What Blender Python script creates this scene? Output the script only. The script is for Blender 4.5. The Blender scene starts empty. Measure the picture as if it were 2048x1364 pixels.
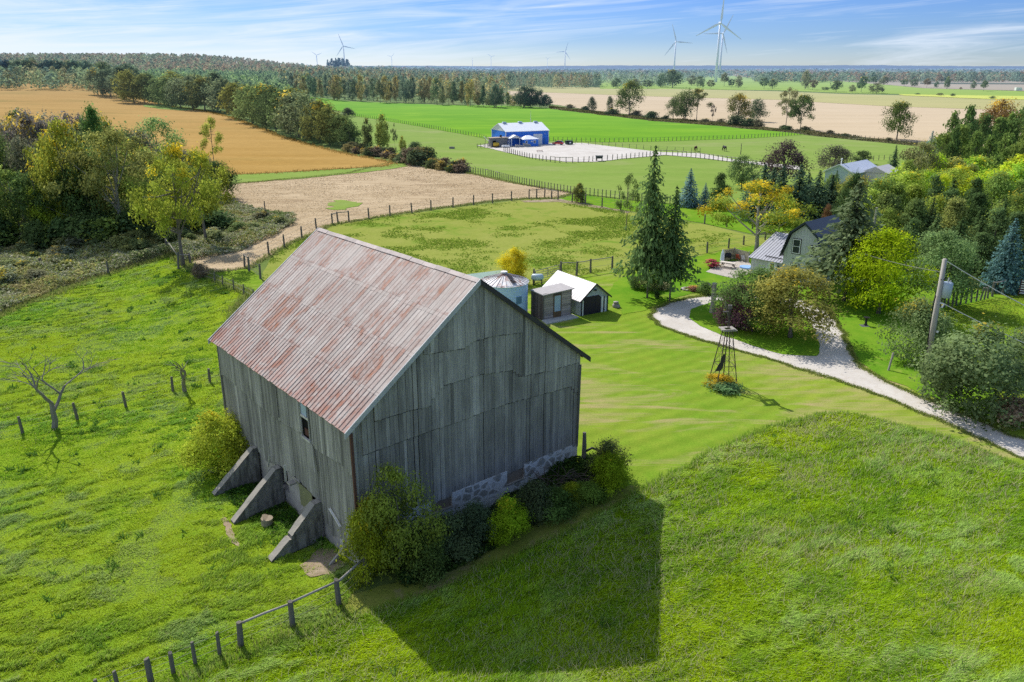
import bpy, bmesh, math, random
import numpy as np
from mathutils import Vector, Matrix, noise as mnoise
from mathutils.geometry import delaunay_2d_cdt
PI = math.pi
SC = bpy.context.scene
COL = SC.collection
random.seed(7)
# ------------------------------------------------------------------ survey of the place
# (pixel readings of the photograph are turned into points on the ground: F, pitch and
#  camera height were solved from the barn's right angles and vertical corners)
F, CX, CY, HOR, H = 1590.0, 1024.0, 682.0, 134.0, 28.0
TH = math.atan((CY - HOR) / F)
CT, ST = math.cos(TH), math.sin(TH)
K = 1.4

def sstep(t):
    t = np.clip(t, 0.0, 1.0)
    return t * t * (3 - 2 * t)

FLx, FLy = -6.32 * K, 28.26 * K
Dx, Dy = 0.7682, 0.6402
def h(x, y):
    s = ((x - FLx) * Dx + (y - FLy) * Dy)
    z = 1.4 * sstep((s - 3) / 15.0)
    z = z + 11.0 * sstep((y - 230) / 560.0) * sstep((-x - 90) / 300.0)
    z = z + 24.0 * np.exp(-((y - 1650) / 420.0) ** 2) * sstep((-x - 330) / 330.0)
    return z

def ray(u, v):
    x = (u - CX) / F; y = -(v - CY) / F
    return x, CT + y * ST, -ST + y * CT

def at(u, v, z=None):
    """point where the line of sight of a survey reading meets the ground (or level z)"""
    rx, ry, rz = ray(u, v)
    if z is not None:
        t = (z - H) / rz
        return Vector((rx * t, ry * t, z))
    t = 15.0; step = 4.0
    while t < 16000:
        if H + rz * t < h(rx * t, ry * t): break
        t += step; step = max(4.0, t * 0.01)
    lo, hi = t - step, t
    for _ in range(30):
        m = (lo + hi) / 2
        if H + rz * m < h(rx * m, ry * m): hi = m
        else: lo = m
    return Vector((rx * hi, ry * hi, float(h(rx * hi, ry * hi))))

def zat(p, v):
    """height at which the sight line of row v passes the vertical through p"""
    rx, ry, rz = ray(0, v)
    return H + rz / ry * p[1]

def wid(p, px):
    """metres spanned by px picture columns at p"""
    dep = p[1] * CT + (H - p[2]) * ST
    return px * dep / F

def gz(x, y): return float(h(x, y))

# ------------------------------------------------------------------ value noise
_rg = np.random.default_rng(11)
_T = _rg.random((256, 256))
def vnoise(x, y):
    x = np.asarray(x, float); y = np.asarray(y, float)
    xi = np.floor(x).astype(int); yi = np.floor(y).astype(int)
    fx = x - xi; fy = y - yi
    fx = fx * fx * (3 - 2 * fx); fy = fy * fy * (3 - 2 * fy)
    a = _T[xi % 256, yi % 256]; b = _T[(xi + 1) % 256, yi % 256]
    c = _T[xi % 256, (yi + 1) % 256]; d = _T[(xi + 1) % 256, (yi + 1) % 256]
    return (a * (1 - fx) + b * fx) * (1 - fy) + (c * (1 - fx) + d * fx) * fy
def fbm(x, y, o=4):
    s = 0; a = 0.5; t = 0
    for i in range(o):
        s = s + a * vnoise(x * 2 ** i + 17.3 * i, y * 2 ** i + 9.1 * i); t += a; a *= 0.55
    return s / t

# ------------------------------------------------------------------ objects
def tag(o, label=None, cat=None, group=None, kind=None):
    if label: o['label'] = label
    if cat: o['category'] = cat
    if group: o['group'] = group
    if kind: o['kind'] = kind
    return o

def thing(name, label, cat, loc=(0, 0, 0), rz=0.0, group=None):
    o = bpy.data.objects.new(name, None); COL.objects.link(o)
    o.location = loc; o.rotation_euler = (0, 0, rz); o.empty_display_size = 0.3
    return tag(o, label, cat, group)

def link_mesh(name, me, mat=None, parent=None):
    if mat is not None:
        for m in (mat if isinstance(mat, (list, tuple)) else [mat]): me.materials.append(m)
    o = bpy.data.objects.new(name, me); COL.objects.link(o)
    if parent is not None: o.parent = parent
    return o

def np_mesh(name, V, Fc, attrs=None, smooth=False, normals=None):
    """V (n,3), Fc (m,k) uniform polygons; attrs: name -> per-face float array"""
    me = bpy.data.meshes.new(name)
    V = np.ascontiguousarray(V, dtype=np.float32); Fc = np.ascontiguousarray(Fc, dtype=np.int32)
    m, k = Fc.shape
    me.vertices.add(len(V)); me.vertices.foreach_set('co', V.ravel())
    me.loops.add(m * k); me.loops.foreach_set('vertex_index', Fc.ravel())
    me.polygons.add(m); me.polygons.foreach_set('loop_start', np.arange(0, m * k, k, dtype=np.int32))
    if smooth: me.polygons.foreach_set('use_smooth', np.ones(m, dtype=bool))
    for n, a in (attrs or {}).items():
        at_ = me.attributes.new(n, 'FLOAT', 'FACE'); at_.data.foreach_set('value', np.asarray(a, dtype=np.float32))
    me.update(calc_edges=True)
    return me

class MB:
    """collects boxes, tubes and polygons into one mesh"""
    def __init__(s): s.v = []; s.f = []; s.mi = []; s.sh = []
    def poly(s, pts, mi=0, sh=1.0):
        n = len(s.v); s.v += [tuple(p) for p in pts]; s.f.append(tuple(range(n, n + len(pts)))); s.mi.append(mi); s.sh.append(sh)
    def box(s, x0, x1, y0, y1, z0, z1, mi=0, sh=1.0, M=None):
        P = [(x0, y0, z0), (x1, y0, z0), (x1, y1, z0), (x0, y1, z0), (x0, y0, z1), (x1, y0, z1), (x1, y1, z1), (x0, y1, z1)]
        s.hexa(P, mi, sh, M)
    def hexa(s, P, mi=0, sh=1.0, M=None):
        if M is not None: P = [M @ Vector(p) for p in P]
        n = len(s.v); s.v += [tuple(p) for p in P]
        for q in ((0, 3, 2, 1), (4, 5, 6, 7), (0, 1, 5, 4), (1, 2, 6, 5), (2, 3, 7, 6), (3, 0, 4, 7)):
            s.f.append(tuple(n + i for i in q)); s.mi.append(mi); s.sh.append(sh)
    def beam(s, a, b, w, t=None, mi=0, sh=1.0):
        """square bar from a to b"""
        t = t or w; a = Vector(a); b = Vector(b); d = (b - a).normalized()
        up = Vector((0, 0, 1)) if abs(d.z) < 0.9 else Vector((0, 1, 0))
        x = d.cross(up).normalized() * w / 2; y = x.cross(d).normalized() * t / 2
        P = [a - x - y, a + x - y, a + x + y, a - x + y, b - x - y, b + x - y, b + x + y, b - x + y]
        s.hexa(P, mi, sh)
    def tube(s, pts, rad, n=8, mi=0, sh=1.0, cap=True):
        pts = [Vector(p) for p in pts]
        if not isinstance(rad, (list, tuple)): rad = [rad] * len(pts)
        rings = []; ref = None
        for i, p in enumerate(pts):
            d = (pts[min(i + 1, len(pts) - 1)] - pts[max(i - 1, 0)])
            if d.length < 1e-9: d = Vector((0, 0, 1))
            d.normalize()
            if ref is None: ref = Vector((1, 0, 0)) if abs(d.x) < 0.8 else Vector((0, 1, 0))
            x = (ref - d * ref.dot(d)).normalized(); y = d.cross(x); ref = x
            b0 = len(s.v)
            for k in range(n):
                a = 2 * PI * k / n
                s.v.append(tuple(p + (x * math.cos(a) + y * math.sin(a)) * rad[i]))
            rings.append(b0)
        for i in range(len(pts) - 1):
            for k in range(n):
                k2 = (k + 1) % n
                s.f.append((rings[i] + k, rings[i] + k2, rings[i + 1] + k2, rings[i + 1] + k)); s.mi.append(mi); s.sh.append(sh)
        if cap:
            s.f.append(tuple(rings[0] + k for k in reversed(range(n)))); s.mi.append(mi); s.sh.append(sh)
            s.f.append(tuple(rings[-1] + k for k in range(n))); s.mi.append(mi); s.sh.append(sh)
    def prism(s, prof, y0, y1, mi=0, sh=1.0):
        """profile in (x,z) extruded along y"""
        n = len(prof)
        A = [(p[0], y0, p[1]) for p in prof]; B = [(p[0], y1, p[1]) for p in prof]
        b = len(s.v); s.v += A + B
        s.f.append(tuple(range(b, b + n))); s.f.append(tuple(range(b + 2 * n - 1, b + n - 1, -1)))
        s.mi += [mi, mi]; s.sh += [sh, sh]
        for i in range(n):
            j = (i + 1) % n
            s.f.append((b + i, b + n + i, b + n + j, b + j)); s.mi.append(mi); s.sh.append(sh)
    def build_each(s, name, mat=None, parent=None):
        """every loose piece becomes an object of its own"""
        par = list(range(len(s.v)))
        def find(a):
            while par[a] != a: par[a] = par[par[a]]; a = par[a]
            return a
        for f in s.f:
            for k in f[1:]: par[find(k)] = find(f[0])
        groups = {}
        for i, f in enumerate(s.f): groups.setdefault(find(f[0]), []).append(i)
        out_ = []
        for ids in groups.values():
            q = MB(); mp_ = {}
            for i in ids:
                for k in s.f[i]:
                    if k not in mp_: mp_[k] = len(q.v); q.v.append(s.v[k])
                q.f.append(tuple(mp_[k] for k in s.f[i])); q.mi.append(s.mi[i]); q.sh.append(s.sh[i])
            out_.append(q.build(name, mat, parent))
        return out_
    def build(s, name, mat=None, parent=None, smooth=False, bevel=0):
        me = bpy.data.meshes.new(name); me.from_pydata(s.v, [], s.f)
        me.polygons.foreach_set('material_index', s.mi)
        a = me.attributes.new('shade', 'FLOAT', 'FACE'); a.data.foreach_set('value', s.sh)
        bm = bmesh.new(); bm.from_mesh(me); bmesh.ops.recalc_face_normals(bm, faces=bm.faces); bm.to_mesh(me); bm.free()
        if smooth: me.polygons.foreach_set('use_smooth', [True] * len(me.polygons))
        me.update()
        o = link_mesh(name, me, mat, parent)
        if bevel:
            b = o.modifiers.new('bevel', 'BEVEL'); b.width = bevel; b.segments = 1; b.limit_method = 'ANGLE'
        return o

# ------------------------------------------------------------------ material writer
class MW:
    def __init__(s, name):
        s.m = bpy.data.materials.new(name); s.m.use_nodes = True
        s.t = s.m.node_tree; s.t.nodes.clear()
        s.out = s.t.nodes.new('ShaderNodeOutputMaterial')
    def n(s, typ, ins=None, **props):
        nd = s.t.nodes.new('ShaderNode' + typ)
        for k, v in props.items(): setattr(nd, k, v)
        for k, v in (ins or {}).items(): s.set(nd.inputs[k], v)
        return nd
    def set(s, sock, v):
        if isinstance(v, bpy.types.NodeSocket): s.t.links.new(v, sock)
        else:
            if hasattr(sock, 'default_value'):
                if isinstance(v, (tuple, list)) and len(v) == 3 and sock.type == 'RGBA': v = (*v, 1)
                if isinstance(v, (tuple, list)) and len(v) == 4 and sock.type == 'VECTOR': v = v[:3]
                sock.default_value = v
    def pos(s, scale=(1, 1, 1), coord='Object', rot=(0, 0, 0)):
        tc = s.n('TexCoord')
        return s.n('Mapping', {'Vector': tc.outputs[coord], 'Scale': scale, 'Rotation': rot}).outputs[0]
    def noise(s, vec, scale, detail=3, rough=0.55, dist=0.0):
        return s.n('TexNoise', {'Vector': vec, 'Scale': scale, 'Detail': detail, 'Roughness': rough, 'Distortion': dist}).outputs[0]
    def ramp(s, fac, stops, interp='LINEAR'):
        r = s.n('ValToRGB', {'Fac': fac}); cr = r.color_ramp; cr.interpolation = interp
        while len(cr.elements) < len(stops): cr.elements.new(0.5)
        for e, (p, c) in zip(cr.elements, stops):
            e.position = p; e.color = (c, c, c, 1) if not isinstance(c, (tuple, list)) else (*c, 1)
        return r.outputs[0]
    def mix(s, fac, a, b, mode='MIX'):
        nd = s.n('Mix', data_type='RGBA', blend_type=mode)
        s.set(nd.inputs[0], fac); s.set(nd.inputs[6], a); s.set(nd.inputs[7], b)
        return nd.outputs[2]
    def math(s, op, a, b=0.0, c=0.0):
        nd = s.n('Math', operation=op); s.set(nd.inputs[0], a); s.set(nd.inputs[1], b); s.set(nd.inputs[2], c)
        return nd.outputs[0]
    def attr(s, name='shade'): return s.n('Attribute', attribute_name=name).outputs['Fac']
    def scale(s, col, f):
        """multiply a colour by a float socket"""
        nd = s.n('VectorMath', operation='SCALE'); s.set(nd.inputs[0], col); s.set(nd.inputs['Scale'], f)
        return nd.outputs[0]
    def bump(s, hgt, strength=0.3, dist=0.05):
        return s.n('Bump', {'Height': hgt, 'Strength': strength, 'Distance': dist}).outputs[0]
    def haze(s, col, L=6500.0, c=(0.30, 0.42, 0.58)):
        """distance haze painted into the surface colour, bluer the farther out"""
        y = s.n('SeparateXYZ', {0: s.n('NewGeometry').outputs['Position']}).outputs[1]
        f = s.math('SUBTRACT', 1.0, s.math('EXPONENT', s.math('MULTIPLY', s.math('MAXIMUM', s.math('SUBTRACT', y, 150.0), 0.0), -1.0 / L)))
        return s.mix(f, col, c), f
    def surf(s, col, rough=0.9, spec=0.2, bump=None, metal=0.0, trans=0.0, hazed=False):
        f = None
        if hazed: col, f = s.haze(col)
        if trans:
            d = s.n('BsdfDiffuse', {'Color': col}); t = s.n('BsdfTranslucent', {'Color': col})
            if bump is not None: s.set(d.inputs['Normal'], bump)
            mx = s.n('MixShader', {0: trans, 1: d.outputs[0], 2: t.outputs[0]}).outputs[0]
        else:
            p = s.n('BsdfPrincipled', {'Base Color': col, 'Roughness': rough, 'Metallic': metal, 'Specular IOR Level': spec})
            if bump is not None: s.set(p.inputs['Normal'], bump)
            mx = p.outputs[0]
        if f is not None:
            e = s.n('Emission', {'Color': (0.30, 0.44, 0.66, 1), 'Strength': s.math('MULTIPLY', f, 0.40)})  # airlight of the haze added as a faint glow of the surface
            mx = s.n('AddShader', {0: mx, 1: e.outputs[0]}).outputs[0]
        s.t.links.new(mx, s.out.inputs[0])
        return s.m

def plain(name, col, rough=0.7, var=0.25, scale=3.0, spec=0.3, metal=0.0, streak=(1, 1, 1), bump=0.15, hazed=False, sh=True):
    """painted or raw surface with blotches, streaks and slight relief"""
    w = MW(name); p = w.pos(streak)
    n1 = w.noise(p, scale, 5, 0.6); n2 = w.noise(p, scale * 9, 3, 0.6)
    f = w.math('ADD', w.math('MULTIPLY', n1, 1.4 * var), w.math('MULTIPLY', n2, 0.6 * var))
    f = w.math('ADD', f, 1.0 - var)
    if sh: f = w.math('MULTIPLY', f, w.attr('shade'))
    return w.surf(w.scale(col, f), rough, spec, w.bump(n2, bump, 0.02), metal, hazed=hazed)
# ------------------------------------------------------------------ materials
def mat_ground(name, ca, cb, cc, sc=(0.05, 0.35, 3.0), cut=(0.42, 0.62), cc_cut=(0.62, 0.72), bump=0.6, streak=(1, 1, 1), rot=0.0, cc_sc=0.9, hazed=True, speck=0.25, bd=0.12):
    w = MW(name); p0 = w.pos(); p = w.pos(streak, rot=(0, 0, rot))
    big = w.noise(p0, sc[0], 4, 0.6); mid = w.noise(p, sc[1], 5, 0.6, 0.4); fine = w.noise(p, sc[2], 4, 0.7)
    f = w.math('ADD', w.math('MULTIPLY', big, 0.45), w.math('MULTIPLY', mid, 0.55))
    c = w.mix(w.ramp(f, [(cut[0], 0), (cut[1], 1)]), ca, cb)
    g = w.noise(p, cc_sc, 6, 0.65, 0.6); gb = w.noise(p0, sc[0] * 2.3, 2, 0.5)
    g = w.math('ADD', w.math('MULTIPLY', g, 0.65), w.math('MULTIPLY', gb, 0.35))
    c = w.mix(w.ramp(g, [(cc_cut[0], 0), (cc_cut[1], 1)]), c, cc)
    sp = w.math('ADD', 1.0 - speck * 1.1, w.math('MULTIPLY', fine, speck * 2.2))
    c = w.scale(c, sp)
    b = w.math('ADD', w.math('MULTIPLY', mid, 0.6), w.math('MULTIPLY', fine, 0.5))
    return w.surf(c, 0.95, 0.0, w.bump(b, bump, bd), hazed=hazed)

def mat_lawn(name):
    """mown turf: soft bands left by the mower, scorched tan streaks, worn spots"""
    w = MW(name); p0 = w.pos(); r = w.pos((1, 1, 1), rot=(0, 0, -0.62)); st = w.pos((0.2, 1, 1), rot=(0, 0, -0.62))
    big = w.noise(p0, 0.05, 4, 0.6); mid = w.noise(p0, 0.9, 6, 0.7); fine = w.noise(p0, 7.0, 4, 0.75)
    c = w.mix(w.ramp(w.math('ADD', w.math('MULTIPLY', big, .55), w.math('MULTIPLY', mid, .45)), [(.36, 0), (.64, 1)]), (0.15, 0.275, 0.022), (0.26, 0.33, 0.04))
    wv = w.n('TexWave', {'Vector': r, 'Scale': 0.19, 'Distortion': 5.0, 'Detail': 3.0, 'Detail Scale': 0.35}, bands_direction='Y').outputs[1]
    c = w.scale(c, w.math('ADD', .92, w.math('MULTIPLY', wv, .15)))
    n1 = w.noise(st, 0.55, 7, 0.7, 0.8); zone = w.noise(p0, 0.045, 2, 0.5)
    t_ = w.math('ADD', w.math('MULTIPLY', n1, .6), w.math('MULTIPLY', zone, .4))
    c = w.mix(w.ramp(t_, [(.495, 0), (.575, .6), (.63, .92)]), c, (0.40, 0.325, 0.155))
    c = w.scale(c, w.math('ADD', .66, w.math('MULTIPLY', fine, .68)))
    return w.surf(c, .95, 0, w.bump(fine, .6, .08), hazed=True)

def mat_leaf(name, autumn=(0.52, 0.36, 0.02), trans=0.48):
    """leaf colour comes from the object's own colour; its alpha says how far autumn has got"""
    w = MW(name); oi = w.n('ObjectInfo')
    sh = w.attr('shade'); ti = w.attr('tint')
    c = oi.outputs['Color']
    a = oi.outputs['Alpha']
    f = w.math('MULTIPLY', w.math('GREATER_THAN', w.math('ADD', ti, a), 1.27), 0.6)
    c = w.mix(f, c, autumn)
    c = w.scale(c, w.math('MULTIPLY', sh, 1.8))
    rnd = w.math('ADD', 0.84, w.math('MULTIPLY', oi.outputs['Random'], 0.32))
    c = w.scale(c, rnd)
    return w.surf(c, trans=trans, hazed=True)

def mat_bark(name, col=(0.19, 0.165, 0.14)):
    w = MW(name); p = w.pos((1, 1, 0.15), 'Generated')
    n1 = w.noise(p, 30, 4, 0.7)
    c = w.scale(col, w.math('ADD', 0.5, n1))
    return w.surf(c, 0.95, 0.1, w.bump(n1, 0.6, 0.05), hazed=True)

def mat_boards(name, ca=(0.27, 0.248, 0.222), cb=(0.45, 0.415, 0.37), cc=(0.13, 0.118, 0.105), gr=14.0):
    """grey weathered vertical boards; each board has its own shade"""
    w = MW(name); p = w.pos((1, 1, 0.05)); sh = w.attr('shade')
    n1 = w.noise(p, gr, 6, 0.7); n2 = w.noise(w.pos((1, 1, 0.35)), 0.55, 5, 0.65, 0.5)
    n3 = w.noise(w.pos((1, 1, 0.3)), 4.0, 5, 0.8)
    c = w.mix(w.ramp(n2, [(0.35, 0), (0.68, 1)]), ca, cb)
    c = w.mix(w.ramp(n1, [(0.45, 0.0), (0.78, 0.8)]), c, cc)
    c = w.mix(w.ramp(n3, [(0.63, 0), (0.70, 0.65)]), c, (0.42, 0.42, 0.39))
    n4 = w.noise(w.pos((1, 1, 0.12)), 1.6, 3, 0.7)
    c = w.mix(w.ramp(n4, [(0.58, 0), (0.75, 0.6)]), c, (0.10, 0.10, 0.10))
    c = w.scale(c, sh)
    return w.surf(c, 0.9, 0.15, w.bump(n1, 0.7, 0.03))

def mat_rust_roof(name):
    w = MW(name); tc = w.n('TexCoord'); ob = tc.outputs['Object']
    s = w.n('SeparateXYZ', {0: ob})
    slope = w.math('ABSOLUTE', w.math('SUBTRACT', s.outputs[0], 8.75))
    row = w.math('FLOOR', w.math('DIVIDE', slope, 2.35)); colm = w.math('FLOOR', w.math('DIVIDE', s.outputs[1], 0.39))
    cell = w.n('CombineXYZ', {0: row, 1: colm, 2: 0.0})
    wn = w.n('TexWhiteNoise', {0: cell.outputs[0]}, noise_dimensions='3D').outputs[0]
    st = w.pos((0.10, 1, 0.10)); st2 = w.pos((0.9, 1.1, 0.9))
    n1 = w.noise(st, 5.5, 5, 0.7); n2 = w.noise(st2, 0.95, 7, 0.74, 0.5); n3 = w.noise(st2, 0.30, 4, 0.6); n4 = w.noise(w.pos((0.3, 1, 0.3)), 22, 3, 0.7)
    base = w.mix(w.ramp(n1, [(0.3, 0), (0.7, 1)]), (0.49, 0.435, 0.40), (0.30, 0.24, 0.21))
    base = w.mix(w.ramp(wn, [(0.0, 0), (1.0, 0.55)]), base, (0.58, 0.53, 0.495))
    pk = w.math('ADD', w.math('MULTIPLY', n2, 0.6), w.math('ADD', w.math('MULTIPLY', n3, 0.3), w.math('MULTIPLY', wn, 0.16)))
    base = w.mix(w.ramp(pk, [(0.44, 0), (0.60, 0.8)]), base, (0.31, 0.205, 0.175))
    base = w.mix(w.ramp(pk, [(0.575, 0), (0.68, 0.95)]), base, (0.32, 0.115, 0.055))
    lap = w.math('FRACT', w.math('DIVIDE', slope, 2.35))
    lapf = w.math('MULTIPLY', w.math('GREATER_THAN', lap, 0.93), w.ramp(n2, [(0.47, 0.0), (0.62, 0.9)]))
    base = w.mix(w.math('MULTIPLY', lapf, 0.7), base, (0.24, 0.10, 0.07))
    base = w.mix(w.math('MULTIPLY', w.math('GREATER_THAN', lap, 0.985), w.ramp(n1, [(.42, 0), (.55, .6)])), base, (0.12, 0.08, 0.07))
    eave = w.ramp(w.math('DIVIDE', slope, 9.4), [(0.72, 0), (1.0, 0.55)])
    base = w.mix(w.math('MULTIPLY', eave, w.ramp(n2, [(0.4, 0), (0.62, 1)])), base, (0.40, 0.12, 0.07))
    base = w.scale(base, w.math('ADD', 0.82, w.math('MULTIPLY', n4, 0.36)))
    fr = w.math('FRACT', w.math('DIVIDE', s.outputs[1], 0.39))
    ribl = w.math('ADD', w.math('LESS_THAN', fr, 0.16), w.math('GREATER_THAN', fr, 0.97))
    base = w.mix(w.math('MULTIPLY', w.math('MINIMUM', ribl, 1.0), w.math('ADD', 0.35, w.math('MULTIPLY', wn, 0.5))), base, (0.10, 0.07, 0.065))
    base = w.scale(base, w.attr('shade'))
    return w.surf(base, 0.65, 0.3, w.bump(n4, 0.3, 0.02))

def mat_stone(name, ca=(0.62, 0.60, 0.58), sc=1.6, dark=(0.16, 0.15, 0.13)):
    w = MW(name); p = w.pos((1, 1, 1.3))
    v = w.n('TexVoronoi', {'Vector': p, 'Scale': sc, 'Randomness': 1.0}, feature='DISTANCE_TO_EDGE').outputs[0]
    v2 = w.n('TexVoronoi', {'Vector': p, 'Scale': sc, 'Randomness': 1.0})
    n = w.noise(p, 5, 5, 0.7)
    st = w.ramp(v, [(0.09, 0), (0.13, 1)])
    stone = w.mix(w.ramp(n, [(0.3, 0), (0.7, 1)]), dark, (0.34, 0.32, 0.28))
    pick = w.ramp(v2.outputs['Color'], [(0.45, 0), (0.55, 1)])
    c = w.mix(w.math('MULTIPLY', w.math('MULTIPLY', st, pick), 0.8), ca, stone)
    c = w.scale(c, w.math('ADD', 0.65, w.math('MULTIPLY', n, 0.7)))
    return w.surf(c, 0.95, 0.1, w.bump(w.math('ADD', v, w.math('MULTIPLY', n, 0.3)), 0.6, 0.08))

def mat_concrete(name):
    w = MW(name); p = w.pos(); st = w.pos((1, 1, 0.15))
    n = w.noise(p, 2.2, 6, 0.7); n2 = w.noise(st, 3.0, 5, 0.7); n3 = w.noise(p, 30, 3, 0.6)
    c = w.mix(w.ramp(n, [(0.35, 0), (0.65, 1)]), (0.17, 0.16, 0.145), (0.30, 0.285, 0.26))
    c = w.mix(w.ramp(n2, [(0.48, 0), (0.62, 0.75)]), c, (0.07, 0.068, 0.062))
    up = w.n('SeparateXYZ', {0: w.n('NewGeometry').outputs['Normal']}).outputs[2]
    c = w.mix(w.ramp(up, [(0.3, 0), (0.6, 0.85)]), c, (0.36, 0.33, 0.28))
    return w.surf(c, 0.95, 0.1, w.bump(n3, 0.5, 0.03))

def mat_metal_rib(name, col, per=0.25, axis=1, dark=(0.25, 0.26, 0.29), rough=0.5, amt=0.6, w0=0.18):
    """ribbed sheet metal: a rib line every `per` metres along one axis"""
    w = MW(name); s = w.n('SeparateXYZ', {0: w.n('TexCoord').outputs['Object']})
    fr = w.math('FRACT', w.math('DIVIDE', s.outputs[axis], per))
    l = w.math('LESS_THAN', fr, w0)
    n = w.noise(w.pos(), 1.2, 5, 0.7)
    c = w.mix(w.math('MULTIPLY', l, amt), col, dark)
    c = w.scale(c, w.math('ADD', 0.8, w.math('MULTIPLY', n, 0.4)))
    c = w.scale(c, w.attr('shade'))
    return w.surf(c, rough, 0.4, w.bump(l, 0.4, 0.02), hazed=True)

def mat_gravel(name, far=False):
    w = MW(name); p = w.pos()
    n = w.noise(p, 0.22, 5, 0.65, 0.5); n2 = w.noise(p, 1.7, 6, 0.7); n3 = w.noise(p, 14, 4, 0.75); n5 = w.noise(p, 0.6, 6, 0.75, 0.8)
    c = w.mix(w.ramp(n, [(0.3, 0), (0.7, 1)]), (0.50, 0.455, 0.40), (0.65, 0.61, 0.56))
    c = w.mix(w.ramp(n2, [(0.52, 0), (0.66, 0.6)]), c, (0.47, 0.40, 0.33))
    if not far:
        c = w.mix(w.ramp(n5, [(0.655, 0), (0.69, 0.85)]), c, (0.16, 0.19, 0.05))
        c = w.mix(w.math('MULTIPLY', w.attr('edge'), w.ramp(n2, [(0.35, 1), (0.62, 0.2)])), c, (0.30, 0.25, 0.16))
    c = w.scale(c, w.math('ADD', 0.78, w.math('MULTIPLY', n3, 0.44)))
    return w.surf(c, 0.95, 0.1, w.bump(n3, 0.5, 0.03), hazed=True)

M = {}
M['pasture'] = mat_ground('pasture_grass', (0.17, 0.29, 0.022), (0.27, 0.35, 0.026), (0.26, 0.37, 0.11), sc=(0.045, 0.7, 5.0), cut=(.36, .66), cc_cut=(0.56, 0.74), bump=1.0)
M['hay'] = mat_ground('hay_grass', (0.15, 0.27, 0.016), (0.25, 0.34, 0.018), (0.24, 0.33, 0.09), sc=(0.06, 0.6, 5.0), bump=1.0)
M['lawn'] = mat_lawn('lawn_grass')
M['lawn_deep'] = mat_ground('shaded_lawn_grass', (0.115, 0.255, 0.018), (0.19, 0.31, 0.026), (0.27, 0.33, 0.06), sc=(0.08, 0.4, 5.0), bump=0.35, cc_cut=(0.56, 0.7), speck=0.2)  # shade around the house put into this deeper lawn green
M['paddock'] = mat_ground('paddock_turf', (0.235, 0.28, 0.05), (0.29, 0.31, 0.075), (0.15, 0.25, 0.03), sc=(0.03, 0.35, 3.0), cut=(0.35, 0.65), cc_cut=(0.52, 0.64), cc_sc=0.22, bump=0.6, speck=0.28)
M['field_green'] = mat_ground('young_green_crop', (0.13, 0.30, 0.012), (0.19, 0.37, 0.016), (0.27, 0.43, 0.03), sc=(0.012, 0.08, 1.2), streak=(0.22, 1.4, 1), cc_cut=(0.55, 0.68), cc_sc=0.09, bump=0.3, speck=0.22)
M['meadow'] = mat_ground('grazed_meadow', (0.185, 0.285, 0.05), (0.245, 0.325, 0.075), (0.29, 0.32, 0.12), sc=(0.015, 0.09, 1.0), streak=(0.5, 1.3, 1), cut=(.34, .66), cc_cut=(0.52, 0.7), cc_sc=0.07, bump=0.3, speck=0.22)
M['soy'] = mat_ground('ripe_bean_crop', (0.36, 0.215, 0.055), (0.45, 0.285, 0.09), (0.27, 0.20, 0.05), sc=(0.008, 0.05, 1.5), streak=(0.35, 1.5, 1), rot=0.5, cut=(0.34, 0.66), cc_cut=(0.52, 0.70), cc_sc=0.03, bump=0.8, speck=0.42)
M['straw'] = mat_ground('mown_straw', (0.40, 0.30, 0.18), (0.56, 0.44, 0.29), (0.25, 0.17, 0.10), sc=(0.03, 0.3, 2.5), streak=(0.25, 1.6, 1), rot=0.25, cut=(0.36, 0.64), cc_cut=(0.55, 0.70), cc_sc=0.35, bump=1.0, speck=0.5)
M['corn'] = mat_ground('cut_corn_stubble', (0.50, 0.385, 0.24), (0.58, 0.46, 0.31), (0.44, 0.37, 0.19), sc=(0.006, 0.03, 0.6), streak=(0.15, 2.0, 1), cut=(0.35, 0.65), bump=0.3, speck=0.2)
M['wheat'] = mat_ground('stubble_with_regrowth', (0.38, 0.36, 0.13), (0.45, 0.40, 0.17), (0.32, 0.36, 0.08), sc=(0.005, 0.03, 0.5), streak=(0.12, 2.0, 1), bump=0.2, speck=0.15)
M['far_green'] = mat_ground('distant_grass', (0.24, 0.35, 0.035), (0.29, 0.38, 0.045), (0.34, 0.38, 0.09), sc=(0.004, 0.02, 0.3), streak=(0.2, 2.0, 1), bump=0.1, speck=0.1)
M['far_tan'] = mat_ground('distant_stubble', (0.33, 0.27, 0.19), (0.39, 0.32, 0.23), (0.28, 0.28, 0.14), sc=(0.004, 0.02, 0.3), streak=(0.1, 3.0, 1), bump=0.1, speck=0.1)
M['far_yellow'] = mat_ground('distant_yellow_crop', (0.48, 0.52, 0.07), (0.54, 0.56, 0.10), (0.42, 0.5, 0.10), sc=(0.004, 0.02, 0.3), streak=(0.1, 3.0, 1), bump=0.1, speck=0.1)
M['ground'] = mat_ground('country_ground', (0.13, 0.19, 0.05), (0.20, 0.24, 0.07), (0.26, 0.24, 0.12), sc=(0.01, 0.08, 1.0), bump=0.3, speck=0.2)
M['scrub'] = mat_ground('scrub_ground', (0.15, 0.16, 0.07), (0.24, 0.23, 0.12), (0.30, 0.27, 0.18), sc=(0.06, 0.5, 4.0), bump=1.0, speck=0.4)
M['woodfloor'] = mat_ground('wood_floor', (0.05, 0.065, 0.028), (0.08, 0.10, 0.04), (0.12, 0.105, 0.06), sc=(0.06, 0.5, 4.0), bump=0.5)
M['dirt'] = mat_ground('bare_dirt', (0.33, 0.25, 0.17), (0.42, 0.34, 0.25), (0.22, 0.20, 0.09), sc=(0.1, 0.8, 7.0), bump=0.8, cc_cut=(0.48, 0.62))
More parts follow.
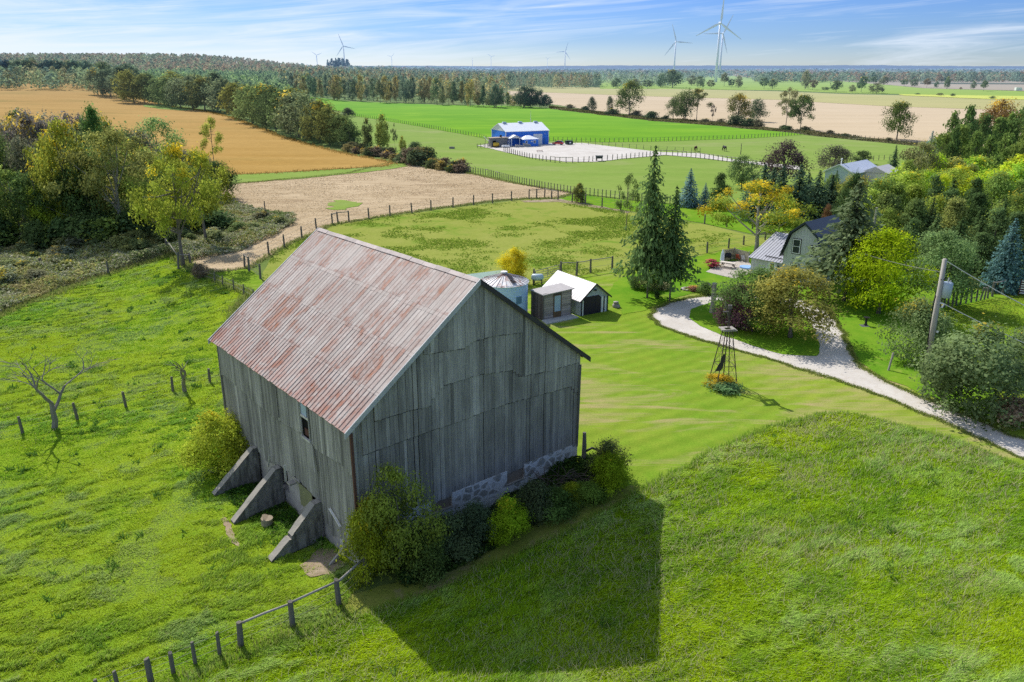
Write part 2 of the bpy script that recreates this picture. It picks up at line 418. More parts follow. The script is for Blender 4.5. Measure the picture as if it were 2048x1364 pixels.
M['track'] = mat_ground('mown_strip', (0.17, 0.215, 0.03), (0.25, 0.26, 0.055), (0.30, 0.25, 0.12), sc=(0.15, 0.8, 6.0), cc_cut=(0.50, 0.64), bump=0.5, speck=0.3)
M['gravel'] = mat_gravel('crushed_limestone'); M['yard'] = mat_gravel('yard_gravel', True)
M['leaf'] = mat_leaf('leaves'); M['needle'] = mat_leaf('needles', (0.24, 0.28, 0.06), 0.35)
M['bark'] = mat_bark('bark'); M['pale_bark'] = mat_bark('pale_bark', (0.36, 0.33, 0.29))
M['boards'] = mat_boards('barn_boards')
M['boards_side'] = mat_boards('barn_side_boards', (0.265, 0.255, 0.235), (0.45, 0.43, 0.395), (0.145, 0.135, 0.12))
M['rust_roof'] = mat_rust_roof('rusted_steel_roof')
M['stone'] = mat_stone('fieldstone_mortar'); M['concrete'] = mat_concrete('weathered_concrete')
M['dark'] = plain('dark_interior', (0.008, 0.008, 0.008, 1), 0.95)  # near-black paint standing in for unlit rooms and openings
M['trim_dark'] = plain('weathered_dark_trim', (0.055, 0.05, 0.05, 1), 0.8, 0.5)
M['trim_pale'] = plain('pale_metal_trim', (0.48, 0.47, 0.47, 1), 0.5, 0.4)
M['rustpost'] = plain('rusty_downspout', (0.12, 0.055, 0.04, 1), 0.8, 0.6)
M['post'] = plain('grey_cedar_post', (0.17, 0.155, 0.135, 1), 0.95, 0.6, 6.0, 0.1, streak=(1, 1, 0.2), bump=0.5)
M['post_pale'] = plain('silvered_rail', (0.36, 0.33, 0.29, 1), 0.95, 0.5, 6.0, 0.1, bump=0.5)
M['wire'] = plain('fence_wire', (0.22, 0.21, 0.20, 1), 0.6)
M['white'] = plain('white_paint', (0.78, 0.78, 0.77, 1), 0.6, 0.12)
M['black'] = plain('black_paint', (0.02, 0.02, 0.024, 1), 0.5, 0.2)
M['turbine'] = plain('turbine_white', (0.80, 0.84, 0.98, 1), 0.45, 0.05, 0.05)
# ------------------------------------------------------------------ camera, sky, sun
cam = bpy.data.cameras.new('camera'); co = bpy.data.objects.new('camera', cam); COL.objects.link(co)
co.location = (0, 0, H); co.rotation_euler = (PI / 2 - TH, 0, 0)
cam.sensor_width = 36.0; cam.lens = 36.0 * F / 2048.0; cam.clip_end = 40000; cam.clip_start = 0.5
SC.camera = co
AZ, EL = math.radians(34.5), math.radians(45.0)
sdir = Vector((-math.sin(AZ) * math.cos(EL), math.cos(AZ) * math.cos(EL), math.sin(EL)))
sl = bpy.data.lights.new('sun', 'SUN'); sl.energy = 5.0; sl.angle = math.radians(0.53); sl.color = (1.0, 0.955, 0.88)
so = bpy.data.objects.new('sun', sl); COL.objects.link(so); so.location = (-60, 90, 110)
so.rotation_euler = (-sdir).to_track_quat('-Z', 'Y').to_euler()
wd = bpy.data.worlds.new('World'); SC.world = wd; wd.use_nodes = True
t = wd.node_tree; t.nodes.clear(); N = t.nodes.new; LK = t.links.new
out = N('ShaderNodeOutputWorld'); bg = N('ShaderNodeBackground'); bg.inputs[1].default_value = 0.145
sk = N('ShaderNodeTexSky'); sk.sky_type = 'NISHITA'; sk.sun_disc = False; sk.sun_elevation = EL; sk.sun_rotation = -AZ
sk.altitude = 400; sk.air_density = 1.0; sk.dust_density = 0.6; sk.ozone_density = 2.5
tc = N('ShaderNodeTexCoord'); sep = N('ShaderNodeSeparateXYZ'); LK(tc.outputs['Generated'], sep.inputs[0])
def mth(op, a, b=0.0):
    nd = N('ShaderNodeMath'); nd.operation = op
    for i, v in enumerate((a, b)):
        if isinstance(v, bpy.types.NodeSocket): LK(v, nd.inputs[i])
        else: nd.inputs[i].default_value = v
    return nd.outputs[0]
def rmp(f, stops):
    r = N('ShaderNodeValToRGB'); LK(f, r.inputs[0]); cr = r.color_ramp
    while len(cr.elements) < len(stops): cr.elements.new(0.5)
    for e, (p, c) in zip(cr.elements, stops): e.position = p; e.color = (*c, 1) if isinstance(c, tuple) else (c, c, c, 1)
    return r.outputs[0]
def mixc(f, a, b):
    nd = N('ShaderNodeMix'); nd.data_type = 'RGBA'
    for i, v in ((0, f), (6, a), (7, b)):
        if isinstance(v, bpy.types.NodeSocket): LK(v, nd.inputs[i])
        else: nd.inputs[i].default_value = v if i == 0 else (*v, 1)
    return nd.outputs[2]
# low clear sky is a deeper blue than the model gives near the horizon: grade it by elevation
low = rmp(mth('MULTIPLY', sep.outputs[2], 1.0), [(0.0, (0.64, 0.78, 1.06)), (0.03, (0.36, 0.53, 0.93)), (0.09, (0.24, 0.41, 0.86)), (0.45, (1.0, 1.0, 1.0))])
sm = N('ShaderNodeVectorMath'); sm.operation = 'MULTIPLY'; LK(sk.outputs[0], sm.inputs[0]); LK(low, sm.inputs[1])
# cirrus: a thin sheet of cloud high up, streaked by the wind
el = mth('ADD', mth('MAXIMUM', sep.outputs[2], 0.0), 0.06)
cx = mth('MULTIPLY', sep.outputs[0], 1.0); cy = mth('ADD', mth('MULTIPLY', sep.outputs[2], 5.0), mth('MULTIPLY', sep.outputs[0], -0.35))
cb = N('ShaderNodeCombineXYZ'); LK(cx, cb.inputs[0]); LK(cy, cb.inputs[1])
mp = N('ShaderNodeMapping'); LK(cb.outputs[0], mp.inputs[0]); mp.inputs['Rotation'].default_value = (0, 0, 0.0); mp.inputs['Scale'].default_value = (1.6, 6.0, 1)
def nz(vec, s, d, r, dist=0.0):
    n_ = N('ShaderNodeTexNoise'); LK(vec, n_.inputs['Vector']); n_.inputs['Scale'].default_value = s
    n_.inputs['Detail'].default_value = d; n_.inputs['Roughness'].default_value = r; n_.inputs['Distortion'].default_value = dist
    return n_.outputs[0]
c1 = nz(mp.outputs[0], 2.2, 9, 0.66, 1.3); c2 = nz(cb.outputs[0], 3.4, 3, 0.5, 0.6)
side = mth('MULTIPLY', sep.outputs[0], -0.16)
cl = mth('ADD', mth('ADD', mth('MULTIPLY', c1, 0.62), mth('MULTIPLY', c2, 0.42)), side)
cf = rmp(cl, [(0.46, 0.0), (0.57, 0.34), (0.71, 0.88)])
sky2 = mixc(cf, sm.outputs[0], (5.9, 6.5, 7.3))
LK(sky2, bg.inputs[0]); LK(bg.outputs[0], out.inputs[0])
SC.view_settings.view_transform = 'Standard'; SC.view_settings.look = 'None'; SC.view_settings.exposure = 0; SC.view_settings.gamma = 1
SC.cycles.use_denoising = False; SC.cycles.max_bounces = 6; SC.cycles.diffuse_bounces = 3; SC.cycles.transparent_max_bounces = 4

# ------------------------------------------------------------------ land
def axis(lo, hi, n, s):
    """finer spacing near the middle, growing outwards"""
    a = np.linspace(-1, 1, n); v = np.sinh(a * s) / math.sinh(s)
    return np.where(v < 0, -v * lo, v * hi)
gx = axis(-16000, 16000, 361, 7.2)
gy = 60 + axis(-500, 26000, 401, 7.4)
X, Y = np.meshgrid(gx, gy, indexing='ij'); Z = h(X, Y)
V = np.stack([X.ravel(), Y.ravel(), Z.ravel()], 1)
ny = len(gy); I, J = np.meshgrid(np.arange(len(gx) - 1), np.arange(ny - 1), indexing='ij'); b = (I * ny + J).ravel()
tag(link_mesh('ground', np_mesh('ground', V, np.stack([b, b + ny, b + ny + 1, b + 1], 1), smooth=True), M['ground']), kind='structure')

def densify(px, step=25):
    out_ = []
    for i, a in enumerate(px):
        b_ = px[(i + 1) % len(px)]; n_ = max(1, int(math.hypot(b_[0] - a[0], b_[1] - a[1]) / step))
        for k in range(n_): out_.append((a[0] + (b_[0] - a[0]) * k / n_, a[1] + (b_[1] - a[1]) * k / n_))
    return out_
def wpoly(px, step=25): return [tuple(at(u, v)[:2]) for u, v in densify(px, step)]
def inside(P, x, y):
    """vectorised point in polygon"""
    x = np.asarray(x); y = np.asarray(y); r = np.zeros(x.shape, bool); n_ = len(P)
    for i in range(n_):
        x1, y1 = P[i]; x2, y2 = P[(i + 1) % n_]
        if y1 == y2: continue
        c = ((y1 > y) != (y2 > y)) & (x < (x2 - x1) * (y - y1) / (y2 - y1) + x1)
        r ^= c
    return r
def edge_dist(P, x, y):
    d = np.full(np.shape(x), 1e9)
    for i in range(len(P)):
        x1, y1 = P[i]; x2, y2 = P[(i + 1) % len(P)]; dx, dy = x2 - x1, y2 - y1; L = dx * dx + dy * dy + 1e-12
        t_ = np.clip(((x - x1) * dx + (y - y1) * dy) / L, 0, 1)
        d = np.minimum(d, np.hypot(x - x1 - t_ * dx, y - y1 - t_ * dy))
    return d
ZONES = {}
def sheet(name, P, mat, off, sp, wob=0.0, edge=False):
    """a field, road or yard laid on the land as its own thin sheet with an uneven border"""
    if wob:
        Q = []
        for i in range(len(P)):
            x1, y1 = P[i]; x2, y2 = P[(i + 1) % len(P)]; n_ = max(1, int(math.hypot(x2 - x1, y2 - y1) / (sp * 0.5)))
            for k in range(n_):
                x = x1 + (x2 - x1) * k / n_; y = y1 + (y2 - y1) * k / n_
                Q.append((x + wob * (float(vnoise(x * 0.9 / sp, y * 0.9 / sp)) - .5) * 2, y + wob * (float(vnoise(x * 0.9 / sp + 50, y * 0.9 / sp)) - .5) * 2))
        P = Q
    ZONES[name] = P
    xs = [p[0] for p in P]; ys = [p[1] for p in P]
    gx_ = np.arange(min(xs), max(xs), sp); gy_ = np.arange(min(ys), max(ys), sp)
    A, B_ = np.meshgrid(gx_, gy_); A = A.ravel() + 0.013; B_ = B_.ravel() + 0.017
    m = inside(P, A, B_) & (edge_dist(P, A, B_) > sp * 0.3)
    pts = [Vector(p) for p in P] + [Vector((a, b_)) for a, b_ in zip(A[m], B_[m])]
    n_ = len(P)
    vs, _, fs, _, _, _ = delaunay_2d_cdt(pts, [], [list(range(n_))], 1, 1e-4)
    vx = np.array([v[0] for v in vs]); vy = np.array([v[1] for v in vs])
    V_ = np.stack([vx, vy, h(vx, vy) + off], 1)
    fs = np.array([f for f in fs if len(f) == 3]); 
    c = V_[fs].mean(1); ok = inside(P, c[:, 0], c[:, 1]); fs = fs[ok]; c = c[ok]
    # face upwards
    e1 = V_[fs[:, 1]] - V_[fs[:, 0]]; e2 = V_[fs[:, 2]] - V_[fs[:, 0]]; fl = (e1[:, 0] * e2[:, 1] - e1[:, 1] * e2[:, 0]) < 0
    fs[fl] = fs[fl][:, ::-1]
    me = np_mesh(name, V_, fs, smooth=True)
    if edge:
        d = edge_dist(P, V_[:, 0], V_[:, 1]); a = me.attributes.new('edge', 'FLOAT', 'POINT')
        a.data.foreach_set('value', np.clip(1 - d / 0.55, 0, 1).astype(np.float32))
    return tag(link_mesh(name, me, mat), kind='structure')

def S(name, px, mat, off, sp, wob=0.0, step=25, edge=False): return sheet(name, wpoly(px, step), M[mat], off, sp, wob, edge)

# far country (largest offsets: seen at grazing angles from a long way off)
S('far_meadow', [(1200, 150), (1480, 152), (1563, 156), (1665, 161), (1775, 170), (1848, 177), (2100, 184), (2100, 200), (1884, 190), (1702, 187), (1556, 181), (1300, 178), (1200, 178)], 'far_green', 0.25, 60)
S('far_ploughed_field', [(1465, 147), (1775, 158), (2200, 158), (2200, 186), (1850, 177), (1775, 170), (1610, 157), (1465, 151)], 'far_tan', 0.3, 60)
S('far_stubble_strip', [(1480, 150.5), (1620, 156), (1700, 159), (1620, 160), (1480, 153.5)], 'far_tan', 0.5, 40)
S('far_lane', [(1840, 166), (2200, 168), (2200, 170), (1840, 168)], 'woodfloor', 0.6, 60)
S('far_green_strip', [(1900, 157), (2200, 154.5), (2200, 157.5), (1960, 158.5)], 'far_yellow', 0.8, 60)
S('far_yellow_field', [(1800, 189), (1900, 191), (2200, 195), (2200, 203), (1980, 199), (1811, 192)], 'far_yellow', 0.45, 25, 3)
S('stubble_field', [(1010, 172), (1300, 176.8), (1556, 183), (1702, 189), (1884, 192.5), (2200, 203), (2200, 224), (1957, 219), (1775, 213), (1556, 200), (1300, 193), (1010, 182)], 'wheat', 0.2, 25)
S('corn_stubble_field', [(1000, 176), (1080, 182), (1300, 193), (1556, 200), (1775, 213), (1957, 219), (2200, 224), (2200, 310), (1850, 287), (1700, 272), (1600, 262), (1450, 245), (1300, 234), (1190, 221), (1090, 207), (1000, 207)], 'corn', 0.12, 22, 1.0)
S('field_margin', [(1100, 213), (1200, 224), (1300, 236), (1450, 247), (1600, 263), (1700, 273), (1850, 289), (2100, 303), (2100, 309), (1830, 293), (1640, 274), (1585, 267), (1440, 253), (1300, 242), (1200, 230), (1100, 218)], 'scrub', 0.2, 8, 1.5)
S('crop_field', [(560, 189), (620, 194), (700, 203), (880, 210), (1050, 212.5), (1100, 217), (1200, 229), (1300, 241), (1440, 252), (1585, 264), (1640, 271), (1600, 270.5), (1500, 277), (1400, 280.5), (1300, 284), (1200, 285), (1100, 282), (970, 277), (860, 257), (760, 240), (712, 233), (640, 212), (560, 203)], 'field_green', 0.14, 9, 0.8)
S('meadow', [(600, 225), (712, 233), (760, 240), (860, 257), (970, 277), (1100, 282), (1200, 285), (1300, 284), (1400, 280.5), (1500, 277), (1600, 270.5), (1640, 271), (1830, 290), (2100, 305), (2100, 420), (1450, 418), (1240, 398), (1150, 386), (1050, 370), (932, 346), (860, 332), (780, 305), (700, 268), (620, 240)], 'meadow', 0.1, 7, 0.5)
S('bean_field', [(-140, 166), (190, 167.5), (250, 190), (310, 206), (345, 214), (400, 221), (470, 237), (560, 274), (700, 312), (760, 322), (786, 328), (765, 334), (600, 344), (470, 350), (300, 360), (0, 380), (-200, 380)], 'soy', 0.22, 9, 1.0)
S('field_corner', [(286, 211), (330, 208), (400, 220), (365, 222), (320, 219), (290, 214)], 'meadow', 0.32, 6, 1.0)
S('grass_headland', [(440, 351), (600, 344.5), (765, 334), (800, 322), (815, 330), (700, 347), (640, 354), (470, 368), (300, 380), (200, 380), (200, 362)], 'meadow', 0.16, 4, 0.5)
S('mown_field', [(300, 378), (470, 368), (640, 353), (700, 346), (800, 321), (870, 338), (932, 346), (1050, 371), (1148, 387), (1110, 397), (1060, 397), (1000, 401), (906, 413), (780, 430), (655, 452), (600, 478), (560, 497), (500, 536), (430, 545), (370, 535), (390, 505), (440, 470), (400, 430), (300, 420)], 'straw', 0.06, 2.5, 0.4)
S('stubble_green_patch', [(560, 350), (700, 343), (790, 328), (815, 333), (735, 345), (620, 356), (560, 361)], 'meadow', 0.14, 3, 0.6)
S('regrown_patch', [(660, 410), (672, 402), (700, 402), (712, 408), (700, 416), (675, 420), (660, 418)], 'meadow', 0.12, 1.2, 1.6)
S('paddock_ground', [(521, 556), (545, 512), (569, 497), (604, 478.5), (665, 451), (780, 433), (906, 416), (1023, 403), (1058, 399), (1103, 399), (1171, 410), (1241, 422), (1300, 430), (1410, 449), (1500, 470), (1560, 482), (1500, 492), (1457, 498), (1414, 507), (1320, 525), (1224, 540), (1153, 552), (1070, 567), (1000, 590), (880, 600), (700, 620), (560, 620)], 'paddock', 0.03, 2.5, 0.3)
S('paddock_path', [(1040, 402), (1120, 398), (1180, 409), (1260, 424), (1255, 427), (1170, 413), (1115, 404), (1050, 405)], 'dirt', 0.06, 1.5, 0.3)
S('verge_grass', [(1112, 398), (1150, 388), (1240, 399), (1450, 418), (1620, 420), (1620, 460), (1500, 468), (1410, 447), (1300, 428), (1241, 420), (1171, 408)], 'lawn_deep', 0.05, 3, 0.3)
S('scrub_land', [(-200, 700), (-60, 655), (40, 612), (120, 575), (200, 553), (290, 525), (345, 508), (372, 525), (400, 520), (470, 505), (540, 478), (585, 452), (590, 436), (560, 430), (460, 405), (300, 400), (0, 440), (-300, 450)], 'scrub', 0.05, 2.5, 0.8)
S('wood_floor', [(-300, 486), (120, 482), (260, 476), (330, 455), (400, 430), (460, 404), (440, 380), (300, 372), (-300, 385)], 'woodfloor', 0.1, 5, 1.0)
S('pasture', [(-300, 900), (-60, 657), (40, 614), (200, 555), (345, 510), (380, 532), (430, 560), (500, 588), (470, 620), (460, 780), (560, 850), (720, 1120), (718, 1180), (690, 1215), (640, 1245), (480, 1318), (330, 1385), (120, 1500), (-400, 1480)], 'pasture', 0.03, 1.6, 0.25)
S('lane_grass', [(372, 534), (430, 545), (500, 538), (521, 556), (560, 620), (500, 640), (500, 588), (430, 560)], 'lawn', 0.06, 1.5, 0.2)
lawnpx = [(521, 560), (560, 615), (700, 620), (880, 600), (1000, 590), (1070, 568), (1153, 553), (1224, 541), (1320, 526), (1414, 508), (1457, 499), (1500, 492), (1560, 481), (1640, 470), (2100, 560), (2200, 900), (2048, 942), (1900, 882), (1700, 831), (1640, 832), (1520, 866), (1400, 921), (1290, 985), (1180, 960), (720, 1080), (560, 850), (470, 640), (500, 590)]
S('lawn', lawnpx, 'lawn', 0.04, 2.0, 0.2)
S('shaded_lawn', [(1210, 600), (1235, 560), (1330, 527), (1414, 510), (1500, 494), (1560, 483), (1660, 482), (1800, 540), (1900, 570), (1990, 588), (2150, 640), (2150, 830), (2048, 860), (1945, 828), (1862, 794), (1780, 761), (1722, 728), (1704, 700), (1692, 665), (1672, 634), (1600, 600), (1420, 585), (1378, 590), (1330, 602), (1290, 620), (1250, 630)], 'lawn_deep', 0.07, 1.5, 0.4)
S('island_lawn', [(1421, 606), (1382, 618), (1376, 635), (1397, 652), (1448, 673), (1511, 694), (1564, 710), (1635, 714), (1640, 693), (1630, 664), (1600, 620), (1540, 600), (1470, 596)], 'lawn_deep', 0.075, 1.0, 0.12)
S('side_meadow', [(1880, 622), (1925, 611), (1985, 598), (2100, 590), (2300, 640), (2300, 960), (2048, 850), (2000, 800), (1960, 740), (1850, 720), (1850, 660)], 'pasture', 0.1, 1.5, 0.3)
DRIVE = [(2120, 948), (2048, 918), (1904, 854), (1780, 800), (1697, 769), (1614, 742), (1531, 717), (1448, 695), (1366, 670), (1324, 653), (1299, 635), (1308, 618), (1337, 606), (1378, 596), (1419, 591), (1500, 588), (1600, 590), (1650, 610), (1668, 636), (1689, 668), (1701, 705), (1722, 736), (1780, 770), (1862, 803), (1945, 838), (2048, 881), (2120, 908)]
S('gravel_drive', DRIVE, 'gravel', 0.055, 0.8, 0.26, 12, edge=True)
S('gravel_yard', [(955, 292), (985, 287), (1100, 287), (1165, 287), (1250, 297), (1320, 305), (1400, 308), (1480, 322), (1600, 333), (1600, 341), (1460, 324), (1400, 317), (1330, 311), (1250, 318), (1190, 325), (1130, 324.5), (1060, 316), (1000, 303)], 'yard', 0.2, 3, 0.3)
HAYP = [(2400, 1000), (2048, 938), (1900, 880), (1700, 830), (1640, 831), (1520, 865), (1400, 920), (1290, 985), (1150, 1060), (1000, 1130), (860, 1190), (735, 1232), (690, 1234), (600, 1275), (480, 1322), (330, 1390), (180, 1500), (2400, 1500)]
S('hay_field', HAYP, 'hay', 0.05, 1.6, 0.2)
S('mown_track', [(1282, 975), (1240, 975), (1000, 1080), (850, 1150), (740, 1180), (690, 1200), (690, 1230), (740, 1232), (860, 1188), (1000, 1127), (1150, 1057), (1288, 984)], 'track', 0.085, 0.6, 0.2)
S('bare_patch', [(600, 1130), (640, 1100), (675, 1105), (690, 1125), (672, 1145), (640, 1155), (612, 1150)], 'dirt', 0.07, 0.4, 0.25)
S('worn_path', [(443, 1040), (452, 1036), (462, 1050), (470, 1075), (482, 1095), (470, 1092), (455, 1070)], 'dirt', 0.07, 0.3, 0.1)

# low hills on the skyline, the blue of distance haze painted into their colour
for i, (yy, zb, amp, colr) in enumerate(((11500, 26, 34, (0.13, 0.20, 0.31)),)):
    xs = np.linspace(-9000, 9000, 500)
    top = zb + amp * fbm(xs / 1500 + i * 7, xs * 0 + 3.3, 5) + 5 * vnoise(xs / 60, xs * 0)
    m_ = MB()
    Vh = np.concatenate([np.stack([xs, xs * 0 + yy - 600, xs * 0 - 5], 1), np.stack([xs, xs * 0 + yy, top], 1), np.stack([xs, xs * 0 + yy + 900, xs * 0 - 5], 1)])
    n_ = len(xs); q = np.arange(n_ - 1); Fq = np.concatenate([np.stack([q, q + 1, q + 1 + n_, q + n_], 1), np.stack([q + n_, q + 1 + n_, q + 1 + 2 * n_, q + 2 * n_], 1)])
    tag(link_mesh('hills', np_mesh('hills', Vh, Fq), plain('haze_blue_woods_%d' % i, (*colr, 1), 1.0, 0.3, 0.02, sh=False)), kind='structure')
# ------------------------------------------------------------------ plants
def unit(a): return a / (np.linalg.norm(a, axis=1, keepdims=True) + 1e-9)
def leaf_quads(P, Nn, s, asp=0.62, rg=None, tang=None):
    """one lozenge leaf (or spray of leaves) at each point"""
    n = len(P); Nn = unit(Nn)
    if tang is None: tang = rg.normal(size=(n, 3))
    t_ = unit(tang - Nn * (tang * Nn).sum(1, keepdims=True)); b_ = np.cross(Nn, t_)
    s = np.asarray(s).reshape(-1, 1) * 0.5
    V_ = np.stack([P + t_ * s, P + b_ * s * asp, P - t_ * s, P - b_ * s * asp], 1).reshape(-1, 3)
    return V_, np.arange(n * 4).reshape(n, 4)

def env(kind, rg):
    """crown envelope: radius at relative height t in [0,1] from crown base"""
    if kind == 'dome': return lambda t: np.sqrt(np.clip(1 - t ** 2.4, 0, 1)) * (0.72 + 0.28 * np.minimum(t * 4, 1))
    if kind == 'column': return lambda t: np.clip(np.sin(np.clip(t * 0.9 + 0.12, 0, 1) * PI), 0, 1) ** 0.6
    if kind == 'cone': return lambda t: (1 - t) ** 0.75 * (0.55 + 0.45 * np.minimum(t * 5, 1)) + 0.04
    return lambda t: np.clip(np.sin(np.clip(t * 0.82 + 0.14, 0, 1) * PI), 0, 1) ** 0.75     # oval

def crown(kind='oval', seed=0, n=4000, ls=0.045, z0=0.2, K=46, cr=0.13, R=0.5, flat=0.75, gap=0.0, irr=0.3, droop=0.0):
    rg = np.random.default_rng(seed); e = env(kind, rg)
    tt = rg.random(K) ** 0.9; th = rg.random(K) * 2 * PI
    ph = rg.random(4) * 6.28
    lob = 1 + irr * (np.sin(th * 2 + ph[0] + tt * 3) * 0.4 + np.sin(th * 3 + ph[1] - tt * 4) * 0.4 + (rg.random(K) - 0.5) * 1.0)
    rr = (R - cr * 0.55) * e(tt) * lob * np.where(rg.random(K) < 0.3, rg.random(K) ** 0.5, 0.85 + 0.2 * rg.random(K))
    C = np.stack([rr * np.cos(th), rr * np.sin(th), z0 + cr * 0.45 + tt * (1 - z0 - cr * 0.7)], 1)
    C[0] = (0.02, 0.01, 1 - cr * 0.7)
    size = cr * (0.65 + 0.8 * rg.random(K)) * (0.72 + 0.4 * e(tt))
    csh = 0.62 + 0.66 * rg.random(K); cti = rg.random(K)
    w_ = size ** 2; idx = rg.choice(K, n, p=w_ / w_.sum())
    d = unit(rg.normal(size=(n, 3)) + np.array([0, 0, 0.35]))
    r_ = size[idx] * (0.45 + 0.6 * rg.random(n) ** 0.6)
    # ragged clumps: spikes pushed out along some directions
    r_ *= np.where(rg.random(n) < .12, 1.3, 1.0)
    r_ *= 1 + 0.55 * np.sin(d[:, 0] * 7 + idx) * np.sin(d[:, 1] * 6 + idx * 2.1)
    P = C[idx] + d * r_[:, None] * np.array([1, 1, flat]); P[:, 2] -= droop * (r_ ** 1) * np.maximum(0, 1 - d[:, 2])
    if gap: keep = rg.random(n) > gap * (np.sin(P[:, 0] * 23 + P[:, 2] * 31) * 0.5 + 0.5)
    else: keep = np.ones(n, bool)
    outw = P - np.array([0, 0, 0.5 * (z0 + 1)])
    Nn = d * 0.7 + unit(outw) * 0.5 + np.array([0, 0, 0.5]) + rg.normal(size=(n, 3)) * 0.55
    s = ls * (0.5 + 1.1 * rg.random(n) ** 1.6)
    sh = csh[idx] * (0.72 + 0.36 * (d[:, 2] * 0.5 + 0.5) + 0.18 * rg.random(n)); ti = np.clip(cti[idx] * 0.7 + 0.45 * P[:, 2] ** 1.5 + 0.25 * (rg.random(n) - 0.5), 0, 1.2)  # upper sides of clumps lighter: light from above painted into the leaf tone
    P, Nn, s, sh, ti = P[keep], Nn[keep], s[keep], sh[keep], ti[keep]
    V_, F_ = leaf_quads(P, Nn, s, rg=rg)
    return V_, F_, dict(shade=sh, tint=ti), C

def spruce(seed=0, tiers=34, per=9, dens=9, z0=0.05, ls=0.05, R=0.5, droop=0.35, up=0.0, irr=0.25, pw=0.85):
    rg = np.random.default_rng(seed); P = []; T = []; S_ = []; sh = []; ti = []
    for i in range(tiers):
        t_ = i / (tiers - 1) * 0.985; z = z0 + (1 - z0) * t_
        Rt = R * ((1 - t_) ** pw * 0.97 + 0.02) * (0.62 + 0.38 * min(1, t_ * 9 + 0.35))
        nb = max(4, int(per * (0.6 + 0.6 * (1 - t_))))
        for k in range(nb):
            a = 2 * PI * (k + rg.random() * 0.8) / nb + i * 1.9; L = Rt * (1 - irr + irr * 1.6 * rg.random())
            m = max(3, int(dens * L / R * 1.3) + 2); q = (np.arange(m) + rg.random(m)) / m
            zz = z + up * L * q - droop * L * q ** 1.6 + 0.18 * droop * L * np.maximum(0, q - 0.75) * 4
            wd_ = L * 0.26 * np.sin(np.clip(q, 0.05, 1) * 2.6)
            side_ = (rg.random(m) - 0.5) * 2 * wd_
            p = np.stack([np.cos(a) * L * q - np.sin(a) * side_, np.sin(a) * L * q + np.cos(a) * side_, zz - np.abs(side_) * 0.3 + rg.normal(size=m) * 0.004], 1)
            P.append(p); d = np.stack([np.full(m, math.cos(a)), np.full(m, math.sin(a)), np.full(m, -droop * 0.9)], 1) + rg.normal(size=(m, 3)) * 0.35
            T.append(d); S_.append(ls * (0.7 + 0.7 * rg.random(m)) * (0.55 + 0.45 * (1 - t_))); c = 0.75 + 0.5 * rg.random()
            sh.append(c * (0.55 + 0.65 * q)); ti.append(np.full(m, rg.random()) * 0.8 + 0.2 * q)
    P = np.concatenate(P); T = np.concatenate(T); S_ = np.concatenate(S_); n = len(P)
    Nn = np.array([0, 0, 1.0]) + rg.normal(size=(n, 3)) * 0.45 + unit(P * np.array([1, 1, 0])) * 0.3
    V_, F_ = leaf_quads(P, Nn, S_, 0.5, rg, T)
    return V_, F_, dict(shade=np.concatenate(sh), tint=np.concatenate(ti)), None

def trunk_mesh(C, seed=0, z0=0.2, r=0.022, limbs=9, lean=0.03, n=7, top=0.72, forks=1):
    rg = random.Random(seed); m = MB()
    for fk in range(forks):
        bx = (fk - (forks - 1) / 2) * 0.035; ang = rg.uniform(0, 6.28); spread = 0.0 if forks == 1 else 0.13
        pts = []; rad = []
        for i in range(7):
            q = i / 6; pts.append((bx + math.cos(ang) * (spread * q ** 1.3) + lean * math.sin(q * 4 + seed) * q, math.sin(ang) * (spread * q ** 1.3) + lean * math.cos(q * 3 + seed) * q - 0 * lean, q * top)); rad.append(r * (1.35 if i == 0 else 1) * (1 - 0.72 * q))
        pts[0] = (pts[0][0], pts[0][1], -0.012); m.tube(pts, rad, n)
        if C is not None:
            for j in range(limbs // forks):
                c = C[rg.randrange(len(C))]; q = rg.uniform(max(0.25, z0 * 0.9), 0.85); i = min(5, int(q * 6)); a = Vector(pts[i]).lerp(Vector(pts[i + 1]), q * 6 - i)
                b_ = Vector(c)
                if b_.z < a.z + 0.03: b_.z = a.z + 0.05
                mid = a.lerp(b_, 0.5) + Vector((0, 0, -0.02)); rr = r * (1 - 0.72 * q) * 0.6
                m.tube([a, mid, b_], [rr, rr * 0.7, rr * 0.25], 5, cap=False)
    return m

def bare(seed=0, depth=4, spread=0.55, r=0.02, first=0.3, wide=1.0):
    rg = random.Random(seed); m = MB()
    def grow(p, d, L, r_, k):
        a = Vector(p); pts = [a]; dd = Vector(d)
        for i in range(3):
            dd = (dd + Vector((rg.uniform(-.16, .16), rg.uniform(-.16, .16), rg.uniform(-.02, .1)))).normalized(); pts.append(pts[-1] + dd * L / 3)
        m.tube(pts, [r_, r_ * .88, r_ * .76, r_ * .62], 6 if k > 2 else 4, cap=False)
        if k == 0: return
        for j in range(rg.choice((2, 3)) if k > 1 else 3):
            q = rg.choice((2, 3)); ax = Vector((rg.uniform(-1, 1), rg.uniform(-1, 1), rg.uniform(-.3, .4))).normalized()
            nd = (dd + ax * spread * rg.uniform(.7, 1.4)).normalized(); nd.x *= wide; nd.normalize()
            grow(pts[q], nd, L * rg.uniform(.6, .85), r_ * .58, k - 1)
    grow((0, 0, -0.01), (0, 0, 1), first, r, depth)
    return m

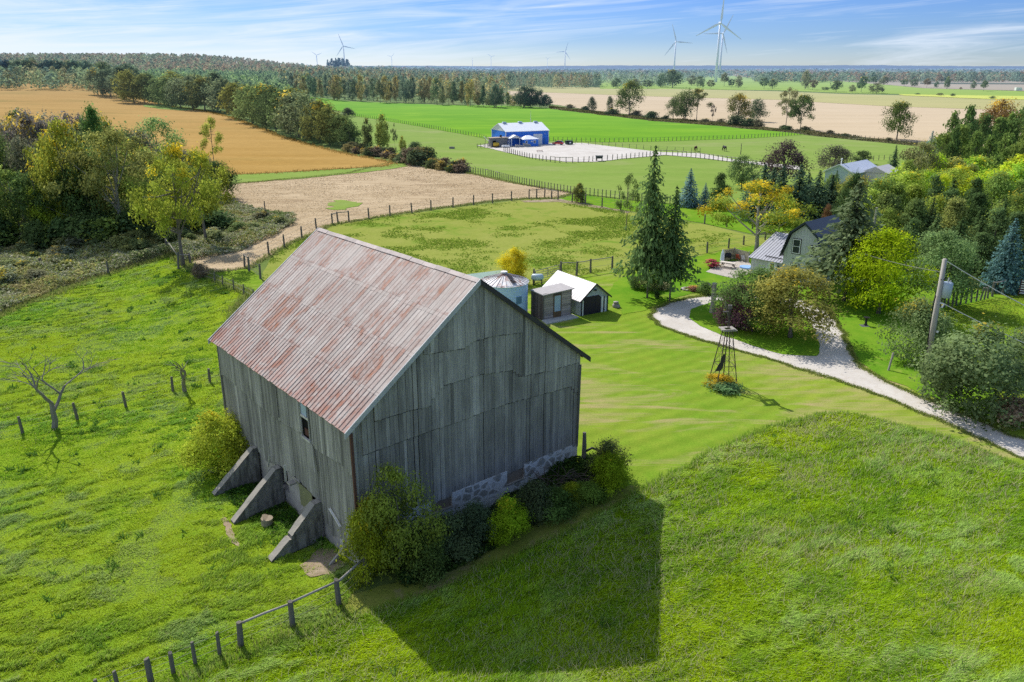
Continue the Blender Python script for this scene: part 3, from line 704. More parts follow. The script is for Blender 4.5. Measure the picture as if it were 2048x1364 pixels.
PROTO = {}
def proto(key, fn):
    if key not in PROTO: PROTO[key] = fn()
    return PROTO[key]
KINDS_ = {
    # name: crown args, trunk args, leaf material
    'broad':   (dict(kind='oval', z0=0.10, K=60, cr=0.14, irr=0.4), dict(limbs=10, r=0.022), 'leaf'),
    'maple':   (dict(kind='dome', z0=0.10, K=70, cr=0.14, irr=0.35), dict(limbs=12, r=0.022), 'leaf'),
    'full':    (dict(kind='oval', z0=0.02, K=56, cr=0.13, irr=0.3), dict(limbs=6, r=0.02), 'leaf'),
    'open':    (dict(kind='oval', z0=0.30, K=50, cr=0.088, irr=0.6, flat=0.7), dict(limbs=20, r=0.026, top=0.85), 'leaf'),
    'vase':    (dict(kind='oval', z0=0.27, K=56, cr=0.105, irr=0.5, flat=0.75), dict(limbs=12, r=0.017, top=0.85), 'leaf'),
    'poplar':  (dict(kind='column', z0=0.1, K=44, cr=0.13, R=0.42, irr=0.25), dict(limbs=7, r=0.016, top=0.9), 'leaf'),
    'sparse':  (dict(kind='oval', z0=0.3, K=24, cr=0.10, irr=0.6, flat=0.55), dict(limbs=14, r=0.016, top=0.88), 'leaf'),
    'pine':    (dict(kind='cone', z0=0.1, K=62, cr=0.125, irr=0.35, flat=0.55, R=0.47), dict(limbs=8, r=0.017, top=0.95), 'needle'),
    'bush':    (dict(kind='dome', z0=0.0, K=58, cr=0.15, irr=0.42, flat=0.8), None, 'leaf'),
    'shrub':   (dict(kind='dome', z0=0.0, K=20, cr=0.26, irr=0.35, flat=0.7), None, 'leaf'),
}
LOD = {3: (16000, 0.026, 26), 2: (6500, 0.038, 12), 1: (3000, 0.06, 7), 0: (1100, 0.09, 5)}
def tree_parts(kind, lod, seed):
    def mk():
        n, ls, _ = LOD[lod]
        if kind in ('spruce', 'fir'):
            tr, pe, de = {3: (30, 9, 26), 2: (30, 10, 14), 1: (26, 9, 8), 0: (16, 7, 5)}[lod]
            V_, F_, A, C = spruce(seed, tr, pe, de, ls={3: 0.066, 2: 0.085, 1: 0.11, 0: 0.15}[lod], droop=0.26 if kind == 'spruce' else 0.07, up=0.02 if kind == 'spruce' else 0.05, irr=0.62 if kind == 'spruce' else 0.18, pw=0.78 if kind == 'spruce' else 0.8, z0=(0.25 if lod == 3 else 0.15) if kind == 'spruce' else 0.02)
            tm = trunk_mesh(None, seed, r=0.014, top=0.97, lean=0.0); lm = 'needle'
        else:
            ca, ta, lm = KINDS_[kind]; ca = dict(ca)
            if kind == 'sparse': n = int(n * 0.45)
            if kind == 'open': n = int(n * 0.65)
            if kind in ('bush',): ls *= 1.3
            if kind in ('shrub',): ls *= 1.9; n = int(n * 0.6)
            V_, F_, A, C = crown(seed=seed, n=n, ls=ls, **ca)
            tm = trunk_mesh(C, seed, z0=ca['z0'], **ta) if ta else None
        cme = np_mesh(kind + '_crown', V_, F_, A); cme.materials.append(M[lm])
        tme = None
        if tm:
            to = tm.build('trunk', M['bark'], smooth=True); tme = to.data; bpy.data.objects.remove(to)
        return cme, tme
    return proto((kind, lod, seed), mk)

TREES = []
def tree(kind, p, ht, w, col, aut=0.0, lod=1, seed=0, name='tree', label=None, cat='tree', group=None, rz=None, lean=None, bark=None):
    cme, tme = tree_parts(kind, lod, seed)
    rg = random.Random(int(p[0] * 13 + p[1] * 7 + seed))
    o = thing(name, label, cat, (p[0], p[1], p[2] if len(p) > 2 else gz(p[0], p[1])), rg.uniform(0, 6.28) if rz is None else rz, group)
    o.scale = (w, w, ht)
    if lean: o.rotation_euler = (lean[0], lean[1], o.rotation_euler[2])
    if tme is not None:
        tk = bpy.data.objects.new('trunk', tme); COL.objects.link(tk); tk.parent = o
        if bark:
            tk.material_slots[0].link = 'OBJECT'; tk.material_slots[0].material = M[bark]
        c = bpy.data.objects.new('crown', cme); COL.objects.link(c); c.parent = o
        c.color = (*col, aut)
    else:
        c = bpy.data.objects.new('foliage', cme); COL.objects.link(c); c.parent = o; c.color = (*col, aut)
    TREES.append(o)
    return o

def ptree(kind, u, vb, vt, wpx, col, aut=0.0, lod=1, seed=0, label=None, name='tree', cat='tree', group=None, **kw):
    """tree whose foot stands at the survey reading (u, vb) and whose tip reaches row vt"""
    p = at(u, vb); ht = zat(p, vt) - p.z; kw.setdefault('rz', None)
    return tree(kind, p, ht, wid(p, wpx), col, aut, lod, seed, name, label, cat, group, **kw)
# ------------------------------------------------------------------ the barn (x along the gable, y along the eaves)
BW, BL, EV, PKH = 17.5, 19.5, 9.56, 16.15
barn = thing('barn', 'big weathered grey plank barn with rusty metal roof and leaning concrete buttresses', 'barn', (FLx, FLy, 0), math.atan2(Dy, Dx))
rb = random.Random(3)
def lerp_poly(P, x):
    if x <= P[0][0]: return P[0][1]
    for (a, b), (c, d) in zip(P, P[1:]):
        if x <= c: return b + (d - b) * (x - a) / (c - a + 1e-9)
    return P[-1][1]
def board_wall(name, L, top, bottom, seams, to3, mat, seed, prouds=(0.03, 0.10, 0.17), step=(0.20, 0.36), holes=()):
    """planks nailed up in tiers; each tier laps over the one below"""
    r_ = random.Random(seed); m = MB(); x = 0.0
    while x < L - 0.02:
        w_ = min(r_.uniform(*step), L - x); g = r_.choice((0.008, 0.008, 0.01, 0.012, 0.012, 0.02, 0.03, 0.06)); xa, xb = x, x + w_ - g; xm = (xa + xb) / 2
        z0 = bottom(xm) + r_.uniform(-0.05, 0.05); z1 = top(xm); col = (0.86 + .28 * float(fbm(xm * .7 + seed * 9, seed * 3.3, 2))) * r_.uniform(0.86, 1.14)
        cuts = [z0] + sorted(c for c in (lerp_poly(s_, xm) + r_.uniform(-.02, .02) for s_ in seams if s_[0][0] <= xm <= s_[-1][0]) if z0 + .2 < c < z1 - .2) + [z1]
        nlev = len(cuts) - 1
        for k in range(nlev):
            pr = prouds[min(len(prouds) - 1, k)] + r_.uniform(0, 0.012)
            a, b_ = cuts[k] + (0.0 if k == 0 else r_.uniform(-.02, .03)), cuts[k + 1] - (0.05 if k < nlev - 1 else 0)
            segs = [(a, b_)]
            for hx0, hx1, hz0, hz1 in holes:
                if xb > hx0 + .05 and xa < hx1 - .05:
                    ns = []
                    for s0, s1 in segs:
                        if s1 <= hz0 or s0 >= hz1: ns.append((s0, s1)); continue
                        if s0 < hz0: ns.append((s0, hz0))
                        if s1 > hz1: ns.append((hz1, s1))
                    segs = ns
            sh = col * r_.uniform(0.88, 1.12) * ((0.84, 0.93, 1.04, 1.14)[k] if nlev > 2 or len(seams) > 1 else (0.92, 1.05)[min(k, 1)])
            if r_.random() < 0.05: sh *= 1.3
            if r_.random() < 0.06: sh *= 0.7
            if k == 0 and r_.random() < .10: a += r_.uniform(.05, .35)
            for s0, s1 in segs:
                if s1 - s0 < 0.06: continue
                tz = r_.uniform(-0.006, 0.006)
                ta, tb = (top(xa), top(xb)) if abs(s1 - z1) < 1e-6 else (s1, s1)
                P = [to3(xa, 0, s0), to3(xb + tz, 0, s0), to3(xb + tz, pr, s0), to3(xa, pr, s0), to3(xa, 0, ta), to3(xb, 0, tb), to3(xb, pr, tb), to3(xa, pr, ta)]
                m.hexa(P, 0, sh)
        x += w_
    return m.build(name, mat, barn)
gt = lambda x: EV + (PKH - EV) * (1 - abs(x - BW / 2) / (BW / 2)) - 0.03
def gb(x):
    if x < 4.6: return 1.9 - 0.3 * (x < 1.5)
    return 2.66
sA = [(0.75, 7.3), (0.76, 7.5), (2.9, 7.53), (5.2, 7.62), (6.8, 7.59), (10.2, 7.73), (12.9, 7.62), (16.6, 7.43), (17.5, 6.58)]
sB = [(1.38, 9.34), (3.5, 9.34), (5.1, 9.23), (5.7, 10.0), (6.2, 10.25), (8.75, 10.3), (11.35, 9.94), (12.2, 9.31), (14.7, 9.11), (17.4, 9.06)]
sC = [(4.8, 12.55), (7.7, 12.26), (8.2, 12.56), (9.9, 12.57), (12.1, 12.3)]
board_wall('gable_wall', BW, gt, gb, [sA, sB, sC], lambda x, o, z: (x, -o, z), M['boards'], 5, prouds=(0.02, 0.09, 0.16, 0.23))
def sb(y):
    return lerp_poly([(0, 0.85), (1.9, 1.4), (3.3, 0.98), (3.4, 1.2), (5.1, 2.65), (7.7, 2.98), (10.2, 2.83), (12.7, 2.27), (14.3, 2.6), (19.5, 2.6)], y)
sS = [(0, 6.4), (1.1, 6.66), (4.7, 6.3), (4.75, 6.6), (6.3, 6.7), (9.9, 6.37), (13.2, 6.44), (18.6, 6.75), (19.5, 6.6)]
WH = (5.05, 6.05, 6.7, 9.30)
board_wall('side_wall', BL, lambda y: EV - 0.02, sb, [sS], lambda x, o, z: (-o, x, z), M['boards_side'], 9, prouds=(0.03, 0.10), holes=[WH])
board_wall('side_wall', BL, lambda y: EV - 0.02, lambda y: 1.6, [], lambda x, o, z: (BW + o, x, z), M['boards_side'], 10)
board_wall('gable_wall', BW, gt, lambda x: 1.2, [], lambda x, o, z: (x, BL + o, z), M['boards'], 11)
m = MB()   # black backing behind the planks, the unlit interior painted dark
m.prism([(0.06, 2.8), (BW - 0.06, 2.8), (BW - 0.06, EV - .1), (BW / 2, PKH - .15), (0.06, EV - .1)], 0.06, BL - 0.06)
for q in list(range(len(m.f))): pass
inn = m.build('dark_backing', M['dark'], barn)
# loose and hanging planks, patches
m = MB()
m.hexa([(-0.14, 4.75, 6.55), (-0.14, 4.95, 6.55), (-0.20, 4.60, 4.8), (-0.20, 4.45, 4.8), (-0.18, 4.75, 6.55), (-0.18, 4.95, 6.55), (-0.24, 4.60, 4.8), (-0.24, 4.45, 4.8)], 0, 1.3)
m.beam((-0.16, 3.1, 2.95), (-0.20, 1.75, 2.35), 0.13, 0.05, 0, 2.2)
m.beam((-0.15, 9.4, 9.2), (-0.15, 9.4, 6.7), 0.05, 0.03, 0, .5)
m.beam((-0.2, 12.0, 2.1), (-0.3, 11.3, 3.3), 0.12, 0.04, 0, 1.7); m.beam((-0.2, 9.2, 2.2), (-0.26, 9.0, 3.5), 0.14, 0.04, 0, 1.6)
m.build_each('loose_board', M['boards_side'], barn)
# corner downspout, weathered corner boards
m = MB(); m.beam((-0.10, -0.22, 9.1), (-0.06, -0.16, 2.2), 0.15, 0.13)
m.build('downspout', M['rustpost'], barn)
m = MB(); m.beam((BW - .12, -0.245, 8.9), (BW - .12, -0.13, 2.7), 0.12, 0.06, 0, .5); m.beam((-0.06, BL, 9.3), (-0.1, BL, 2.2), 0.14, 0.14, 0, .6)
m.beam((0.35, -0.28, 2.3), (0.30, -0.45, 0.0), 0.16, 0.16, 0, 2.0)
m.build_each('corner_board', M['boards_side'], barn)
# roof: two steel slopes with raised seams
def roof_slope(sgn):
    m = MB(); ovE, ovG = 0.50, 0.32
    pit = (PKH - EV) / (BW / 2); xe = BW / 2 + ovE; ze = PKH + 0.16 - pit * xe; y0, y1 = -ovG - .1, BL + ovG
    cx_ = BW / 2
    def P(t_, y, dz=0.0): return (cx_ + sgn * xe * t_, y, PKH + 0.16 + (ze - PKH - 0.16) * t_ + dz)
    per = 0.39; r_ = random.Random(4 + sgn)
    yy = y0; i = 0
    ys = [y0] + [k * per for k in range(math.ceil(y0 / per), math.ceil(y1 / per))] + [y1]
    rows = [0, 0.27, 0.52, 0.77, 1.0]
    for k in range(len(ys) - 1):
        for j in range(4):
            dz0 = r_.uniform(-0.008, 0.008) + 0.012 * (3 - j); sh = r_.uniform(0.9, 1.1)
            ext = r_.uniform(0, 0.005) if j == 3 else 0.006
            a, b_ = rows[j], rows[j + 1] + ext
            m.hexa([P(a, ys[k], dz0 - .03), P(a, ys[k + 1], dz0 - .03), P(b_, ys[k + 1], dz0 - .03), P(b_, ys[k], dz0 - .03), P(a, ys[k], dz0), P(a, ys[k + 1], dz0), P(b_, ys[k + 1], dz0), P(b_, ys[k], dz0)], 0, sh)
    for y in ys[1:-1]:
        m.hexa([P(0, y - .02, .0), P(0, y + .035, .0), P(1.0, y + .035, .0), P(1.0, y - .02, .0), P(0, y - .01, .038), P(0, y + .02, .038), P(1.0, y + .02, .038), P(1.0, y - .01, .038)], 0, 0.95)
    o = m.build('roof', M['rust_roof'], barn)
    for y in (y0 - 0.03, y1 + 0.03):
        m = MB(); m.hexa([P(0, y - .04, -.28), P(0, y + .04, -.28), P(1.01, y + .04, -.28), P(1.01, y - .04, -.28), P(0, y - .04, .07), P(0, y + .04, .07), P(1.01, y + .04, .07), P(1.01, y - .04, .07)], 0, 1)
        m.build('rake_board', M['trim_pale'] if sgn < 0 else M['trim_dark'], barn)
    m = MB()
    for k in range(24):
        y = y0 + .5 + k * (y1 - y0 - 1) / 23; a = Vector(P(0.93, y, -.16)); b_ = Vector(P(0.985, y, -.16)); m.beam(a, b_, 0.1, 0.14)
    m.build_each('rafter_tail', M['trim_dark'], barn)
roof_slope(-1); roof_slope(1)
m = MB(); ys = [-.4 + k * 1.43 for k in range(15)]
for a, b_ in zip(ys, ys[1:]):
    dz = rb.uniform(-.02, .02)
    m.prism([(BW / 2 - .26, PKH + .06 + dz), (BW / 2, PKH + .24 + dz), (BW / 2 + .26, PKH + .06 + dz), (BW / 2, PKH + .1 + dz)], a, b_ + .03, 0, rb.uniform(.8, 1.15))
m.build('ridge_cap', plain('stained_ridge_metal', (.40, .33, .31, 1), .6, .7, 2), barn)
# window in the side wall: pale upper sash, empty lower opening
m = MB(); y0, y1, z0, z1 = WH
m.box(-.16, -.08, y0 - .08, y0, z0, z1); m.box(-.16, -.08, y1, y1 + .08, z0, z1); m.box(-.2, -.08, y0 - .12, y1 + .12, z0 - .14, z0 - .002, 0, 1.5); m.box(-.15, -.06, y0, y1, 8.0, 8.14, 0, 1.6)
wf = m.build('window', M['boards_side'], barn)
m = MB(); m.box(-.09, -.05, y0 + .28, y1, 8.15, z1 - .1); m.build('pane', plain('pale_blue_board', (0.42, 0.52, 0.62, 1), 0.5), wf)
m = MB(); m.box(.0, .05, y0 + .3, y1 - .1, 6.75, 7.2); m.build('inner_beam', M['rustpost'], wf)
# foundation
def lump_wall(segs, thick, to3, name, mat, parent, seed, res=.35):
    r_ = random.Random(seed); m = MB()
    for a, b_, z0, z1 in segs:
        n_ = max(1, int((b_ - a) / res))
        for i in range(n_):
            x0 = a + (b_ - a) * i / n_; x1 = a + (b_ - a) * (i + 1) / n_
            m.hexa([to3(x0, 0, z0), to3(x1, 0, z0), to3(x1, thick, z0), to3(x0, thick, z0), to3(x0, 0, z1), to3(x1, 0, z1), to3(x1, thick, z1), to3(x0, thick, z1)], 0, 1)
    return m.build(name, mat, parent)
lump_wall([(0.1, 5.05, -.4, 2.9), (5.05, 6.6, -.4, 1.92), (6.6, 11.05, -.4, 2.9), (11.05, 12.55, -.4, 1.8), (12.55, BW - .02, -.4, 2.9)], 0.5, lambda x, o, z: (x, -0.06 + o, z), 'foundation', M['stone'], barn, 1)
m = MB(); m.box(5.0, 6.65, -.10, .1, 1.92, 1.98); m.box(11.0, 12.6, -.10, .1, 1.8, 1.86); m.build_each('window_sill', M['concrete'], barn)
m = MB(); m.box(5.05, 6.6, 0.08, 0.12, 1.98, 2.7); m.box(11.05, 12.55, 0.08, .12, 1.86, 2.7); m.build_each('boarded_opening', plain('brown_inner_wall', (0.26, 0.20, 0.15, 1), 0.9), barn)
sidew = lambda x, o, z: (0.12 + o, x, z)
lump_wall([(0.3, 5.9, -.3, .9), (0.3, 5.4, .9, 3.0), (7.8, 9.6, -.3, 3.0), (9.6, 11.0, -.3, 1.0), (11.0, BL - .1, -.3, 3.0), (5.9, 7.8, -.3, 1.0)], 0.4, sidew, 'foundation', plain('whitewashed_block', (0.42, 0.39, 0.36, 1), 0.9, 0.6, 1.5, bump=.4), barn, 2)
m = MB(); m.box(.05, .1, 5.95, 7.75, 1.05, 2.6); m.build('basement_window', plain('dusty_yellow_glass', (0.26, 0.26, 0.14, 1), 0.35, 0.4), barn)
m = MB(); m.hexa([(-.02, 5.4, 2.3), (-.02, 5.75, 2.3), (.1, 5.75, 2.3), (.1, 5.4, 2.3), (-.05, 7.9, .2), (-.05, 8.25, .2), (.1, 8.25, .2), (.1, 7.9, .2)]); m.box(-.5, -.02, 7.9, 8.4, 2.5, 2.62); m.build('window_frame', M['post_pale'], barn)
m = MB(); m.box(-.02, .05, 1.9, 2.3, .1, 2.6, 0, 1); m.build('door_jamb', plain('flaking_white_paint', (0.5, 0.49, 0.46, 1), .8, .6, 4), barn)
m = MB(); m.box(0.6, 17, .7, 19, .05, .1); m.build('cellar_floor', M['dark'], barn)
# slanting concrete buttresses
def buttress(y, prof, lean=0.0, notch=None):
    m = MB(); th_ = 0.28; n_ = len(prof)
    a = [(-p[0], y - th_ + lean * p[0], p[1]) for p in prof]; b_ = [(-p[0], y + th_ + lean * p[0], p[1]) for p in prof]
    m.poly(a); m.poly(b_[::-1])
    for i in range(n_):
        j = (i + 1) % n_; m.poly([a[i], b_[i], b_[j], a[j]])
    o = m.build('buttress', M['concrete'], barn)
    sd = o.modifiers.new('cut', 'SUBSURF'); sd.subdivision_type = 'SIMPLE'; sd.levels = sd.render_levels = 4
    tx = bpy.data.textures.new('lumps', 'CLOUDS'); tx.noise_scale = 0.7
    dm = o.modifiers.new('lumps', 'DISPLACE'); dm.texture = tx; dm.strength = 0.10; dm.mid_level = 0.5
buttress(14.35, [(0.05, -.2), (3.35, -.2), (3.35, .12), (0.35, 2.72), (0.05, 2.72)], 0.02)
buttress(10.45, [(0.05, -.2), (3.7, -.2), (3.7, .15), (0.45, 2.75), (0.05, 2.75)], -0.10)
buttress(4.75, [(0.05, -.2), (1.0, .12), (2.2, .1), (3.6, -.2), (3.6, .12), (2.35, 1.05), (2.2, 1.02), (2.15, 1.22), (0.5, 2.72), (0.05, 2.72)], -0.06)
for y in (14.35, 10.45, 4.75):
    pass
# ------------------------------------------------------------------ small things by the barn
def wb(x, y, z=0.0):
    v = barn_M @ Vector((x, y, z)); return v
barn_M = Matrix.Translation((FLx, FLy, 0)) @ Matrix.Rotation(math.atan2(Dy, Dx), 4, 'Z')
p = at(535, 1050); m = MB()
prof = [(0.0, 0), (0.36, 0), (0.35, .25), (0.37, .5), (.34, .52)]
m.tube([(0, 0, -.05), (0, 0, .25), (0.01, 0, .52)], [.40, .36, .38], 18)
o = m.build('log_stump', plain('old_stump_bark', (0.30, 0.25, 0.18, 1), .95, .7, 8, bump=.6)); o.location = p
tag(o, 'round sawn log stump standing in the grass between two concrete buttresses', 'stump')
m = MB(); m.tube([(0, 0, .522), (0.01, 0, .535)], [.34, .33], 18); m.build('cut_face', plain('sawn_wood', (0.42, 0.34, 0.24, 1), .9, .6, 9), o)
m = MB(); m.beam((-.5, -.1, .15), (1.9, .3, .12), .14, .12); m.beam((-.9, .1, .12), (-.35, 0, .3), .5, .25)
o = m.build('fallen_timber', M['post']); o.location = at(445, 945); tag(o, 'grey fallen timbers lying under the yellow bush by the barn', 'timber')
a = at(658, 1132); b_ = a + Vector((1.4, .9, 1.5))
m = MB(); m.beam(a, b_, .15, .12); o = m.build('leaning_plank', M['post_pale']); tag(o, 'loose grey plank leaning up against the barn corner over bare dirt', 'plank')
# pipe and post at the far corner
p = at(1167, 925); m = MB(); m.tube([(0, 0, -.1), (0.02, 0, 1.4), (0, .02, 2.35)], [.17, .16, .12], 9)
o = m.build('old_post', M['post']); o.location = p; tag(o, 'stout dark weathered post beside the far barn corner', 'post')
p = at(1180, 925); m = MB(); m.tube([(-.3, 0, .9), (0.1, 0, 1.15), (.6, -.1, 1.0), (.95, -.2, .5), (1.1, -.3, -.05)], .09, 8)
o = m.build('hose', M['black'], smooth=True); o.location = p; tag(o, 'black hose arching down to the ground by the barn corner', 'hose')
# ------------------------------------------------------------------ other buildings
def frame(u1, v1, u2, v2, z=None):
    a = at(u1, v1, z); b_ = at(u2, v2, z); return a, math.atan2(b_.y - a.y, b_.x - a.x), math.hypot(b_.x - a.x, b_.y - a.y)
def gable_roof(par, x0, x1, y0, y1, ze, zr, along='y', ov=.25, th_=.08, mat=None, name='roof', gap=0.0):
    """two separate slopes, ridge along `along`"""
    for s in (-1, 1):
        m = MB()
        if along == 'y':
            c = (x0 + x1) / 2; hw = (x1 - x0) / 2; pit = (zr - ze) / hw; xe = c + s * (hw + ov); zz = ze - pit * ov
            m.hexa([(c, y0 - ov, zr), (xe, y0 - ov, zz), (xe, y1 + ov, zz), (c, y1 + ov, zr), (c, y0 - ov, zr + th_), (xe, y0 - ov, zz + th_), (xe, y1 + ov, zz + th_), (c, y1 + ov, zr + th_)])
        else:
            c = (y0 + y1) / 2; hw = (y1 - y0) / 2; pit = (zr - ze) / hw; ye = c + s * (hw + ov); zz = ze - pit * ov
            m.hexa([(x0 - ov, c, zr), (x1 + ov, c, zr), (x1 + ov, ye, zz), (x0 - ov, ye, zz), (x0 - ov, c, zr + th_), (x1 + ov, c, zr + th_), (x1 + ov, ye, zz + th_), (x0 - ov, ye, zz + th_)])
        m.build(name, mat, par)
def gable_body(par, x0, x1, y0, y1, ze, zr, along, mat, name='wall'):
    m = MB()
    if along == 'y': m.prism([(x0, -.3), (x1, -.3), (x1, ze), ((x0 + x1) / 2, zr), (x0, ze)], y0, y1)
    else:
        c = (y0 + y1) / 2
        pr = [(y0, -.3), (y1, -.3), (y1, ze), (c, zr), (y0, ze)]
        m.poly([(x0, a, b_) for a, b_ in pr]); m.poly([(x1, a, b_) for a, b_ in pr][::-1])
        for i in range(5):
            (a, b_), (c_, d) = pr[i], pr[(i + 1) % 5]; m.poly([(x0, a, b_), (x1, a, b_), (x1, c_, d), (x0, c_, d)])
    return m.build(name, mat, par)
def window_x(par, x0, x1, z0, z1, y=-.03, glass=(0.03, 0.04, 0.05), fr='white', bars=1, dark=True):
    """window in a wall facing -y"""
    m = MB(); t_ = .09
    m.box(x0 - t_, x1 + t_, y - .05, y + .05, z0 - t_, z0); m.box(x0 - t_, x1 + t_, y - .05, y + .05, z1, z1 + t_); m.box(x0 - t_, x0, y - .05, y + .05, z0, z1); m.box(x1, x1 + t_, y - .05, y + .05, z0, z1)
    for b_ in range(bars):
        zc = z0 + (z1 - z0) * (b_ + 1) / (bars + 1); m.box(x0, x1, y - .045, y + .05, zc - .03, zc + .03)
    w_ = m.build('window', M[fr], par)
    if dark:
        m = MB(); q = t_ + .09; m.box(x0 - q, x1 + q, y - .02, y + .03, z0 - q, z1 + q); m.build('window_surround', M['black'], w_)
    m = MB(); m.box(x0, x1, y - .035, y + .04, z0, z1); m.build('pane', plain('window_glass', (*glass, 1), .12, .1, spec=.6), w_)
    return w_
# grey double garage with open dark door
A, rz, L = frame(940 + 1128 / 5.12, 500 + 680 / 5.12, 940 + 1408 / 5.12, 500 + 625 / 5.12)
g = thing('garage', 'small grey garage with white ribbed metal roof and one dark door', 'garage', A, rz)
gray_board = mat_metal_rib('grey_vertical_siding', (0.42, 0.46, 0.50), .3, 0, (0.2, .22, .25), .8, .5, .1)
W_, Dp = L, 7.0; ev, rg_ = 1.95, 3.5
gable_body(g, 0, W_, 0, Dp, ev, rg_, 'y', gray_board)
gable_roof(g, 0, W_, 0, Dp, ev, rg_, 'y', .28, .08, mat_metal_rib('white_ribbed_roof', (0.62, 0.60, 0.61), .46, 1, (0.22, .21, .22), .45, .85, .26))
m = MB(); m.hexa([(.42, -.05, 0), (W_ - 1.05, -.05, 0), (W_ - 1.05, .02, 0), (.42, .02, 0), (.42, -.05, 1.85), (W_ - 1.05, -.05, 1.85), (W_ - 1.05, .02, 1.85), (.42, .02, 1.85)])
m.hexa([(.42, -.05, 1.85), (W_ - 1.05, -.05, 1.85), (W_ - 1.05, .02, 1.85), (.42, .02, 1.85), (.8, -.05, 2.15), (W_ - 1.4, -.05, 2.15), (W_ - 1.4, .02, 2.15), (.8, .02, 2.15)])
m.build('garage_door', plain('dark_plum_door', (0.035, 0.028, 0.038, 1), .6, .3), g)
m = MB(); m.box(.24, .38, -.07, 0, 0, 1.8); m.box(W_ - .98, W_ - .72, -.07, 0, 0, 1.9); m.box(W_ - .5, W_ - .3, -.07, 0, 0, 1.7); m.build_each('door_trim', M['white'], g)
m = MB(); m.box(.10, .22, -.06, 0, 0, 1.9); m.box(W_ - .7, W_ - .55, -.06, 0, 0, 1.9); m.box(W_ - .12, W_ - .0, -.06, 0, 0, 1.9); m.build_each('door_trim', M['black'], g)
m = MB(); m.box(W_ * .5 - .12, W_ * .5 + .12, -.25, 0, 2.75, 2.9); m.build('gable_lamp', M['black'], g)
m = MB()
for s in (-1, 1):
    c = W_ / 2; m.beam((c, -.31, rg_ + .04), (c + s * (W_ / 2 + .3), -.31, ev - .24), .06, .16)
m.build_each('fascia', M['trim_dark'], g)
# plank shed with lean-to roof
A, rz, L = frame(940 + 745 / 5.12, 500 + 727 / 5.12, 940 + 1035 / 5.12, 500 + 672 / 5.12)
g = thing('plank_shed', 'small plank shed with a flat sloping metal roof and pale blue door', 'shed', A, rz)
plks = [MB(), MB()]; r_ = random.Random(8)
z = 0
while z < 2.9:
    hh = .26
    for x0, x1 in ((0.0, 1.35), (2.45, L)): plks[x0 > 1].box(x0 + r_.uniform(0, .03), x1, -.03 + r_.uniform(-.008, .008), .05, z, z + hh - .02, 0, r_.uniform(.8, 1.3))
    z += hh
pkm = plain('pinkish_planks', (0.36, 0.31, 0.28, 1), .9, .5, 5, streak=(.3, 1, 1))
for plk in plks: plk.build('front_wall', pkm, g)
m = MB(); y = 0
while y < 2.2: m.box(-.03, .03, y, y + .22, 0, 3.0, 0, r_.uniform(.6, 1.2)); y += .24
m.build('side_wall', plain('dark_side_planks', (0.15, 0.12, 0.11, 1), .9, .5, 5), g)
m = MB(); m.box(.04, L - .02, .06, 2.2, -.2, 2.95); m.build('wall', M['post'], g)
m = MB(); m.hexa([(-.12, -.25, 2.95), (L + .2, -.25, 3.15), (L + .2, 2.4, 3.15), (-.12, 2.4, 2.95), (-.12, -.25, 3.05), (L + .2, -.25, 3.25), (L + .2, 2.4, 3.25), (-.12, 2.4, 3.05)])
m.build('roof', mat_metal_rib('grey_shed_roof', (0.42, 0.39, 0.38), .3, 1, (.3, .28, .28), .7, .4), g)
m = MB(); m.box(1.37, 2.43, -.06, .03, 0.02, 2.75); dr = m.build('door', plain('brown_door', (0.16, 0.10, 0.05, 1), .7, .4), g)
m = MB(); m.box(1.5, 2.3, -.08, .0, .85, 2.65); m.build('pane', plain('pale_blue_panel', (0.40, 0.52, 0.62, 1), .4, .15), dr)
m = MB(); m.box(0, .14, -.06, .02, 0, 2.95); m.box(L - .14, L, -.06, .02, 0, 3.05); m.build_each('corner_board', M['post'], g)
Aw = [at(940 + a / 5.12, 500 + b_ / 5.12) for a, b_ in ((735, 730), (785, 768), (1112, 700), (1045, 668))]
m = MB(); m.poly([(q.x, q.y, q.z + .16) for q in Aw]); m.poly([(q.x, q.y, q.z - .1) for q in Aw][::-1])
for i in range(4):
    a, b_ = Aw[i], Aw[(i + 1) % 4]; m.poly([(a.x, a.y, a.z - .1), (b_.x, b_.y, b_.z - .1), (b_.x, b_.y, b_.z + .16), (a.x, a.y, a.z + .16)])
o = m.build('concrete_slab', plain('pale_slab', (0.50, 0.49, 0.46, 1), .9, .4, 3)); tag(o, 'pale concrete slab laid in front of the plank shed door', 'slab')
# grain bin
bp = Vector((-.62 * K, 61.3 * K, 0)); bp.z = gz(bp.x, bp.y)
g = thing('grain_bin', 'round galvanised grain bin with conical rusted metal roof', 'grain bin', bp)
R_ = 2.62; zt = zat((0, bp.y - R_), 573) - bp.z
m = MB(); nseg = 48; nz_ = int(zt / .09)
for i in range(nz_):
    z0, z1 = zt * i / nz_, zt * (i + 1) / nz_; ra, rb_ = (R_, R_ + .025) if i % 2 else (R_ + .025, R_)
    for k in range(nseg):
        a, b_ = 2 * PI * k / nseg, 2 * PI * (k + 1) / nseg
        m.poly([(ra * math.cos(a), ra * math.sin(a), z0), (ra * math.cos(b_), ra * math.sin(b_), z0), (rb_ * math.cos(b_), rb_ * math.sin(b_), z1), (rb_ * math.cos(a), rb_ * math.sin(a), z1)])
bw = m.build('bin_wall', plain('galvanised_blue', (0.50, 0.68, 0.92, 1), .6, .2, 1.2, .5), g, smooth=False)
ztop = zat((0, bp.y), 543) - bp.z - .25
rr = MW('bin_roof_metal'); pn = rr.pos(); nn = rr.noise(pn, 1.1, 5, .7); nl = rr.noise(pn, 9, 3, .6)
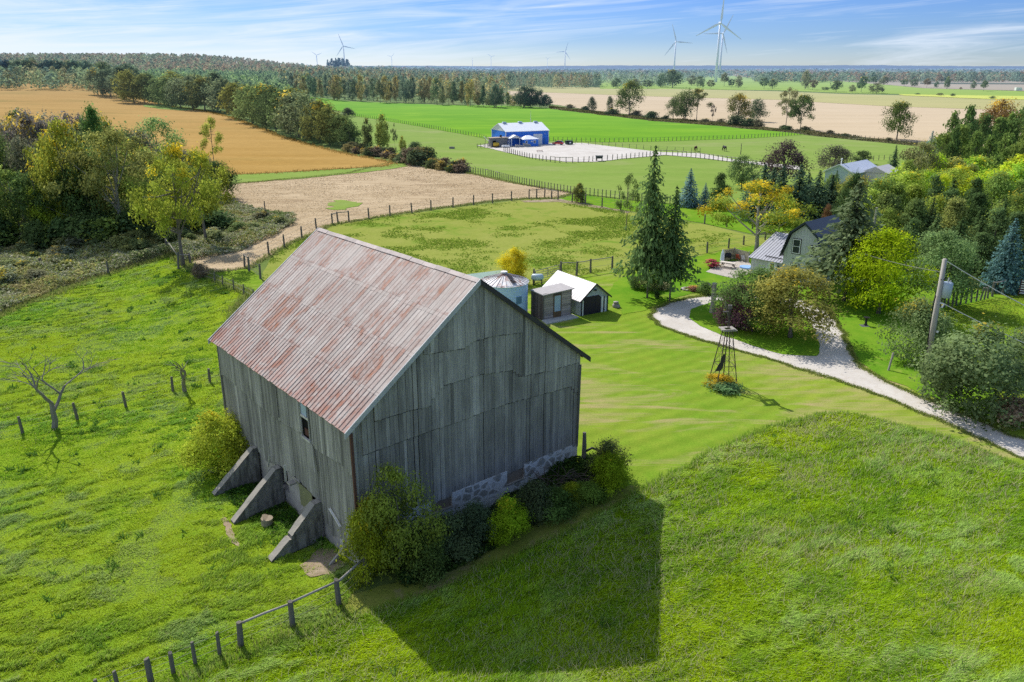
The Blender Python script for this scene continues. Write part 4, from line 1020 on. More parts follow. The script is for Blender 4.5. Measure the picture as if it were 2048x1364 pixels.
cc_ = rr.mix(rr.ramp(nn, [(.5, 0), (.62, 1)]), (0.78, 0.75, 0.74), (0.42, 0.18, 0.11)); cc_ = rr.scale(cc_, rr.math('MULTIPLY', rr.attr('shade'), rr.math('ADD', .7, rr.math('MULTIPLY', nl, .6))))
binroof = rr.surf(cc_, .5, .4)
m = MB(); rt = .34
for k in range(30):
    a, b_ = 2 * PI * k / 30, 2 * PI * (k + 1) / 30; e_ = R_ + .18; ze_ = zt - .08
    m.poly([(e_ * math.cos(a), e_ * math.sin(a), ze_), (e_ * math.cos(b_), e_ * math.sin(b_), ze_), (rt * math.cos(b_), rt * math.sin(b_), ztop), (rt * math.cos(a), rt * math.sin(a), ztop)], 0, random.uniform(.85, 1.1))
    m.beam((e_ * math.cos(a), e_ * math.sin(a), ze_ + .03), (rt * math.cos(a), rt * math.sin(a), ztop + .03), .03, .05, 0, .55)
br = m.build('bin_roof', binroof, g)
m = MB(); m.tube([(0, 0, ztop - .05), (0, 0, ztop + .2)], [.32, .32], 16); m.tube([(0, 0, ztop + .2), (0, 0, ztop + .27)], [.4, .36], 16, 0, 1.6); m.build('vent_cap', M['trim_pale'], g)
m = MB(); a = math.radians(-68)
for k in range(7):
    q = .18 + k * .11; r0 = R_ * (1 - q) + rt * q; z_ = zt + (ztop - zt) * q + .12; c, s_ = math.cos(a), math.sin(a)
    m.beam((r0 * c - s_ * .02, r0 * s_ + c * .02, z_), (r0 * c - s_ * .02 + .5 * -s_ , r0 * s_ + .5 * c, z_), .12, .06)
m.build('roof_ladder', M['trim_dark'], g)
m = MB(); a = math.radians(-52); m.box(-.35, .35, -.03, .06, 0, .8, M=Matrix.Rotation(a + PI / 2, 4, 'Z') @ Matrix.Translation((0, -R_ - .04, zt - 2.1)))
m.build('bin_door', plain('blue_grey_hatch', (0.13, 0.24, 0.36, 1), .5), g)
# low shed with pale green roof behind the bin
q0 = at(960, 592)
g = thing('low_shed', 'low shed with a pale green metal roof behind the grain bin', 'shed', (q0.x - 1.2, q0.y + 1.0, q0.z), math.radians(28))
zt_ = zat((0, q0.y + 3), 556) - q0.z
gable_body(g, 0, 6.4, 0, 5.5, zt_ - 1.0, zt_ + .2, 'x', M['post'])
gable_roof(g, 0, 6.4, 0, 5.5, zt_ - 1.0, zt_ + .2, 'x', .25, .07, mat_metal_rib('pale_green_roof', (0.42, 0.56, 0.46), .4, 0, (.3, .4, .33), .5, .4))
q0 = at(1075, 572); g = thing('small_tank', 'pale blue tank glimpsed between the shed and the garage', 'tank', (q0.x, q0.y + .6, q0.z))
m = MB(); m.tube([(-.8, 0, 1.0), (-.6, 0, 1.0), (.6, 0, 1.0), (.8, 0, 1.0)], [.2, .45, .45, .2], 16); m.build('tank_shell', plain('pale_blue_tank', (0.5, .62, .72, 1), .4), g, smooth=True)
m = MB(); m.box(-.6, -.5, -.5, .5, 0, .8); m.box(.5, .6, -.5, .5, 0, .8); m.build_each('stand', M['trim_dark'], g)
# ------------------------------------------------------------------ the house
P2 = at(1565, 526, 3.6); P1 = at(1499, 513.5, 3.6); rz = math.atan2(P2.y - P1.y, P2.x - P1.x)
g = thing('farmhouse', 'grey board farmhouse with steep gambrel gable and ribbed metal porch roof', 'house', (P2.x, P2.y, gz(P2.x, P2.y)), rz)
gzr = gz(P2.x, P2.y); house_side = mat_metal_rib('board_and_batten', (0.50, 0.52, 0.52), .42, 0, (0.28, .30, .31), .8, .55, .12)
hm = MB(); pr = [(0, -.3), (5.3, -.3), (5.3, 3.6), (4.4, 6.25), (2.65, 7.7), (.9, 6.25), (0, 3.6)]
hm.prism(pr, 0, 7.6); hm.build('wall', house_side, g)
darkroof = mat_metal_rib('dark_blue_roof', (0.07, 0.078, 0.10), .4, 1, (0.02, .02, .04), .4, .5)
rp = [(-.32, 3.1), (-.22, 3.35), (.75, 6.35), (2.65, 7.92), (4.55, 6.35), (5.52, 3.35), (5.62, 3.1)]
m = MB()
for (a, b_), (c, d) in zip(rp, rp[1:]):
    m.hexa([(a, -.42, b_), (c, -.42, d), (c, 7.9, d), (a, 7.9, b_), (a, -.42, b_ + .13), (c, -.42, d + .13), (c, 7.9, d + .13), (a, 7.9, b_ + .13)])
m.build('roof', darkroof, g)
m = MB()
for (a, b_), (c, d) in zip(rp, rp[1:]): m.beam((a, -.44, b_), (c, -.44, d), .07, .26)
m.build('fascia', plain('dark_green_fascia', (0.03, 0.045, 0.055, 1), .6), g)
window_x(g, 1.25, 2.15, 3.85, 5.55); window_x(g, 1.3, 2.2, 0.75, 2.3); window_x(g, 3.9, 4.7, .75, 2.3); window_x(g, 3.75, 4.3, 3.9, 5.0)
m = MB()
for k in range(2): m.beam((1.35 + k * .4, -.03, 3.05 - .03 * k), (1.55 + k * .4, -.14, 3.12), .06, .06)
m.build_each('wall_bracket', M['black'], g)
Lx = math.hypot(P2.x - P1.x, P2.y - P1.y)
m = MB(); rn, ri = 6.2, 2.5; zc = 3.6 - gzr
m.hexa([(-Lx + .25, .15, -.3), (-.02, .15, -.3), (-.02, rn, -.3), (-Lx + .25, rn, -.3), (-Lx + .25, .15, zc - .05), (-.02, .15, zc - .05), (-.02, rn, zc + ri - .2), (-Lx + .25, rn, zc + ri - .2)])
m.build('porch_wall', house_side, g)
m = MB(); m.hexa([(-Lx - .05, -.25, zc - .08), (-.02, -.25, zc - .08), (-.02, rn + .2, zc + ri), (-Lx - .05, rn + .2, zc + ri), (-Lx - .05, -.25, zc), (-.02, -.25, zc), (-.02, rn + .2, zc + ri + .08), (-Lx - .05, rn + .2, zc + ri + .08)])
m.build('porch_roof', mat_metal_rib('pale_porch_roof', (0.42, 0.42, 0.46), .44, 0, (0.06, .06, .08), .45, .9, .26), g)
m = MB(); m.beam((-2.9, .5, zc + .42), (-.35, .5, zc + .42), .06, .1); m.build('snow_guard', M['black'], g)
m = MB(); m.box(-1.95, -1.0, .05, .16, .0, 2.05); dr = m.build('door', M['white'], g)
m = MB(); m.box(-1.75, -1.2, .03, .1, .95, 1.85); m.build('pane', plain('door_glass', (0.16, 0.17, 0.08, 1), .2), dr)
m = MB(); m.box(-1.15, -1.08, -.02, .06, .9, 1.05); m.build('handle', M['black'], dr)
m = MB(); m.box(-2.12, -1.97, .06, .18, 0, 2.2); m.box(-.98, -.83, .06, .18, 0, 2.2); m.box(-2.12, -.83, .06, .18, 2.07, 2.2); m.build_each('door_frame', plain('pale_blue_trim', (.55, .62, .66, 1), .6), g)
m = MB(); m.box(-.62, -.5, -.05, .15, 1.5, 1.75); m.build('wall_lamp', M['black'], g)
m = MB(); r_ = random.Random(5)
for k in range(12): m.box(-2.6 + k * .2, -2.42 + k * .2, -1.6 - .05 * r_.random(), .1, -.1, .16 + .02 * r_.random(), 0, r_.uniform(.8, 1.2))
m.build('doorstep', plain('pinkish_flagstone', (0.55, .47, .42, 1), .9, .5, 3), g)
# hanging flower basket on the wall
m = MB(); m.tube([(-.1, -.35, 1.05), (-.1, -.35, 1.3)], [.14, .22], 10)
fb = m.build('hanging_basket', plain('rust_red_flowers', (0.28, 0.08, 0.03, 1), .9, .6, 12)); fb.parent = None
fb.matrix_world = Matrix.Translation((P2.x, P2.y, gzr)) @ Matrix.Rotation(rz, 4, 'Z'); tag(fb, 'rust coloured flower basket hanging beside the farmhouse door', 'flower basket')
# ------------------------------------------------------------------ far grey house among the trees
a3 = at(1651, 342, 4.2); b3 = at(1706, 347, 4.2); rz = math.atan2(b3.y - a3.y, b3.x - a3.x); L = math.hypot(b3.x - a3.x, b3.y - a3.y)
g0 = gz(a3.x, a3.y)
g = thing('bungalow', 'long low pale blue house with white metal roof half hidden by trees', 'house', (a3.x, a3.y, g0), rz)
gable_body(g, 0, L, 0, 15, 2.8, 4.55, 'y', plain('pale_blue_siding', (0.42, 0.52, 0.58, 1), .7, .2))
gable_roof(g, 0, L, 0, 15, 2.8, 4.55, 'y', .4, .1, mat_metal_rib('pale_grey_roof', (0.60, 0.64, 0.74), .5, 1, (.4, .42, .5), .4, .3))
m = MB()
for s in (-1, 1): m.beam((L / 2, -.43, 4.68), (L / 2 + s * (L / 2 + .45), -.43, 2.7), .08, .22)
m.build_each('fascia', M['white'], g)
m = MB(); m.box(-.2, 5.5, 9, 16, -.2, 2.7); m.prism([(L - .5, 2.7), (L + 5.8, 2.7), (L + 2.6, 4.1)], 6, 14); m.box(L - .5, L + 5.5, 6.2, 13.8, -.2, 2.7); m.build('wing', mat_metal_rib('white_roof_wing', (.62, .58, .58), .6, 1, (.4, .36, .36), .4, .6), g)
m = MB(); m.tube([(L / 2 - .6, 2.0, 4.2), (L / 2 - .6, 2.0, 5.6)], .13, 8); m.tube([(L / 2 - .6, 2.0, 5.6), (L / 2 - .6, 2.0, 5.85)], .26, 8); m.build('chimney', M['white'], g)
window_x(g, L * .3, L * .45, .9, 2.1, dark=False)
# ------------------------------------------------------------------ blue steel building
bq = lambda a, b_: (940 + a / 6.827, 230 + b_ / 6.827)
A, rz, L = frame(*bq(490, 430), *bq(1070, 405))
A.z += .2
g = thing('workshop', 'bright blue steel workshop with white roof on the gravel yard', 'workshop', A, rz)
blue = mat_metal_rib('blue_steel_siding', (0.012, 0.18, 0.72), .9, 0, (0.01, .14, .60), .5, .4); wr = mat_metal_rib('white_steel_roof', (0.84, 0.85, 0.88), .9, 0, (.74, .76, .82), .45, .3)
D_ = 12.6; ev = 4.85; rg2 = 7.3
gable_body(g, 0, L, 0, D_, ev, rg2, 'x', blue)
gable_roof(g, 0, L, 0, D_, ev, rg2, 'x', .3, .1, wr)
m = MB(); c = D_ / 2; m.poly([(-.06, 0, ev + .05), (-.06, c, rg2), (-.06, D_, ev + .05)]); m.poly([(-.02, 0, ev + .05), (-.02, D_, ev + .05), (-.02, c, rg2)]); m.build('gable_panel', plain('pale_gable_steel', (0.60, 0.64, 0.66, 1), .6), g)
m = MB()
for xx, yy in ((0, 0), (L, 0), (0, D_)): m.box(xx - .1, xx + .1, yy - .1, yy + .1, 0, ev)
m.box(0, L, -.35, -.3, ev - .12, ev + .05); m.build_each('corner_trim', M['white'], g)
for k in range(3):
    m = MB(); xx = L * (.13 + .37 * k); m.box(xx - .6, xx + .6, c - .45, c + .45, rg2 + .05, rg2 + .32); m.hexa([(xx - .8, c - .6, rg2 + .32), (xx + .8, c - .6, rg2 + .32), (xx + .8, c + .6, rg2 + .32), (xx - .8, c + .6, rg2 + .32), (xx - .6, c - .3, rg2 + .5), (xx + .6, c - .3, rg2 + .5), (xx + .6, c + .3, rg2 + .5), (xx - .6, c + .3, rg2 + .5)])
    m.build('roof_vent', plain('blue_grey_vent', (.3, .4, .52, 1), .5), g)
m = MB(); m.box(L * .64, L * .85, -.06, .0, 0, 3.7); gd = m.build('garage_door', M['white'], g)
m = MB(); m.box(L * .85 + .3, L * .85 + 1.2, -.05, 0, 0, 2.1); m.build('door', plain('blue_door_leaf', (.03, .16, .5, 1), .5), g)
m = MB(); m.box(L * .9, L * .9 + .2, -.2, 0, 3.6, 3.8); m.build('wall_lamp', M['white'], g)
# porch on posts with gable roof, and the office wing
m = MB(); m.box(.6, .8, -3.4, -3.2, 0, 2.9); m.box(3.7, 3.9, -3.4, -3.2, 0, 2.9); m.build_each('porch_post', M['white'], g)
gable_roof(g, .3, 4.2, -3.3, -.1, 2.9, 3.8, 'y', .35, .1, wr, 'porch_roof')
m = MB(); m.prism([(.5, 2.85), (4.0, 2.85), (2.25, 3.7)], -3.3, -3.2); m.build('porch_gable', M['white'], g)
m = MB(); m.box(.9, 1.7, -.08, 0, 0, 2.1); m.build('door', M['white'], g)
m = MB(); m.box(4.6, 10.2, -5.2, -.05, -.1, 2.5); ww = m.build('office_wall', blue, g)
m = MB(); e_ = .35
X0, X1, Y0, Y1 = 4.6 - e_, 10.2 + e_, -5.2 - e_, 0; zz = 2.45; zt3 = 3.6
m.poly([(X0, Y0, zz), (X1, Y0, zz), (X1 - 2.6, -2.4, zt3), (X0 + 2.6, -2.4, zt3)]); m.poly([(X0, Y1, zz), (X0, Y0, zz), (X0 + 2.6, -2.4, zt3)]); m.poly([(X1, Y0, zz), (X1, Y1, zz), (X1 - 2.6, -2.4, zt3)]); m.poly([(X1, Y1, zz), (X0, Y1, zz), (X0 + 2.6, -2.4, zt3), (X1 - 2.6, -2.4, zt3)]); m.poly([(X0, Y0, zz - .01), (X0, Y1, zz - .01), (X1, Y1, zz - .01), (X1, Y0, zz - .01)])
m.build('office_roof', wr, g)
for xx in (5.6, 8.8): 
    m = MB(); m.box(xx - .45, xx + .45, -5.28, -5.18, 1.0, 2.0); wq = m.build('window', M['white'], g)
    m = MB(); m.box(xx - .3, xx + .3, -5.3, -5.27, 1.15, 1.85); m.build('pane', plain('dark_pane', (.05, .08, .14, 1), .2), wq)
m = MB(); m.box(7.3, 8.0, -5.25, -5.2, 1.5, 1.9); m.build('wall_sign', plain('pale_notice', (.6, .65, .7, 1), .6), g)
wM = Matrix.Translation(A) @ Matrix.Rotation(rz, 4, 'Z')
def wput(o, x, y, z=0, r=0): o.matrix_world = wM @ Matrix.Translation((x, y, z)) @ Matrix.Rotation(r, 4, 'Z')
# concrete ramp walls, block shed, yellow tank, bins, antenna, slide
conc = plain('yard_concrete', (.42, .39, .36, 1), .9, .4, 1)
m = MB(); m.hexa([(0, 0, 0), (3.4, 0, 0), (3.4, .3, 0), (0, .3, 0), (0, 0, 1.0), (3.4, 0, .5), (3.4, .3, .5), (0, .3, 1.0)]); m.hexa([(3.4, 1, 0), (6.4, 1, 0), (6.4, 1.3, 0), (3.4, 1.3, 0), (3.4, 1, 1.3), (6.4, 1, .7), (6.4, 1.3, .7), (3.4, 1.3, 1.3)])
o = m.build('loading_ramp', conc); wput(o, .8, -6.4); tag(o, 'low concrete loading ramp walls in front of the blue workshop porch', 'ramp')
g = thing('block_shed', 'grey block lean-to shed with flat tan roof left of the blue workshop', 'shed'); wput(g, -6.3, -2.2)
m = MB(); m.box(0, 6.0, 0, 3.0, -.2, 3.0); m.build('wall', plain('grey_block', (.22, .22, .22, 1), .9, .5, 1), g)
m = MB(); m.box(-.6, 6.2, -.3, 3.2, 3.0, 3.15); m.build('roof', plain('tan_flat_roof', (.42, .34, .26, 1), .9, .3, 1), g)
m = MB(); m.box(3.6, 4.2, 1, 1.6, 3.15, 3.9); m.build('chimney', M['black'], g)
m = MB(); m.box(.3, 1.5, -.05, 0, 0, 2.2); m.build('doorway', M['dark'], g)
g = thing('fuel_tank', 'yellow cylindrical fuel tank standing beside the block shed', 'tank'); wput(g, -5.2, -3.4)
m = MB(); m.tube([(-1.0, 0, 1.0), (-.85, 0, 1.0), (.85, 0, 1.0), (1.0, 0, 1.0)], [.4, .66, .66, .4], 16); m.build('tank_shell', plain('yellow_tank', (.65, .42, .04, 1), .5), g, smooth=True)
m = MB(); m.box(-.8, -.6, -.4, .4, 0, .6); m.box(.6, .8, -.4, .4, 0, .6); m.build_each('stand', M['black'], g)
g = thing('grain_auger', 'white slatted loading chute tilted beside the block shed', 'chute'); wput(g, -8.6, -.8)
m = MB()
for k in range(7): m.beam((0, .15 * k, 3.6), (1.9, .15 * k, 1.9), .07, .05)
m.build('chute', M['white'], g)
m = MB(); m.beam((1.8, .4, 0), (1.8, .4, 2.0), .12); m.beam((.6, .4, 0), (.6, .4, 3.0), .1); m.build_each('leg', M['post'], g)
m = MB(); 
for a, b_ in (((0, 0), (2.5, -.3)), ((2.5, -.3), (5, -.5))):
    for z_ in (.5, .9, 1.3): m.beam((a[0], a[1], z_), (b_[0], b_[1], z_), .07)
for x_ in (0, 1.25, 2.5, 3.75, 5): m.beam((x_, -.1 * x_, 0), (x_, -.1 * x_, 1.5), .14)
o = m.build('pen_fence', M['post']); wput(o, -12, -2.6); tag(o, 'small grey rail pen left of the block shed', 'fence')
g = thing('antenna_mast', 'thin pale lattice antenna mast rising behind the blue workshop', 'mast'); wput(g, L * .98, D_ + 1.5)
zt_m = zat(g.matrix_world.translation, 221) - g.matrix_world.translation.z; m = MB()
for a in range(3):
    ca, sa = math.cos(a * 2.09) * .22, math.sin(a * 2.09) * .22; m.beam((ca, sa, 0), (ca * .6, sa * .6, zt_m * .72), .07)
for k in range(12): m.beam((.2, 0, k * .8), (-.1, .18, k * .8 + .4), .05)
m.beam((0, 0, zt_m * .7), (0, 0, zt_m), .06); m.build('lattice', M['trim_pale'], g)
for i, (xx, yy, lb) in enumerate(((-.9, -5.6, 'white wrapped bale left of the three by the yard fence'), (.0, -5.75, 'white wrapped bale, middle one of the three by the yard fence'), (.9, -5.9, 'white wrapped bale right of the three by the yard fence'))):
    m = MB(); m.tube([(-.5, 0, .45), (-.42, 0, .45), (.42, 0, .45), (.5, 0, .45)], [.3, .45, .45, .3], 12); o = m.build('wrapped_bale', M['white'], smooth=True); wput(o, xx - 2.6, yy, 0, .4 * i); tag(o, lb, 'bale', 'white bales by the yard')
# car
def car(p, rz_):
    g = thing('parked_car', 'small red hatchback parked beside the blue workshop', 'car', p, rz_)
    red = plain('red_car_paint', (.55, .012, .02, 1), .25, .05, spec=.6)
    m = MB(); pr = [(-2.0, .35), (2.0, .35), (2.05, .75), (1.1, .92), (-1.7, .95), (-2.05, .8)]
    m.prism(pr, -.85, .85); m.build('body', red, g, bevel=.08)
    m = MB(); b0 = [(-1.75, .92), (1.05, .92), (.35, 1.42), (-1.35, 1.45)]; n_ = 4
    lo = [(x, s * .8, z) for s in (-1,) for x, z in b0]; A_ = [(b0[0][0], -.8, .92), (b0[1][0], -.8, .92), (b0[1][0], .8, .92), (b0[0][0], .8, .92), (b0[3][0], -.62, 1.43), (b0[2][0], -.62, 1.43), (b0[2][0], .62, 1.43), (b0[3][0], .62, 1.43)]
    m.hexa(A_); m.build('windows', plain('car_glass', (.02, .025, .03, 1), .08, .05, spec=.7), g, bevel=.05)
    m = MB(); m.box(-1.32, .33, -.6, .6, 1.43, 1.47); m.build('car_roof', red, g, bevel=.02)
    for x in (-1.25, 1.3):
        for s in (-1, 1):
            m = MB(); m.tube([(x, s * .72, .32), (x, s * .9, .32)], [.32, .32], 16); w_ = m.build('wheel', M['black'], g)
            m = MB(); m.tube([(x, s * .9, .32), (x, s * .92, .32)], [.19, .17], 12); m.build('rim', M['trim_pale'], w_)
    for s in (-1, 1):
        m = MB(); m.box(1.95, 2.06, s * .62 - .15, s * .62 + .15, .62, .75); m.build('headlight', M['white'], g)
    return g
pc = at(940 + 1200 / 6.827, 230 + 415 / 6.827); pc.z += .2; car(pc, math.radians(165))
pc = at(940 + 1352 / 6.827, 230 + 412 / 6.827); g = thing('dumpster', 'dark green waste skip standing at the back of the gravel yard', 'skip', (pc.x, pc.y, pc.z + .2), rz)
m = MB(); m.hexa([(-1.2, -.7, .15), (1.2, -.7, .15), (1.2, .7, .15), (-1.2, .7, .15), (-1.3, -.85, 1.15), (1.3, -.85, 1.15), (1.3, .85, 1.35), (-1.3, .85, 1.35)]); m.build('bin_body', plain('dark_green_paint', (.02, .05, .045, 1), .5), g)
m = MB(); m.box(-1.3, 1.3, -.8, .85, 1.36, 1.42); m.build('lid', M['black'], g)
m = MB(); m.box(-.35, .35, -.87, -.82, .5, 1.0); m.build('label', M['white'], g)
pc = at(940 + 950 / 6.827, 230 + 510 / 6.827); m = MB(); m.box(-1, 1, -.6, .6, .35, .5)
for a in (-.9, .8):
    for b_ in (-.5, .4): m.box(a, a + .12, b_, b_ + .12, 0, .35)
o = m.build('wooden_pallet', plain('pinkish_wood', (.48, .38, .33, 1), .9)); o.location = (pc.x, pc.y, pc.z + .2); tag(o, 'low pinkish wooden platform lying on the gravel by the office', 'pallet')
pc = at(1198, 323); g = thing('feeder', 'small dark roofed hay feeder standing at the yard fence', 'feeder', pc)
m = MB(); m.hexa([(-.9, -.5, .9), (.9, -.5, .9), (.9, .5, .9), (-.9, .5, .9), (-1.1, -.6, 1.6), (1.1, -.6, 1.6), (1.1, .6, 1.75), (-1.1, .6, 1.75)]); m.build('hopper', plain('dark_feeder', (.05, .06, .06, 1), .7), g)
m = MB()
for a in (-.85, .85):
    for b_ in (-.4, .4): m.box(a - .06, a + .06, b_ - .06, b_ + .06, 0, .95)
m.build_each('leg', M['post'], g)
pc = at(904, 298); m = MB(); m.box(-.9, .9, -.4, .4, .0, .75); m.box(-.8, .8, -.3, .3, .75, .8, 0, .5); o = m.build('water_trough', plain('grey_trough', (.30, .28, .26, 1), .8)); o.location = pc; tag(o, 'small grey water trough alone in the meadow', 'trough')
# ------------------------------------------------------------------ fences
POSTM = []
for k in range(5):
    r_ = random.Random(40 + k); m = MB(); lx, ly = r_.uniform(-.05, .05), r_.uniform(-.05, .05)
    m.tube([(0, 0, -.12), (lx * .4, ly * .4, .35), (lx * .5, ly, .7), (lx, ly, 1.0)], [.5, .48, .46, .40 + .05 * r_.random()], 8, 0, 1)
    o = m.build('post', M['post']); POSTM.append(o.data); bpy.data.objects.remove(o)
def fence(label, pts, hts, r=.09, rails=(), wires=(), name='fence', rail_r=.07, cat='fence', group=None, lean=.04, seed=1):
    """pts: foot points; every post is its own part"""
    r_ = random.Random(seed); n_ = len(pts)
    if not isinstance(hts, (list, tuple)): hts = [hts] * n_
    if not isinstance(r, (list, tuple)): r = [r] * n_
    g = thing(name, label, cat, pts[0], 0, group); o0 = Vector(pts[0])
    for i, p in enumerate(pts):
        if hts[i] <= 0: continue
        c = bpy.data.objects.new('post', POSTM[r_.randrange(5)]); COL.objects.link(c); c.parent = g; c.location = Vector(p) - o0
        c.scale = (r[i] * 2, r[i] * 2, hts[i]); c.rotation_euler = (r_.uniform(-lean, lean), r_.uniform(-lean, lean), r_.uniform(0, 6.28))
    for i, j, f in rails:
        a = Vector(pts[i]) - o0 + Vector((0, 0, hts[i] * f)); b_ = Vector(pts[j]) - o0 + Vector((0, 0, hts[j] * f))
        m = MB(); md = a.lerp(b_, .5) + Vector((r_.uniform(-.04, .04), 0, r_.uniform(-.05, .03))); m.tube([a, md, b_], [rail_r, rail_r * .95, rail_r * .85], 7); m.build('rail', M['post_pale'], g, smooth=True)
    r_w = pts[0][1]
    for f in wires:
        m = MB()
        for i in range(n_ - 1):
            a = Vector(pts[i]) - o0 + Vector((0, 0, max(hts[i], .5) * f)); b_ = Vector(pts[i + 1]) - o0 + Vector((0, 0, max(hts[i + 1], .5) * f)); m.beam(a, b_, .009 if r_w < 60 else .022)
        m.build('wire', M['wire'], g)
    return g
def interp(px, n_):
    """n_ evenly spaced ground points along a surveyed line"""
    P = [at(u, v) for u, v in px]; L = [0]
    for a, b_ in zip(P, P[1:]): L.append(L[-1] + (b_.xy - a.xy).length)
    out_ = []
    for k in range(n_):
        d = L[-1] * k / (n_ - 1)
        for i in range(len(P) - 1):
            if d <= L[i + 1] + 1e-6:
                t_ = (d - L[i]) / (L[i + 1] - L[i] + 1e-9); q = P[i].lerp(P[i + 1], t_); out_.append(Vector((q.x, q.y, gz(q.x, q.y)))); break
    return out_
# lower pasture fence: thick posts with rail near the barn, thin stakes further left
near = [(198, 1392, 1359), (237, 1378, 1342), (302, 1363, 1318), (347, 1346, 1305), (391, 1329, 1285), (440, 1311, 1264), (482, 1292, 1244), (585.5, 1252, 1202), (678, 1210, 1159)]
pts = [at(u, v) for u, v, _ in near]; hts = [zat(p, t_) for p, (_, _, t_) in zip(pts, near)]
pe = at(733, 1165); pts.append(pe); hts.append(1.9)
fence('fence of round posts and one rail running from the barn corner down the lower pasture', pts, hts, [.1, .11, .16, .12, .10, .10, .16, .16, .16, .17], [(6, 7, .9), (7, 8, .93), (8, 9, .88)], (.3, .6, .9), seed=3)
mid = [(46, 868, 833), (155, 839, 805), (252, 814, 783), (346, 783, 754), (420, 765, 737), (470, 752, 725)]
pts = [at(u, v) for u, v, _ in mid]; hts = [zat(p, t_) - p.z for p, (_, _, t_) in zip(pts, mid)]
pts = [at(-120, 905), at(-40, 888)] + pts; hts = [1.6, 1.6] + hts
fence('line of six grey posts crossing the pasture to the left barn corner', pts, hts, .13, (), (.35, .65, .9), seed=4, lean=.07)
top = [(521, 558), (498.5, 543), (489.5, 536), (538, 510), (569, 495), (604, 477.5), (633, 460), (665, 449.5), (676, 446), (698, 444), (738, 438), (780, 432), (824, 427), (862, 421), (906, 415), (947, 410), (985, 407), (1023, 402), (1058, 398), (1073, 397), (1089, 395), (1103, 398), (1116, 400), (1144, 405), (1171, 409), (1204, 415), (1241, 421), (1278, 428), (1320, 435)]
pts = [at(u, v) for u, v in top]
fence('paddock fence of grey posts curving behind the barn beside the mown straw field', pts, 2.05, .15, [(1, 2, .95), (7, 8, .92), (8, 9, .92), (18, 19, .92), (19, 20, .92), (20, 21, .92), (21, 22, .9)], (.3, .6, .88), seed=5, lean=.05)
side = [(390, 555), (430, 565), (446, 572), (468, 580), (488, 590), (508, 600)]
fence('short row of thin posts in dry grass left of the barn roof', [at(u, v) for u, v in side], 1.4, .09, (), (.4, .8), seed=6)
cor = [(335, 500), (357, 538), (381, 528), (390, 545)]
fence('broken corner fence with a pale rail under the leaning yellow tree', [at(u, v) for u, v in cor], [1.8, 2.4, 1.6, 1.3], .16, [(0, 1, .9), (1, 2, .85)], (), seed=7, lean=.12)
low = [(1068, 566), (1122, 552), (1153, 551), (1181, 546), (1224, 539), (1316, 524), (1414, 506), (1457, 497), (1487, 490), (1530, 480)]
fence('paddock fence of thick posts with a rail just behind the garage', [at(u, v) for u, v in low], [1.9, 2.0, 1.95, 1.95, 1.9, 1.7, 1.7, 1.6, 1.5, 1.4], .15, [(1, 2, .9), (2, 3, .92), (3, 4, .92)], (.4, .8), seed=8)
a, b_ = at(1071, 564), at(1119, 551); g = thing('farm_gate', 'grey tubular farm gate between the bin and the garage', 'gate', a, math.atan2(b_.y - a.y, b_.x - a.x)); L = (b_.xy - a.xy).length
m = MB()
for z_ in (.25, .55, .85, 1.15, 1.5): m.tube([(0, 0, z_), (L, 0, z_)], .035, 6)
for x_ in (0, L / 2, L): m.tube([(x_, 0, .2), (x_, 0, 1.52)], .04, 6)
m.build('gate_frame', plain('gate_steel', (.25, .24, .22, 1), .6), g)
m = MB(); m.tube([(-.12, 0, .6), (-.02, 0, .6)], .05, 6); m.tube([(-.12, 0, 1.3), (-.02, 0, 1.3)], .05, 6); m.build_each('hinge', M['trim_dark'], g)
fence('lone posts of the fence crossing the green verge by the blue spruces', interp([(1409, 448), (1456, 455), (1560, 462), (1640, 455)], 6), 1.7, .14, (), (.8,), seed=9)
fence('long pasture fence of close dark posts beyond the straw field', interp([(932, 345), (976, 352), (1030, 366), (1086, 378), (1141, 387), (1217, 396), (1300, 404), (1400, 414), (1450, 418)], 78), 1.7, .10, [(8, 9, .95), (13, 14, .95), (14, 15, .95)], (.5, .9), seed=10)
yard = [(1008, 304), (1034, 311.5), (1060, 318), (1096, 324), (1119, 326.5), (1147, 326.5), (1175, 325), (1190, 323), (1238, 320), (1280, 316), (1320, 311), (1352, 312), (1400, 317.5), (1450, 324), (1490, 330), (1530, 337)]
fence('dark post and rail fence along the front of the white gravel yard', interp(yard, 66), 1.75, .12, [(i, i + 1, .95) for i in (18, 19, 20, 21, 40, 41, 42, 43, 44, 45, 46, 47, 48, 49, 50, 51, 52, 53, 54, 55, 56, 57, 58, 59, 60, 61, 62, 63)], (.5,), rail_r=.09, seed=11)
fence('wire fence on thin posts along the lower left edge of the bright crop', interp([(712, 233), (760, 240), (860, 256.5), (960, 275.5), (972, 279)], 60), 1.6, .11, (), (.5, .95), seed=12)
fence('wire fence on thin posts between the bright crop and the horse meadow', interp([(1098, 282), (1200, 285), (1300, 284), (1400, 280.5), (1500, 277), (1600, 270.5)], 64), 1.6, .11, (), (.5, .95), seed=13)
fence('faint wire fence behind the parked red car', interp([(1098, 285), (1200, 292), (1300, 300), (1400, 306)], 22), 1.5, .08, (), (.5, .95), seed=14)
fence('far wire fence on posts running right below the stubble field', interp([(1640, 270), (1720, 279), (1830, 290), (1900, 296)], 30), 1.6, .12, (), (.5, .95), seed=15)
fence('wire fence behind the pale bungalow', interp([(1640, 332), (1740, 322), (1820, 318)], 20), 1.6, .1, (), (.5, .95), seed=16)
cedar = [(1880, 617), (1888, 616), (1896, 615), (1904, 614), (1912, 612), (1920, 610), (1931, 608), (1942, 606), (1952, 604), (1960, 602), (1968, 600), (1975, 598)]
